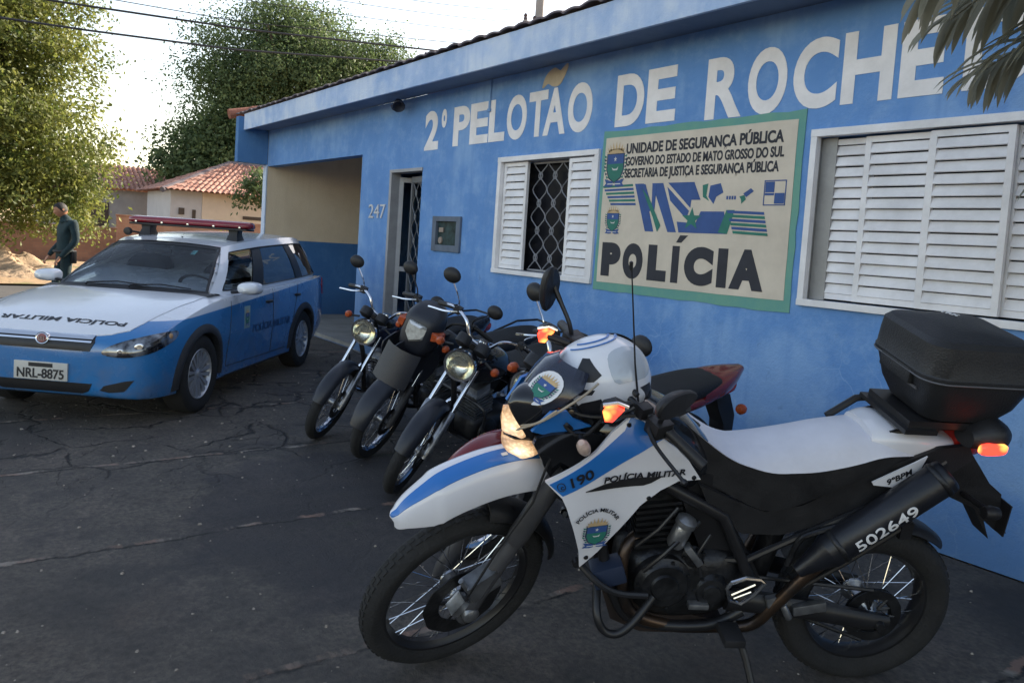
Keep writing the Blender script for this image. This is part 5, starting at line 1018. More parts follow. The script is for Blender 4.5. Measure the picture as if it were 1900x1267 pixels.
# ---------------------------------------------------------------- police estate car
CAR = empty('police_car', (-7.98, 1.87, 0), math.atan2(-.64, .769), 'white over blue police estate car with red light bar on the roof', 'car')
cm_, N, b = basemat('car_two_tone_paint', .22); c = N.coord(); xyz = N.sep(c); b.inputs['Coat Weight'].default_value = .7; b.inputs['Coat Roughness'].default_value = .05
line = N.math('ADD', xyz[2], N.math('MULTIPLY', xyz[0], .060))
N.l.new(N.mix(N.rng(line, .868, .872), (.018, .145, .40), (.66, .68, .72)), b.inputs['Base Color']); dcol = N.mix(N.math('MULTIPLY', N.rng(N.noise(c, 5, 7, .7), .40, .70), N.rng(xyz[2], .18, .62, .55, .0)), N.mix(N.rng(line, .868, .872), (.018, .155, .40), (.66, .68, .72)), (.20, .15, .11))
N.l.new(dcol, b.inputs['Base Color']); N.l.new(N.rng(N.noise(c, 4, 4), .3, .7, .18, .34), b.inputs['Roughness'])
M_CAR = cm_; M_CWHITE = pmat('car_white_paint', (.66, .68, .72), .22, 0, .04, 3, 0, 60, .7); M_CPL = pmat('car_grey_plastic', (.030, .031, .035), .6, 0, .2, 10, .15, 140)
gm_, N, b = basemat('car_glass', .03); b.inputs['Base Color'].default_value = (.72, .78, .82, 1); b.inputs['Transmission Weight'].default_value = 1; b.inputs['IOR'].default_value = 1.06; b.inputs['Coat Weight'].default_value = .35; b.inputs['Coat Roughness'].default_value = .02
tg_, N, b = basemat('tinted_glass', .03); b.inputs['Base Color'].default_value = (.02, .03, .045, 1); b.inputs['Alpha'].default_value = .78; b.inputs['Coat Weight'].default_value = .6; b.inputs['Coat Roughness'].default_value = .02
M_GLASS, M_TINT = gm_, tg_
# lower body: half section control points per station (x; then y,z pairs from sill to centre line of the top)
ST_ = [  # x, sill z, y at sill, y at .45, y max (z .62), shoulder (y, z), inner (y, z), centre z
 (2.055, .40, .30, .34, .36, (.34, .62), (.25, .645), .65),
 (2.03, .28, .52, .60, .60, (.57, .66), (.38, .70), .705),
 (1.97, .235, .64, .715, .715, (.68, .70), (.46, .745), .755),
 (1.86, .22, .70, .775, .775, (.735, .755), (.52, .80), .81),
 (1.68, .21, .74, .805, .81, (.765, .815), (.56, .855), .87),
 (1.40, .20, .76, .815, .825, (.775, .875), (.60, .915), .925),
 (1.10, .20, .76, .815, .825, (.775, .915), (.62, .95), .965),
 (.85, .20, .76, .81, .825, (.775, .94), (.66, .965), .985),
 (.55, .20, .76, .81, .825, (.775, .955), (.64, .962), .965),
 (.0, .20, .76, .81, .825, (.775, .970), (.66, .972), .972),
 (-.7, .20, .76, .81, .825, (.775, .99), (.66, .992), .992),
 (-1.3, .21, .75, .81, .825, (.770, 1.01), (.66, 1.012), 1.012),
 (-1.75, .24, .72, .80, .81, (.755, 1.03), (.64, 1.032), 1.032),
 (-2.02, .27, .66, .77, .775, (.72, 1.04), (.60, 1.04), 1.04),
 (-2.14, .30, .60, .72, .72, (.68, 1.03), (.55, 1.03), 1.03),
 (-2.17, .38, .55, .66, .66, (.60, .98), (.45, .99), .99)]
def half(s): 
    x, zs, y0, y1, y2, sh, inn, zc = s
    return [(x, 0, zs), (x, y0 * .6, zs), (x, y0, zs), (x, y0 + (y1 - y0) * .7, zs + .07), (x, y1, .45), (x, y2, min(.62, sh[1] - .06)), (x, (y2 + sh[0]) / 2 + .012, sh[1] - .035), (x, sh[0] - .012, sh[1]), (x, inn[0], inn[1]), (x, inn[0] * .5, (inn[1] + zc * 2) / 3), (x, 0, zc)]
cols = [catmull([half(s)[k] for s in ST_], 5) for k in range(11)]
rings = []
for i in range(len(cols[0])):
    hp = [cols[k][i] for k in range(11)]; hs = catmull(hp, 3)
    rings.append([tuple(p) for p in hs] + [(p.x, -p.y, p.z) for p in reversed(hs[1:-1])])
body = MB().loft(rings, True, True)
bvh = BVHTree.FromPolygons([Vector(v) for v in body.v], body.f)
bo = body.build('body', [M_CAR, M_DARK], CAR, angle=38)
WH = [(1.233, .69, 1), (1.233, -.69, -1), (-1.233, .69, 1), (-1.233, -.69, -1)]
cut = MB()
for x, y, s in WH: cut.lathe([(0, -.35), (.355, -.35), (.355, .35), (0, .35)], (x, s * .80, .315), (0, 1, 0), 40)
co = cut.build('cutter', [M_DARK, M_DARK], CAR, smooth=False)
for p in co.data.polygons: p.material_index = 1
md = bo.modifiers.new('b', 'BOOLEAN'); md.operation = 'DIFFERENCE'; md.object = co; md.solver = 'EXACT'
dg = bpy.context.evaluated_depsgraph_get(); dg.update(); nm = bpy.data.meshes.new_from_object(bo.evaluated_get(dg)); bo.modifiers.clear(); bo.data = nm; nm.name = 'body'
bpy.data.objects.remove(co)
def hit(o, d, off=.004):
    r = bvh.ray_cast(Vector(o), Vector(d)); 
    if r[0] is None: return None
    n = r[1]; n = -n if n.dot(Vector(d)) > 0 else n
    return r[0] + n * off
def cpatch(outline, mode, off=.004, th=.01, s=1, sub=3, out=None):
    """sheet that follows the car body; outline in (y,z) seen from the front or (x,z) from the side or (x,y) from above"""
    bm = bmesh.new(); vs = [bm.verts.new((a, c_, 0)) for a, c_ in outline]; f = bm.faces.new(vs); bmesh.ops.triangulate(bm, faces=[f])
    for L in (.12, .06, .035)[:sub]:
        es = [e for e in bm.edges if e.calc_length() > L]
        if es: bmesh.ops.subdivide_edges(bm, edges=es, cuts=1); bmesh.ops.triangulate(bm, faces=bm.faces)
    bm.verts.index_update(); V_ = []
    dd = {'f': Vector((-1, 0, 0)), 's': Vector((0, -s, 0)), 't': Vector((0, 0, -1))}[mode]
    for v in bm.verts:
        o = {'f': Vector((3, s * v.co.x, v.co.y)), 's': Vector((v.co.x, s * 2, v.co.y)), 't': Vector((v.co.x, s * v.co.y, 2))}[mode]
        h_ = hit(o, dd, off); V_.append(h_ if h_ is not None else None)
    ok = [v for v in V_ if v is not None]
    V_ = [v if v is not None else min(ok, key=lambda q: 0) for v in V_]
    n_ = len(V_); F_ = [tuple(v.index for v in f.verts) for f in bm.faces]; E_ = [(e.verts[0].index, e.verts[1].index) for e in bm.edges if len(e.link_faces) == 1]; bm.free()
    mb = out or MB(); mb.add(V_ + [v + dd * th for v in V_], F_ + [(a, b_, b_ + n_, a + n_) for a, b_ in E_]); return mb
# bonnet (all white), with a shut line from its own thickness
bon = [(2.018, 0), (2.005, .30), (1.955, .46), (1.88, .56), (1.75, .60), (1.45, .655), (1.15, .69), (.93, .70), (.95, .55), (1.0, .0)]
bon = bon + [(x, -y) for x, y in reversed(bon[1:-1])]
ho = cpatch(bon, 't', .006, .02).build('bonnet', M_CWHITE, CAR, angle=30)
mb = MB(); V_, F_, xa, xb = text_geo('POLÍCIA MILITAR', .03)
tv = []
for v in V_:       # mirror writing, read in a rear-view mirror
    a = (v.x - xa) / (xb - xa); y = .50 - a * .97 + .0; x = 1.79 + v.y * .085; h_ = hit((x, y, 2), (0, 0, -1), .0085 + v.z * .05); tv.append(h_)
mb.add(tv, F_); mb.build('lettering', M_TEXTK, ho, smooth=False)
# front face
M_CK = pmat('car_black_trim', (.012, .012, .014), .45, 0, .2)
cpatch([(-.35, .62), (.35, .62), (.38, .69), (.36, .742), (-.36, .742), (-.38, .69)], 'f', .006, .02).build('grille', M_CK, CAR)
mb = cpatch([(-.36, .708), (.36, .708), (.365, .738), (-.365, .738)], 'f', .014, .01); cpatch([(-.355, .686), (.355, .686), (.36, .698), (-.36, .698)], 'f', .012, .01, out=mb); mb.build('chrome_bar', M_CHROME, CAR)
bx = hit((3, 0, .70), (-1, 0, 0), 0)
mb = MB(); mb.lathe([(0, .034), (.035, .032), (.042, .028), (.048, .03), (.05, .0)], bx, (1, 0, .15), 28); bg = mb.build('badge', M_STEEL, CAR)
mb = MB(); mb.lathe([(0, .0355), (.036, .0335), (.036, .030)], bx, (1, 0, .15), 28); mb.build('badge_disc', pmat('badge_red', (.20, .04, .05), .3), bg)
mb = MB()
for k in range(4): mb.box((.033, -.022 + k * .0125, -.018), (.039, -.016 + k * .0125, .018), 0, Matrix.Translation(bx))
mb.build('badge_bars', M_STEEL, bg, smooth=False)
cpatch([(-.30, .285), (.30, .285), (.345, .315), (.375, .385), (-.375, .385), (-.345, .315)], 'f', .004, .015).build('lower_intake', M_CK, CAR)
for s in (1, -1): cpatch([(.43, .335), (.50, .315), (.60, .335), (.665, .425), (.60, .415), (.46, .375)], 'f', .004, .015, s).build('fog_lamp_recess', M_CK, CAR)
cpatch([(-.62, .218), (.62, .218), (.66, .245), (.60, .25), (-.60, .25), (-.66, .245)], 'f', .006, .015).build('lower_bumper', M_CPL, CAR)
px_ = hit((3, 0, .47), (-1, 0, 0), .012).x
mb = MB().box((px_ - .012, -.20, .390), (px_ + .004, .20, .520)); po = mb.build('number_plate', pmat('grey_plate', (.50, .49, .46), .4, 0, .06), CAR, bevel=.003)
mb = MB(); text_on(mb, 'NRL-8875', (px_ + .0045, -.175, .403), (0, 1, 0), (0, 0, 1), (1, 0, 0), .35, .068, .02); mb.box((px_ + .003, -.09, .483), (px_ + .0055, .09, .511)); mb.build('plate_lettering', M_TEXTK, po, smooth=False)
hlm, N, b = basemat('headlamp', .06); c = N.coord(); b.inputs['Coat Weight'].default_value = 1; 
N.l.new(N.mix(N.rng(N.noise(c, 9, 3), .42, .62), (.012, .013, .018), (.22, .24, .27)), b.inputs['Base Color']); b.inputs['Metallic'].default_value = .4
for s in (1, -1):
    # swept headlamp: runs from beside the grille round the corner of the wing
    pts = [(1.985, .42, .60), (1.975, .44, .655), (1.93, .55, .715), (1.80, .70, .765), (1.66, .775, .775), (1.61, .800, .755), (1.66, .812, .705), (1.80, .775, .655), (1.90, .70, .615), (1.96, .56, .585)]
    pc = catmull(pts, 3, True); cen = Vector((1.85, .64, .68)); vs = []
    def onb(p): 
        q = Vector((p.x, p.y, p.z)); d = Vector((q.x - .9, q.y - 0, (q.z - .5) * .25)).normalized(); h_ = bvh.ray_cast(q + d * 1.0, -d); h_ = h_[0] if h_[0] else q
        return h_ + d * .007
    K_ = 5
    for k in range(K_): vs.append([onb(cen + (p - cen) * (1 - k / K_)) for p in pc])
    cc = onb(cen); mb = MB(); rg = [[(v.x, s * v.y, v.z) for v in r_] for r_ in vs] + [[(cc.x, s * cc.y, cc.z)] * len(pc)]
    mb.loft(rg, True, False); lo_ = mb.build('headlight', hlm, CAR)
    for yy, zz_, r_ in ((.63, .67, .034), (.50, .63, .022)):
        o_ = onb(Vector((1.9, yy, zz_))); d = Vector((o_.x - .9, o_.y, (o_.z - .5) * .25)).normalized(); mb = MB(); mb.lathe([(0, .002), (r_ * .5, .004), (r_ * .9, .003), (r_, .001), (r_ * 1.0, -.004)], (o_.x, s * o_.y, o_.z), (d.x, s * d.y, d.z), 20); mb.build('reflector', M_STEEL, lo_)
    o_ = onb(Vector((1.70, .775, .735))); mb = MB(); mb.lathe([(0, .004), (.02, .003), (.026, -.002)], (o_.x, s * o_.y, o_.z), (.3, s * .9, 0), 14); mb.build('lens', pmat('amber_lens', (.5, .3, .16), .2), lo_)
# wheels, arches, sills
def car_wheel(x, y, s):
    w = empty('wheel'); w.parent = CAR; c0 = Vector((x, y, .315)); ax_ = Vector((0, s, 0)); mb = MB()
    mb.lathe([(.20, -.09), (.25, -.10), (.29, -.095), (.312, -.075), (.315, -.03), (.315, .04), (.312, .075), (.29, .095), (.25, .098), (.205, .085), (.20, .07)], c0, ax_, 48); mb.build('tyre', M_RUB, w)
    mb = MB(); mb.lathe([(.205, -.08), (.20, .0), (.195, .05), (.205, .082), (.198, .088), (.186, .07), (.178, .03), (.175, -.05)], c0, ax_, 48); mb.lathe([(0, .078), (.022, .078), (.03, .07), (.05, .066), (.052, .03), (0, .03)], c0, ax_, 24)
    for k in range(8):
        a = 2 * math.pi * k / 8; u = Vector((math.cos(a), 0, math.sin(a))); v = Vector((-math.sin(a), 0, math.cos(a)))
        for sg in (-1, 1):
            A_ = [c0 + u * .03 + v * sg * .020 + ax_ * .066, c0 + u * .03 + v * sg * .002 + ax_ * .066, c0 + u * .192 + v * sg * .014 + ax_ * .078, c0 + u * .192 + v * sg * .050 + ax_ * .078]
            mb.add(A_ + [p - ax_ * .03 for p in A_], [(0, 1, 2, 3), (0, 4, 5, 1), (1, 5, 6, 2), (2, 6, 7, 3), (3, 7, 4, 0)])
    mb.build('rim', pmat('alloy_silver', (.42, .43, .46), .35, .6, .1), w)
    mb = MB(); mb.lathe([(.17, -.02), (.17, .0), (0, .0)], c0, ax_, 32); mb.build('brake_drum', M_DARK, w)
for x, y, s in WH: car_wheel(x, s * .725, s)
for x, y, s in WH:
    mb = MB(); rg = []
    for i in range(29):
        a = R(-8) + R(196) * i / 28; ca, sa = math.cos(a), math.sin(a); P0 = lambda r_: (x + r_ * ca, .315 + r_ * sa)
        o_ = []
        for r_, dy in ((.348, -.03), (.350, .016), (.362, .022), (.40, .016), (.43, .002), (.432, -.02)):
            px2, pz2 = P0(r_); h_ = hit((px2, s * 2, max(pz2, .26)), (0, -s, 0), 0); yb = abs(h_.y) if h_ is not None else .79
            o_.append((px2, s * (max(min(yb, .83), .775) + dy), pz2))
        rg.append(o_)
    mb.loft(rg, True, True); mb.build('wheel_arch_trim', M_CPL, CAR)
for s in (1, -1):
    cpatch([(.80, .20), (.80, .225), (-.80, .225), (-.80, .20)], 's', .006, .02, s).build('sill_trim', M_CPL, CAR)
    mb = MB()
    for x0, z0, x1, z1 in ((.70, .96, .74, .30), (-.28, .975, -.30, .30), (-1.02, .985, -.86, .55), (.74, .30, -.75, .285)):
        pts = [hit((x0 + (x1 - x0) * k / 12, s * 2, z0 + (z1 - z0) * k / 12), (0, -s, 0), .0005) for k in range(13)]; mb.tube([p for p in pts if p is not None], .0035, 5)
    mb.build('door_seam', M_CK, CAR)
    for x0 in (-.16, -.98):
        c0 = hit((x0, s * 2, .84 + (0 if x0 > -.5 else .02)), (0, -s, 0), .0); mb = MB(); loftx(mb, [(c0.x - .08, c0.y, c0.z, .006, .008, .008, 2.4), (c0.x - .05, c0.y + s * .012, c0.z, .016, .016, .016, 2.4), (c0.x + .05, c0.y + s * .012, c0.z, .016, .016, .016, 2.4), (c0.x + .08, c0.y, c0.z, .006, .008, .008, 2.4)], 12, 3); mb.build('door_handle', M_CK, CAR)
    mb = MB(); V_, F_, xa, xb = text_geo('POLÍCIA MILITAR', .02); tv = []
    for v in V_:
        a = (v.x - xa) / (xb - xa); x = (.22 - a * 1.0) if s > 0 else (-.78 + a * 1.0); tv.append(hit((x, s * 2, .545 + v.y * .10), (0, -s, 0), .003 + v.z * .05))
    mb.add(tv, F_); mb.build('lettering', pmat('dark_blue_decal', (.012, .05, .14), .4), CAR, smooth=False)
    def Pcar(a, b_, ly, s=s):
        h_ = hit((a, s * 2, b_), (0, -s, 0), .002 + .0006 * ly); return h_ if h_ is not None else Vector((a, s * .82, b_))
    o_ = MB(); n_ = [(.36 + .085 * math.cos(k * math.pi / 8), .72 + .13 * math.sin(k * math.pi / 8)) for k in range(16)]
    cpatch([(.30, .60), (.42, .60), (.425, .83), (.295, .83)], 's', .002, .004, s, 2).build('crest_backing', pmat('pale_crest_ground', (.25, .36, .36), .4), CAR)
    make_crest('crest', CAR, .36, .71, .10, .20, Pcar)
# greenhouse: ruled side frames with glass, roof, windscreen
def Lc(t): return catL[min(int(t * (len(catL) - 1) + .5), len(catL) - 1)]
LOW = [(.86, .675, .950), (.55, .745, .960), (.0, .758, .972), (-.7, .758, .992), (-1.3, .753, 1.012), (-1.80, .72, 1.034), (-2.05, .645, 1.045)]
UPP = [(.24, .495, 1.418), (.04, .538, 1.456), (-.35, .558, 1.50), (-.75, .565, 1.527), (-1.15, .562, 1.545), (-1.50, .552, 1.552), (-1.72, .53, 1.535)]
TB = [0, .10, .30, .335, .375, .62, .655, .69, .93, 1.0]
def interp(P, t):
    P2 = catmull(P, 12); x = t * (len(P2) - 1); i = min(int(x), len(P2) - 2); return P2[i].lerp(P2[i + 1], x - i)
for s in (1, -1):
    frm, blk, gls, tin, blk2, tin2 = MB(), MB(), MB(), MB(), MB(), MB()
    SB = [0, .09, .85, 1.0]
    T_ = sorted(set([round(k / 60, 4) for k in range(61)] + TB))
    def pt(t, u, off=0.):
        a, b_ = interp(LOW, t), interp(UPP, t); p = a.lerp(b_, u); bul = .03 * math.sin(u * math.pi); return Vector((p.x, s * (p.y + bul + off), p.z))
    for t0, t1 in zip(T_, T_[1:]):
        tm = (t0 + t1) / 2
        for u0, u1 in zip(SB, SB[1:]):
            mid = u0 > .05 and u1 < .95
            if not mid: tgt, off = frm, 0
            elif tm < .10: tgt, off = frm, 0
            elif tm < .335 : tgt, off = gls, -.008
            elif tm < .375: tgt, off = blk, -.002
            elif tm < .62: tgt, off = tin, -.008
            elif tm < .69: tgt, off = blk2, -.002
            elif tm < .93: tgt, off = tin2, -.008
            else: tgt, off = frm, 0
            if mid and tgt is gls and tm > .30: tgt, off = blk, -.002
            k = 4 if mid else 1; uu = [u0 + (u1 - u0) * j / k for j in range(k + 1)]
            for a_, b_ in zip(uu, uu[1:]):
                q_ = [pt(t0, a_, off), pt(t1, a_, off), pt(t1, b_, off), pt(t0, b_, off)]; w_ = [p - Vector((0, s * (.03 if tgt is frm else .012), 0)) for p in q_]
                tgt.add(q_ + w_, [(0, 1, 2, 3), (7, 6, 5, 4), (0, 4, 5, 1), (2, 6, 7, 3)] )
    frm.build('side_frame', M_CWHITE, CAR, smooth=False); blk.build('window_pillar', M_CK, CAR, angle=60); blk2.build('window_pillar', M_CK, CAR, angle=60); tin2.build('rear_quarter_window', M_TINT, CAR, angle=60)
    go = gls.build('side_window', M_GLASS, CAR, angle=60); tin.build('rear_side_window', M_TINT, CAR, angle=60)
    # black surround of the side glass
    mb = MB(); lp = [pt(.103 + .825 * k / 30, .085, .003) for k in range(31)] + [pt(.928 - .825 * k / 30, .855, .003) for k in range(31)]; mb.tube(lp, .007, 6, closed=True); mb.build('window_seal', M_CK, CAR)
    # mirror on the front door
    mb = MB(); loftx(mb, [(.70, s * .93, 1.03, .02, .02, .02, 2.4), (.66, s * .93, 1.035, .085, .05, .055, 2.5), (.60, s * .93, 1.035, .10, .062, .065, 2.6), (.54, s * .93, 1.035, .102, .064, .066, 2.6), (.525, s * .93, 1.035, .09, .055, .056, 2.6)], 20, 4); mo = mb.build('door_mirror', M_CWHITE, CAR)
    mb = MB(); mb.tube([(.60, s * .77, .985), (.60, s * .87, 1.0)], .025, 8, flat=.6); mb.build('mirror_arm', M_CK, mo)
ROOF = MB(); rg = []
T2 = [k / 60 for k in range(61)]
for t in T2:
    u_ = interp(UPP, t); r_ = []
    for k in range(17):
        q_ = k / 8 - 1; crown = .028 * (1 - abs(q_) ** 2.2); fx2 = (.10 * (1 - q_ * q_) * max(0, 1 - t * 9)) - .03 * (1 - q_ * q_) * max(0, t * 6 - 5)
        r_.append((u_.x + fx2, u_.y * q_ * (1 + 0), u_.z + crown + .004 * (1 - abs(q_))))
    rg.append(r_)
ROOF.loft(rg, False, False); ROOF.loft([[(p[0], p[1], p[2] - .02) for p in r_] for r_ in rg], False, False); ro = ROOF.build('roof', M_CWHITE, CAR, angle=60)
# windscreen
def wsp(u, q_, off=0.):
    a = Vector((.86 + .10 * (1 - q_ * q_), .668 * q_, .958 + .02 * (1 - q_ * q_))); t_ = interp(UPP, 0); b_ = Vector((t_.x + .10 * (1 - q_ * q_) + .0, t_.y * q_, t_.z + .028 * (1 - abs(q_) ** 2.2) - .004)); p = a.lerp(b_, u); p += Vector((.5, 0, .86)).normalized() * (.025 * math.sin(u * math.pi) + off); return p
def wgrid(u0, u1, q0, q1, off, nu=10, nq=20): 
    A_ = [[wsp(u0 + (u1 - u0) * i / nu, q0 + (q1 - q0) * j / nq, off) for j in range(nq + 1)] for i in range(nu + 1)]; return A_
mb = MB(); mb.loft(wgrid(.06, .95, -.975, .975, -.004), False, False); mb.loft(wgrid(.06, .95, -.975, .975, -.010), False, False); wo = mb.build('windscreen', M_GLASS, CAR, angle=60)
mb = MB()
for a in ((0, .075, -1, 1), (.945, 1, -1, 1), (.07, .95, -1, -.97), (.07, .95, .97, 1)): mb.loft(wgrid(*a, -.002, 8, 16), False, False); mb.loft(wgrid(*a, -.012, 8, 16), False, False)
mb.build('windscreen_frame', M_CK, CAR, angle=60)
mb = MB(); mb.box((-.04, -.02, -.002), (.04, .02, .003), 0, Matrix.Translation(wsp(.82, .62, -.014)) @ Matrix.Rotation(R(30), 4, 'Y')); mb.build('inspection_sticker', pmat('teal_sticker', (.08, .26, .27), .4), wo)
for q0, q1 in ((-.55, .25), (.05, .80)):
    mb = MB(); mb.tube([wsp(.02, q0, .015), wsp(.05, q0, .02), wsp(.055 + .05, (q0 + q1) / 2, .012), wsp(.075, q1, .010)], [.010, .008, .007, .006], 6); mb.build('wiper', M_CK, CAR)
mb = MB(); rg = [[(p[0], p[1], p[2]) for p in [Vector((.80 + .12 * (1 - (k / 8 - 1) ** 2) + d_, .73 * (k / 8 - 1), z)) for k in range(17)]] for d_, z in ((.14, .965), (.05, .982), (-.02, .975), (-.1, .95))]; mb.loft(rg, False, False); mb.build('scuttle', M_CK, CAR)
# tailgate
mb = MB(); l_, u_ = interp(LOW, 1), interp(UPP, 1); rg = [[(l_.x + (u_.x - l_.x) * v - .05 * (1 - q_ * q_), (l_.y + (u_.y - l_.y) * v) * q_, l_.z + (u_.z + .03 * (1 - q_ * q_) - l_.z) * v) for q_ in (j / 6 - 1 for j in range(13))] for v in (0, .15, .9, 1)]
mb.loft(rg[:2], False, False).loft(rg[2:], False, False); mb.build('tailgate', M_CWHITE, CAR); mb = MB(); mb.loft(rg[1:3], False, False); mb.build('rear_window', M_TINT, CAR)
for s in (1, -1):
    cpatch([(-2.16, .78), (-2.0, .80), (-1.96, .92), (-2.02, 1.02), (-2.12, 1.02)], 's', .006, .01, s).build('tail_lamp', M_REDL, CAR)

# interior
mb = MB(); mb.box((-1.9, -.70, .50), (.70, .70, .56)).box((.45, -.70, .60), (.80, .70, .955)); mb.build('dashboard', M_DARK, CAR, bevel=.03)
mst = pmat('dark_seat_cloth', (.03, .032, .038), .9, 0, .2)
for x0, y0 in ((-.10, .36), (-.10, -.36), (-.95, .36), (-.95, -.36)):
    mb = MB(); loftx(mb, [(-.10, 0, .5, .20, .42, .05, 4), (0, 0, .5, .24, .62, .05, 4), (.10, 0, .5, .22, .58, .05, 4)], 16, 3); mb.xf(lambda v: Vector((v.x - (v.z - .5) * .25 + x0, v.y + y0, v.z))); so = mb.build('seat', mst, CAR)
    mb = MB(); loftx(mb, [(-.05, 0, .0, .10, .07, .07, 3), (.0, 0, 0, .13, .09, .09, 3), (.05, 0, 0, .11, .08, .08, 3)], 14, 3); mb.xf(lambda v: v + Vector((x0 - .20, y0, 1.215))); mb.build('headrest', mst, so)
mb = MB(); mb.lathe([(.165, -.012), (.185, 0), (.165, .012), (.15, 0), (.165, -.012)], (.36, .36, .93), (-.85, 0, .5), 28); mb.build('steering_wheel', M_CK, CAR)
mb = MB(); mb.box((-.012, -.11, -.03), (.012, .11, .03), 0, Matrix.Translation(wsp(.86, 0, -.06))); mb.build('rear_view_mirror', M_CK, CAR, bevel=.008)
# light bar
M_LB = pmat('red_light_bar', (.20, .012, .022), .18, 0, .25, 9, 0, 60, .5); zb = 1.632
lb = empty('light_bar'); lb.parent = CAR
mb = MB(); bar_s = [(-.615, .06, .03, .02), (-.60, .09, .048, .03), (-.55, .10, .052, .032), (.0, .105, .055, .032), (.55, .10, .052, .032), (.60, .09, .048, .03), (.615, .06, .03, .02)]
rg = []
for y, hw, ht, hb_ in bar_s: rg.append([(p[1] - .20, y, p[2]) for p in ell_ring((0, 0, zb + .02), hw, ht, hb_, 20, 2.6)])
mb.loft(rg, True, True); mb.build('lens', M_LB, lb, angle=60)
mb = MB(); mb.box((-.30, -.59, zb - .030), (-.10, .59, zb - .008)); mb.build('base', M_CK, lb, bevel=.005)
for y in (-.52, -.26, .0, .26, .52):
    mb = MB(); mb.lathe([(0, .004), (.010, .003), (.012, 0)], (-.098, y, zb + .004), (1, 0, 0), 10); mb.build('bolt', M_STEEL, lb)
for y in (-.44, .44):
    mb = MB(); mb.loft([[(-.20 + dx * w, y + dy * w2, z) for dx, dy in ((-1, -1), (1, -1), (1, 1), (-1, 1))] for z, w, w2 in ((1.475, .09, .06), (1.50, .085, .055), (1.56, .06, .042), (zb - .01, .06, .05))], True, True); mb.build('bracket', M_CK, lb, bevel=.004)
mb = MB(); mb.lathe([(0, .06), (.035, .055), (.045, .03), (.03, 0), (0, 0)], (-.10, -.58, 1.52), (1, 0, 0), 16); mb.tube([(-.15, -.58, 1.52), (-.15, -.44, 1.50)], .012, 6); mb.build('siren', M_CK, lb)
mb = MB(); mb.tube([(-.02, .0, 1.478), (.0, .0, 1.50)], [.012, .006], 8); mb.build('aerial_base', M_CK, CAR)
mb = MB(); mb.box((-1.9, -.60, .24), (1.9, .60, .32)); mb.build('underbody', M_DARK, CAR)

def car_warp(v):
    x, y, z = v; k = max(0., min(1., (x - .9) / 1.1)); k = k * k * (3 - 2 * k)
    if z > .6: z = .6 + (z - .6) * .875
    z -= .055 * k * max(0., min(1., (z - .2) / .15))
    if x > 1.65: x = 1.65 + (x - 1.65) * .86
    return Vector((x, y, z))
def warp_tree(o):
    for ch in o.children:
        if ch.name.split('.')[0] == 'wheel': continue
        if ch.type == 'MESH':
            for v in ch.data.vertices: v.co = car_warp(v.co)
        warp_tree(ch)
warp_tree(CAR)
# ---------------------------------------------------------------- officer standing by the car
PX, PY = -13.95, 1.53
PE = empty('person', (PX, PY, -.0), 0, 'person in dark police uniform standing behind the car looking down', 'person')
M_UNI = pmat('dark_teal_uniform', (.010, .028, .034), .85, 0, .25, 12, .3, 40); M_SKIN = pmat('tanned_skin', (.36, .17, .10), .55, 0, .1, 10); M_HAIR = pmat('dark_hair', (.012, .009, .008), .6, 0, .3, 40, .4, 120)
def skin_mesh(name, verts, edges, radii, m, parent, sub=2):
    me = bpy.data.meshes.new(name); me.from_pydata([Vector(v) for v in verts], edges, []); o = bpy.data.objects.new(name, me); COL.objects.link(o)
    md = o.modifiers.new('k', 'SKIN'); o.modifiers.new('u', 'SUBSURF').levels = sub
    if not me.skin_vertices: me.skin_vertices.new()
    for sv_, r_ in zip(me.skin_vertices[0].data, radii): sv_.radius = r_ if isinstance(r_, tuple) else (r_, r_)
    me.skin_vertices[0].data[0].use_root = True
    dg = bpy.context.evaluated_depsgraph_get(); dg.update(); nm = bpy.data.meshes.new_from_object(o.evaluated_get(dg)); o.modifiers.clear(); o.data = nm; nm.name = name; bpy.data.meshes.remove(me)
    nm.materials.clear(); nm.materials.append(m)
    for p in nm.polygons: p.use_smooth = True
    o.parent = parent; return o
# he faces -Y (to the left), turned a little towards the yard; x local = towards camera
bv = [(0, .02, .90), (0, .02, 1.02), (0, .03, 1.18), (0, .05, 1.34), (0, .045, 1.43), (0, .0, 1.49), (0, -.03, 1.535),            # 0-6 trunk, neck
      (.20, .07, 1.385), (.245, .10, 1.13), (.215, -.06, .93), (.20, -.11, .86),                    # 7-10 near arm
      (-.20, .07, 1.385), (-.245, .08, 1.13), (-.22, -.09, .94), (-.20, -.14, .87),                  # 11-14 far arm
      (.10, .02, .84), (.105, .0, .48), (.11, .03, .09), (.12, -.10, .05),                  # 15-18
      (-.10, .02, .84), (-.11, -.06, .48), (-.11, -.04, .09), (-.11, -.18, .05)]
be = [(0, 1), (1, 2), (2, 3), (3, 4), (4, 5), (5, 6), (3, 7), (7, 8), (8, 9), (9, 10), (3, 11), (11, 12), (12, 13), (13, 14), (0, 15), (15, 16), (16, 17), (17, 18), (0, 19), (19, 20), (20, 21), (21, 22)]
br2 = [(.155, .12), (.150, .115), (.165, .125), (.175, .125), (.10, .09), (.06, .06), (.055, .055), .075, .056, .046, .03, .075, .056, .046, .03, .095, .068, .052, .045, .095, .068, .052, .045]
skin_mesh('body', bv, be, br2, M_UNI, PE)
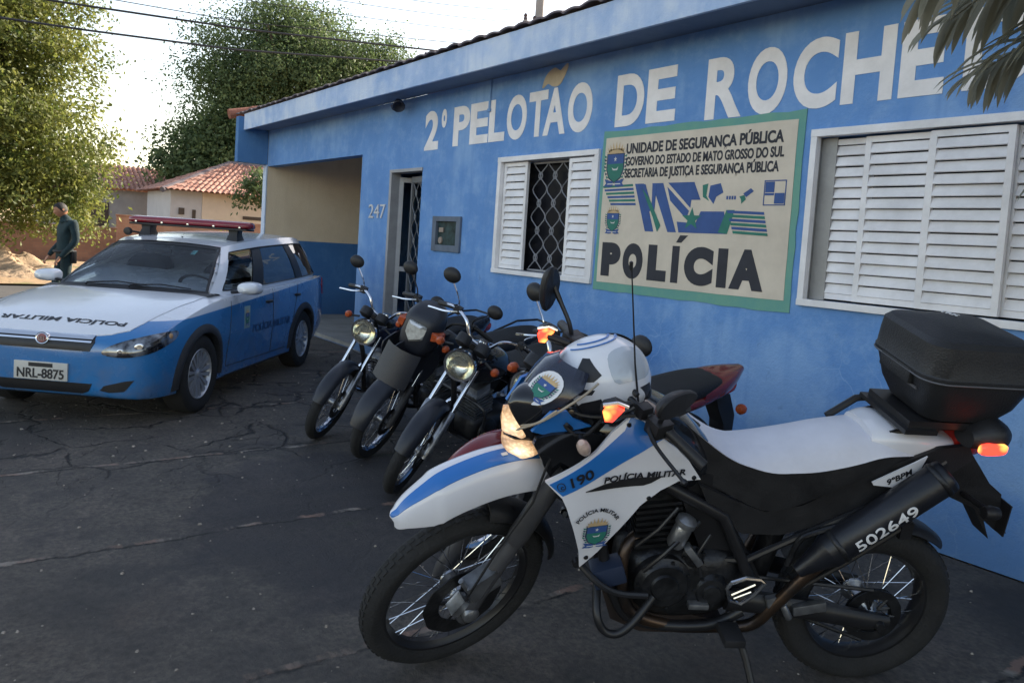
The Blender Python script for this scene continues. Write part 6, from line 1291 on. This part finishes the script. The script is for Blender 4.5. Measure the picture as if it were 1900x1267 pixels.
# head with face, ear, hair
mb = MB(); hd = Vector((0, -.055, 1.60)); tl_ = R(24)
def head_pt(a, e_, k=1.):
    y = -math.cos(a) * math.cos(e_); x = math.sin(a) * math.cos(e_); z = math.sin(e_)
    p = Vector((x * .076 * (1 - .12 * max(0, -z)), y * .098, z * (.105 if z > 0 else .118)))
    if y < -.3 and z < 0: p.y -= .012 * -z; p.x *= 1 - .25 * (-z) ** 2
    if y < -.9 and -.35 < z < .12: p.y -= .022 * (1 - abs((z + .12) / .24)) * max(0, (-y - .9) / .1)   # nose
    if y < -.7 and .05 < z < .25 and abs(abs(x) - .33) < .2: p.y += .008
    return hd + Matrix.Rotation(tl_, 3, 'X') @ (p * k)
rg = [[head_pt(2 * math.pi * k / 32, R(-88 + 176 * i / 22)) for k in range(32)] for i in range(23)]
ho = mb.loft(rg, True, True).build('head', M_SKIN, PE)
rg = [[head_pt(2 * math.pi * k / 32, R(max(-88 + 176 * i / 22, (8 if abs((2 * math.pi * k / 32 + math.pi) % (2 * math.pi) - math.pi) > 1.75 and True else 34) if True else 0)), 1.045) for k in range(32)] for i in range(9, 23)]
def hair_low(a):
    d = abs((a + math.pi) % (2 * math.pi) - math.pi); return R(38) if d < .9 else R(38 - 62 * min(1, (d - .9) / .7))
rg = [[head_pt(2 * math.pi * k / 32, hair_low(2 * math.pi * k / 32) + (R(88) - hair_low(2 * math.pi * k / 32)) * i / 8, 1.05) for k in range(32)] for i in range(9)]
mb = MB().loft(rg, True, True); mb.build('hair', M_HAIR, PE)
for s in (1, -1):
    mb = MB(); e0 = hd + Matrix.Rotation(tl_, 3, 'X') @ Vector((s * .078, .012, -.005)); mb.lathe([(0, .008), (.016, .010), (.020, .004), (.016, -.004)], e0, (s, .25, 0), 12); mb.build('ear', M_SKIN, ho)
    # hands: palm with five curled fingers
    w = Vector((s * .20, -.11 - (.03 if s < 0 else 0), .86)); hv = [w + Vector((0, .012, .03)), w + Vector((0, -.03, -.035))]; hed = [(0, 1)]; hr = [.024, (.034, .018)]
    for f_ in range(4):
        b0 = len(hv); x = -.030 + f_ * .020; L_ = (.030, .036, .034, .026)[f_]
        hv += [w + Vector((x, -.045, -.055)), w + Vector((x, -.062 - L_ * .2, -.055 - L_)), w + Vector((x, -.048, -.062 - L_ * 1.6))]; hed += [(1, b0), (b0, b0 + 1), (b0 + 1, b0 + 2)]; hr += [.0095, .0088, .008]
    b0 = len(hv); hv += [w + Vector((-s * .038, -.03, -.03)), w + Vector((-s * .05, -.055, -.055))]; hed += [(0, b0), (b0, b0 + 1)]; hr += [.011, .0095]
    skin_mesh('hand', hv, hed, hr, M_SKIN, PE, 1)
mb = MB(); mb.lathe([(.082, -.02), (.086, .0), (.072, .03), (.064, .035), (.06, .01)], (0, .015, 1.438), (0, -.35, 1), 20); mb.build('collar', M_UNI, PE)
mb = MB(); mb.tube([(.178 * math.cos(a), .02 + .138 * math.sin(a), .955) for a in (k * math.pi / 14 for k in range(28))], .024, 8, closed=True, flat=1.); mb.build('belt', pmat('black_belt', (.01, .01, .011), .5), PE)
mb = MB(); mb.box((.16, .05, .78), (.205, .13, .97)); mb.build('holster', MATS['black_belt'], PE, bevel=.012)
PE.rotation_euler = (0, 0, R(12))

# ---------------------------------------------------------------- trees
def leaf_mat(name, a, bq, trl=.45):
    m, N, b = basemat(name, .6); c = N.coord()
    oi = N.n.new('ShaderNodeNewGeometry'); cl_ = N.rng(N.noise(c, 1.5 if trl >= .5 else 1.0, 5, .65), .36, .64); col = N.mix(N.math('ADD', N.math('MULTIPLY', oi.outputs['Random Per Island'], .35), N.math('MULTIPLY', cl_, .65)), a, bq)
    col = N.mix(N.rng(N.noise(c, .9, 4), .45, .65, 0, .55), col, tuple(x * .8 for x in a)); N.l.new(col, b.inputs['Base Color'])
    t = N.n.new('ShaderNodeBsdfTranslucent'); N.l.new(col, t.inputs['Color']); mx = N.n.new('ShaderNodeMixShader'); mx.inputs[0].default_value = trl
    out = N.n['Material Output']; N.l.new(b.outputs[0], mx.inputs[1]); N.l.new(t.outputs[0], mx.inputs[2]); N.l.new(mx.outputs[0], out.inputs['Surface']); return m
def crown_mesh(blobs, nclump, nleaf, size, rnd, clump=.35, aspect=.55):
    mb = MB(); tot = sum(b_[3] * b_[4] * b_[5] for b_ in blobs); V_, F_ = [], []
    for (cx, cy, cz, rx, ry, rz) in blobs:
        n_ = int(nclump * rx * ry * rz / tot)
        for _ in range(n_):
            d = Vector((rnd.gauss(0, 1), rnd.gauss(0, 1), rnd.gauss(0, 1))).normalized(); r_ = rnd.random() ** .38
            bump = 1 + .16 * math.sin(d.x * 6 + cx) * math.sin(d.y * 5 + cy) + .10 * math.sin(d.z * 9 + cz)
            p0 = Vector((cx + d.x * rx * r_ * bump, cy + d.y * ry * r_ * bump, cz + d.z * rz * r_ * bump))
            for _ in range(nleaf):
                p = p0 + Vector((rnd.gauss(0, clump), rnd.gauss(0, clump), rnd.gauss(0, clump * .7))); s_ = size * rnd.uniform(.6, 1.4)
                n = (d * .6 + Vector((rnd.gauss(0, .7), rnd.gauss(0, .7), rnd.gauss(.3, .7)))).normalized(); u = n.orthogonal().normalized(); a = rnd.uniform(0, 6.28); w = n.cross(u); u2 = u * math.cos(a) + w * math.sin(a); w2 = n.cross(u2); o = len(V_)
                V_ += [p - u2 * s_, p + w2 * s_ * aspect, p + u2 * s_ * 1.1, p - w2 * s_ * aspect + n * s_ * .25]; F_.append((o, o + 1, o + 2, o + 3))
    mb.add(V_, F_); return mb
def tree(name, base, label, blobs, nclump, nleaf, size, m, seed, trunk_r=.25, clump=.35, group=None):
    rnd = random.Random(seed); b0 = Vector(base); t = empty(name, base, 0, label, 'tree', group)
    mb = crown_mesh([(x - b0.x, y - b0.y, z - b0.z, a, b_, c_) for x, y, z, a, b_, c_ in blobs], nclump, nleaf, size, rnd, clump); mb.build('crown', m, t, smooth=False, merge=False)
    mb = MB(); zt = min(b_[2] for b_ in blobs) - b0.z; zt = max(zt, 1.2)
    mb.tube(catmull([(0, 0, -.2), (.05, .03, zt * .35), (-.08, .06, zt * .7), (.02, .0, zt * 1.0)], 5), [trunk_r * (1.3 - .6 * i / 15) for i in range(16)], 12)
    for x, y, z, a, b_, c_ in blobs:
        e = Vector((x, y, z)) - b0; s0 = Vector((-.05, .04, zt * .75)); 
        for k in range(3):
            e2 = e + Vector((rnd.uniform(-a, a) * .6, rnd.uniform(-b_, b_) * .6, rnd.uniform(0, c_) * .6)); mb.tube(catmull([s0, s0.lerp(e2, .45) + Vector((rnd.uniform(-.3, .3), rnd.uniform(-.3, .3), .2)), e2], 4), [trunk_r * .55 * (1 - i / 9.5) for i in range(9)], 7)
    mb.build('trunk', pmat('tree_bark', (.10, .075, .055), .95, 0, .35, 6, .8, 20), t); return t
LEAF_L = leaf_mat('sunny_leaves', (.045, .085, .020), (.30, .31, .075), .5); LEAF_D = leaf_mat('dark_leaves', (.040, .080, .034), (.20, .26, .10), .48)  # lighter tones carry sunlight on the leaf clumps in the colour itself
tree('street_tree', (-25.0, .4, -.12), 'large yellowish green tree across the road at the left edge, over the brick wall',
     [(-25.0, .3, 4.6, 2.9, 3.2, 3.6), (-24.4, 2.2, 3.2, 1.8, 1.9, 2.0), (-24.6, 1.2, 7.0, 2.2, 1.9, 1.9), (-25, -2.2, 4.2, 2.4, 2.4, 3.2), (-23.6, 1.4, 1.75, 1.1, 1.9, 1.0), (-24, 3.1, 2.2, 1.0, .9, 1.1), (-24.6, .3, 8.6, 1.8, 1.6, 1.4)], 850, 150, .058, LEAF_L, 11, .24, .30)
tree('broad_tree', (-46, 16.5, -.1), 'broad round dark green tree rising behind the tiled house',
     [(-45, 16.2, 10.6, 4.5, 5.2, 3.6), (-44, 20.2, 11.3, 3.4, 2.9, 2.2), (-45, 12.8, 8.6, 3.2, 2.8, 3.0), (-45, 15.6, 13.0, 3.0, 2.4, 1.7), (-44, 19.0, 8.5, 3.2, 3.0, 2.6)], 750, 150, .082, LEAF_D, 5, .45, .66)
tree('low_tree', (-45, 11.3, -.1), 'smaller dark tree at the left below the broad tree, behind the tiled roofs',
     [(-44, 11.4, 5.3, 2.3, 2.4, 2.0), (-44, 13.4, 6.4, 2.2, 2.0, 2.0), (-44.5, 9.9, 4.3, 1.6, 1.2, 1.2)], 800, 24, .11, LEAF_D, 8, .25, .45)
tree('garden_tree', (-34.5, 12.2, -.1), 'small dark leafy branch hanging in front of the tiled house roof',
     [(-34.2, 11.2, 3.2, .9, .9, .8), (-34.4, 12.6, 3.3, 1.2, 1.1, 1.1), (-34.3, 10.5, 2.75, .4, .4, .5)], 200, 22, .085, LEAF_D, 9, .09, .2)
t = empty('yellow_shrub', (-31.3, 8.6, -.1), 0, 'low yellow green shrub growing along the brick wall behind the car roof', 'shrub')
rnd = random.Random(4); crown_mesh([(0, 0, .75, .4, .9, .6), (.1, -1.6, .6, .35, .6, .45), (0, 1.6, .7, .35, .6, .5)], 70, 12, .09, rnd, .14).build('foliage', leaf_mat('yellow_leaves', (.20, .20, .03), (.36, .33, .05), .5), t, smooth=False, merge=False)
mb = MB()
for y in (-1.6, -.3, .4, 1.6): mb.tube([(0, y, -.1), (.03, y + .05, .4), (.0, y + .1, .8)], [.03, .02, .01], 6)
mb.build('stem', MATS['tree_bark'], t)

# ---------------------------------------------------------------- walls, houses across the road
def brick_mat(name, a, bq, mort, sc):
    m, N, b = basemat(name, .9); c = N.coord(); mp = N.n.new('ShaderNodeCombineXYZ'); s3 = N.sep(c); N.l.new(s3[1], mp.inputs[0]); N.l.new(s3[2], mp.inputs[1])
    t = N.n.new('ShaderNodeTexBrick'); t.inputs['Color1'].default_value = (*a, 1); t.inputs['Color2'].default_value = (*bq, 1); t.inputs['Mortar'].default_value = (*mort, 1); t.inputs['Scale'].default_value = sc; t.inputs['Mortar Size'].default_value = .012; N.l.new(mp.outputs[0], t.inputs['Vector'])
    col = N.mix(N.rng(N.noise(c, 1.2, 6), .4, .7, 0, .5), t.outputs[0], tuple(x * .55 for x in a)); N.l.new(col, b.inputs['Base Color']); N.l.new(N.bump(N.noise(c, 20, 5), .4, .02), b.inputs['Normal']); return m
def long_wall(name, x, y0, y1, h, m, label, cop=None):
    e = empty(name, (x, (y0 + y1) / 2, -.15), 0, label, 'wall'); L_ = (y1 - y0) / 2
    MB().box((-.08, -L_, -.1), (.08, L_, h + .15)).build('wall', m, e, smooth=False, bevel=.01)
    MB().box((-.11, -L_ - .02, h + .151), (.11, L_ + .02, h + .21)).build('coping', cop or m, e, smooth=False, bevel=.01)
long_wall('brick_wall', -32, -22, 5.2, 1.12, brick_mat('brown_brick', (.20, .10, .075), (.25, .13, .09), (.17, .12, .10), 2.6), 'low brown brick wall across the road behind the dirt heap and the officer')
long_wall('brick_wall', -32.4, 5.25, 18, 1.62, brick_mat('orange_brick', (.36, .17, .11), (.42, .22, .15), (.36, .27, .2), 2.6), 'taller orange brick wall below the cream house, behind the car roof')
M_CREAM = pmat('cream_render', (.70, .57, .45), .85, 0, .08, 1.5, .2, 20); M_LILAC = pmat('pale_render', (.55, .52, .52), .85, 0, .08, 1.5, .2, 20)
M_TILEF = tile_mat('pale_clay_tiles', (.28, .115, .085), (.52, .30, .23))  # lighter clay tones with more contrast for the houses opposite
def hip_tiles(quad, cols_, rows2, amp):
    """wavy tile slope between four corners: eave a->b, top d->c"""
    a, b_, c_, d = [Vector(p) for p in quad]; n_ = cols_ * 6; rg = []; nrm = (b_ - a).cross(d - a).normalized(); nrm = nrm if nrm.z > 0 else -nrm
    for i in range(rows2 * 2 + 1):
        v = (i // 2 + (1 if i % 2 else 0) * .98) / rows2 if i < rows2 * 2 else 1; v = min(v, 1); up = .03 if i % 2 == 0 else 0; l_, r_ = a.lerp(d, v), b_.lerp(c_, v)
        W_ = (b_ - a).length; o = []
        for j in range(n_ + 1):
            p = l_.lerp(r_, j / n_); s_ = (p - a).dot((b_ - a).normalized()) / W_ * cols_; o.append(p + nrm * (amp * abs(math.sin(math.pi * s_)) + up))
        rg.append(o)
    return MB().loft(rg, False, False)
H1 = empty('cream_house', (-38, 11.5, -.15), 0, 'cream house with red clay hip roof behind the orange brick wall', 'house')
def h1(mb): return mb.xf(lambda v: v - Vector((-38, 11.5, -.15)))
h1(MB().box((-43, 8.35, -.15), (-38, 9.72, 2.98))).build('side_wall', M_LILAC, H1, smooth=False)
h1(MB().box((-43, 9.725, -.15), (-37.97, 17, 2.98))).build('front_wall', M_CREAM, H1, smooth=False)
E0, E1, E2, E3, A0, A1 = (-37.4, 7.85, 2.93), (-37.4, 17.4, 2.93), (-43.6, 17.4, 2.93), (-43.6, 7.85, 2.93), (-40.5, 11.6, 4.62), (-40.5, 13.8, 4.62)
mb = MB()
for q_, n_ in (((E0, E1, A1, A0), 38), ((E3, E0, A0, A0), 24), ((E1, E2, A1, A1), 24), ((E2, E3, A0, A1), 38)):
    k = hip_tiles(q_, n_, 9, .09); mb.add(k.v, k.f)
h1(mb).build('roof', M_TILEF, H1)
mb = MB(); mb.tube([E0, A0], [.13, .13], 8); mb.tube([A0, A1], .13, 8); mb.tube([A1, E1], .13, 8); h1(mb).build('ridge_tiles', M_TILED, H1)
mb = MB().box((-37.965, 11.6, 1.86), (-37.94, 13.0, 2.02)); h1(mb).build('window', pmat('dark_window', (.06, .04, .035), .3), H1, smooth=False)
mb = MB().box((-38.03, 9.3, 1.75), (-37.96, 9.45, 2.15)).box((-37.99, 8.7, 1.9), (-37.94, 8.95, 2.2)); h1(mb).build('meter_panel', pmat('dark_window', (.06, .04, .035)), H1, smooth=False)
mb = MB(); mb.tube([(-37.93, 12.9, 2.9), (-37.93, 12.9, 0)], .05, 8); h1(mb).build('downpipe', pmat('pipe_brown', (.30, .20, .15), .7), H1)
H2 = empty('grey_house', (-47, 8.5, -.15), 0, 'grey house with red tiled gable roof seen left of the cream house', 'house')
def h2(mb): return mb.xf(lambda v: v - Vector((-47, 8.5, -.15)))
h2(MB().box((-50, 4.0, -.15), (-45.5, 10.2, 3.0))).build('wall', pmat('grey_render', (.35, .33, .33), .9, 0, .15, 1.5), H2, smooth=False)
k = hip_tiles(((-44.9, 3.5, 3.0), (-44.9, 10.9, 3.0), (-48, 10.9, 4.35), (-48, 3.5, 4.35)), 30, 8, .10); k2 = hip_tiles(((-51, 10.9, 3.0), (-51, 3.5, 3.0), (-48, 3.5, 4.35), (-48, 10.9, 4.35)), 30, 8, .10); k.add(k2.v, k2.f)
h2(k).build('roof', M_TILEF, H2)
h2(MB().box((-45.49, 5.6, 1.0), (-45.45, 7.0, 2.3))).build('window', pmat('dark_window', (.06, .04, .035)), H2, smooth=False)
# heap of soil by the kerb opposite, sunlit
mb = MB(); rnd = random.Random(2); N_ = 40; hh = {}
def mh(x, y):
    r_ = math.hypot((x) / 1.5, (y) / 2.3); return max(0, (1 - r_)) ** .8 * .68 * (1 + .25 * math.sin(x * 5 + y * 3) + .2 * math.sin(y * 7 - x * 4)) + .04 * math.sin(x * 19) * math.sin(y * 17)
vs = [(-1.6 + 3.2 * i / N_, -2.4 + 4.8 * j / N_, mh(-1.6 + 3.2 * i / N_, -2.4 + 4.8 * j / N_) - .08) for i in range(N_ + 1) for j in range(N_ + 1)]
mb.add(vs, [(i * (N_ + 1) + j, (i + 1) * (N_ + 1) + j, (i + 1) * (N_ + 1) + j + 1, i * (N_ + 1) + j + 1) for i in range(N_) for j in range(N_)])
mo = mb.build('dirt_heap', soil_mat('heap_soil', (.48, .34, .22), (.34, .25, .17), 3)); mo.location = (-24.0, .9, -.07); tag(mo, 'sunlit heap of orange soil across the road at the left edge', 'dirt heap')

# ---------------------------------------------------------------- poles and wires
M_CONC = pmat('pole_concrete', (.30, .27, .26), .9, 0, .2, 3, .3)
def pole(x, y, h_, label, r0=.15, arms=()):
    e = empty('utility_pole', (x, y, -.15), 0, label, 'pole', 'utility poles along the road'); MB().tube([(0, 0, -.3), (0, 0, h_)], [r0, r0 * .72], 12).build('post', M_CONC, e)
    for z, w in arms:
        MB().box((-.05, -w, z - .05), (.05, w, z + .05)).build('crossarm', M_CONC, e, bevel=.008)
        for y2 in (-w * .9, -w * .3, w * .5, w * .9):
            MB().lathe([(0, .0), (.05, .0), (.06, .06), (.04, .10), (.06, .14), (.03, .2), (0, .2)], (.0, y2, z + .05), (0, 0, 1), 10).build('insulator', pmat('insulator_brown', (.08, .05, .05), .3), e)
    return e
pole(-19.0, 14.25, 10.5, 'concrete utility pole standing behind the roof with insulators', .16, ((8.2, .55), (7.5, .5)))
pole(-19.6, 11.25, 6.95, 'short pole with dark round fittings just above the roof edge', .10, ((6.6, .45),))
def wire(pts, r_, sag, label):
    P_ = [Vector(p) for p in pts]; o = []; 
    for a, b_ in zip(P_, P_[1:]):
        for k in range(12): t = k / 12; q_ = a.lerp(b_, t); o.append(q_ - Vector((0, 0, 4 * sag * t * (1 - t))))
    o.append(P_[-1]); c0 = o[0].copy(); ob = MB().tube([p - c0 for p in o], r_, 6).build('overhead_wire', pmat('wire_black', (.02, .022, .03), .6)); ob.location = c0; tag(ob, label, 'wire', 'overhead wires'); return ob
wire([(-19, -14, 5.2), (-19, 1.98, 5.89), (-19, 5.68, 6.13), (-19.2, 13.9, 7.0)], .024, .0, 'thick upper overhead wire running from the left tree to the broad tree')
wire([(-19, -14, 4.6), (-19, 2.44, 5.42), (-19, 5.45, 5.62), (-19.4, 11.2, 6.4)], .024, .0, 'thick lower overhead wire running from the left tree to the broad tree')
wire([(-19, -14, 5.4), (-19, 2.88, 6.16), (-19, 5.61, 6.28), (-19, 14.1, 7.3)], .010, .0, 'thin overhead wire just above the two thick wires')
wire([(-19, -14, 5.2), (-19, 5.59, 6.79), (-19, 14.0, 7.66)], .008, .05, 'lowest of the thin wires running to the tall pole')
wire([(-19, -14, 5.4), (-19, 7.83, 7.31), (-19, 13.97, 8.04)], .008, .05, 'middle one of the thin wires running to the tall pole')
wire([(-19, -14, 5.7), (-19, 9.93, 7.8), (-19, 13.93, 8.42)], .008, .05, 'topmost of the thin wires running to the tall pole')

# ---------------------------------------------------------------- palm at the right edge
PT = empty('palm_tree', (.62, 3.15, 0), 0, 'palm with drooping fronds in glare-paled green hanging over the wall at upper right', 'tree')
M_FR = leaf_mat('glare_pale_leaflets', (.24, .24, .18), (.36, .34, .25), .45)  # leaflet colour lightened to stand in for sun glare
mb = MB(); mb.tube([(0, 0, -.1), (.02, 0, .8), (.0, .0, 1.6), (-.03, 0, 2.3), (-.04, 0, 2.6)], [.13, .11, .10, .10, .07], 14); mb.build('trunk', MATS['tree_bark'], PT)
def frond(az, el, length, droop, seed, roll=0.):
    rnd = random.Random(seed); P_ = []; p = Vector((-.04, 0, 2.52)); d = Vector((math.cos(az) * math.cos(el), math.sin(az) * math.cos(el), math.sin(el))); n_ = 26
    for i in range(n_ + 1):
        P_.append(p.copy()); p = p + d * (length / n_); d = (d + Vector((0, 0, -droop / n_ * (1 + i / n_)))).normalized()
    mb = MB(); mb.tube(P_, [.016 * (1 - .85 * i / n_) for i in range(n_ + 1)], 6)
    for i in range(4, n_ * 3 + 1):
        t = i / (n_ * 3); x = t * n_; k = min(int(x), n_ - 1); b0 = P_[k].lerp(P_[k + 1], x - k); tg = (P_[k + 1] - P_[k]).normalized(); sd2 = tg.cross(Vector((0, 0, 1))).normalized(); up2 = sd2.cross(tg)
        L_ = .60 * math.sin(math.pi * (.12 + .82 * t)) ** .7 * rnd.uniform(.85, 1.1)
        for s in (1, -1):
            if rnd.random() < .05: continue
            dr = (tg * rnd.uniform(.55, .8) + sd2 * s * .75 + up2 * rnd.uniform(-.15, .2)).normalized(); q_ = b0.copy(); rg = []; m_ = 7; W_ = .0155 * rnd.uniform(.8, 1.15)
            g = rnd.uniform(.9, 1.6)
            for j in range(m_ + 1):
                w_ = W_ * (math.sin(math.pi * min(1, .18 + .82 * j / m_)) ** .6 if j < m_ else 0.02); nn = dr.cross(Vector((0, 0, 1))); nn = nn.normalized() if nn.length > .05 else sd2
                up3 = nn.cross(dr).normalized(); rg.append([q_ - nn * w_ + up3 * w_ * .5, q_, q_ + nn * w_ + up3 * w_ * .5]); q_ = q_ + dr * (L_ / m_); dr = (dr + Vector((0, 0, -g / m_ * (.5 + j / m_)))).normalized()
            mb.loft(rg, False, False)
    return mb
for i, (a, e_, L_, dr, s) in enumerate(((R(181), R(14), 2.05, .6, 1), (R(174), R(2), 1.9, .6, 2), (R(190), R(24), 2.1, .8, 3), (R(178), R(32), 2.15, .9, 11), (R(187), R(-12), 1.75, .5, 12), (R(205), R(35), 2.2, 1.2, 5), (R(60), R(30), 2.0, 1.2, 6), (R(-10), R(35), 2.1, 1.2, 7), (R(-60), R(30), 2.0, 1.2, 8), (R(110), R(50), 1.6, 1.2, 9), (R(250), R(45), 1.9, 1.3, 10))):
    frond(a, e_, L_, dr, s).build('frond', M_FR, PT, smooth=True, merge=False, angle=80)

# ---------------------------------------------------------------- loose grit on the yard
rnd = random.Random(21); mb = MB()
for _ in range(900):
    x, y = rnd.uniform(-9.5, -.6), rnd.uniform(-1.5, 4.36); s_ = rnd.choice((.003, .004, .005, .007, .010)) * rnd.uniform(.7, 1.3)
    pts = [Vector((x + s_ * rnd.uniform(.6, 1.2) * math.cos(a), y + s_ * rnd.uniform(.6, 1.2) * math.sin(a), .0005)) for a in (k * math.pi / 2.5 + rnd.uniform(-.3, .3) for k in range(5))]
    top = [p.lerp(Vector((x, y, 0)), .4) + Vector((0, 0, s_ * rnd.uniform(.4, .8))) for p in pts]; mb.loft([pts, top], True, True)
tag(mb.build('grit', pmat('grit_stone', (.30, .26, .22), .9, 0, .5, 30), smooth=False, merge=False), 'small pale stones and crumbs of concrete scattered over the yard', 'grit', kind='stuff')
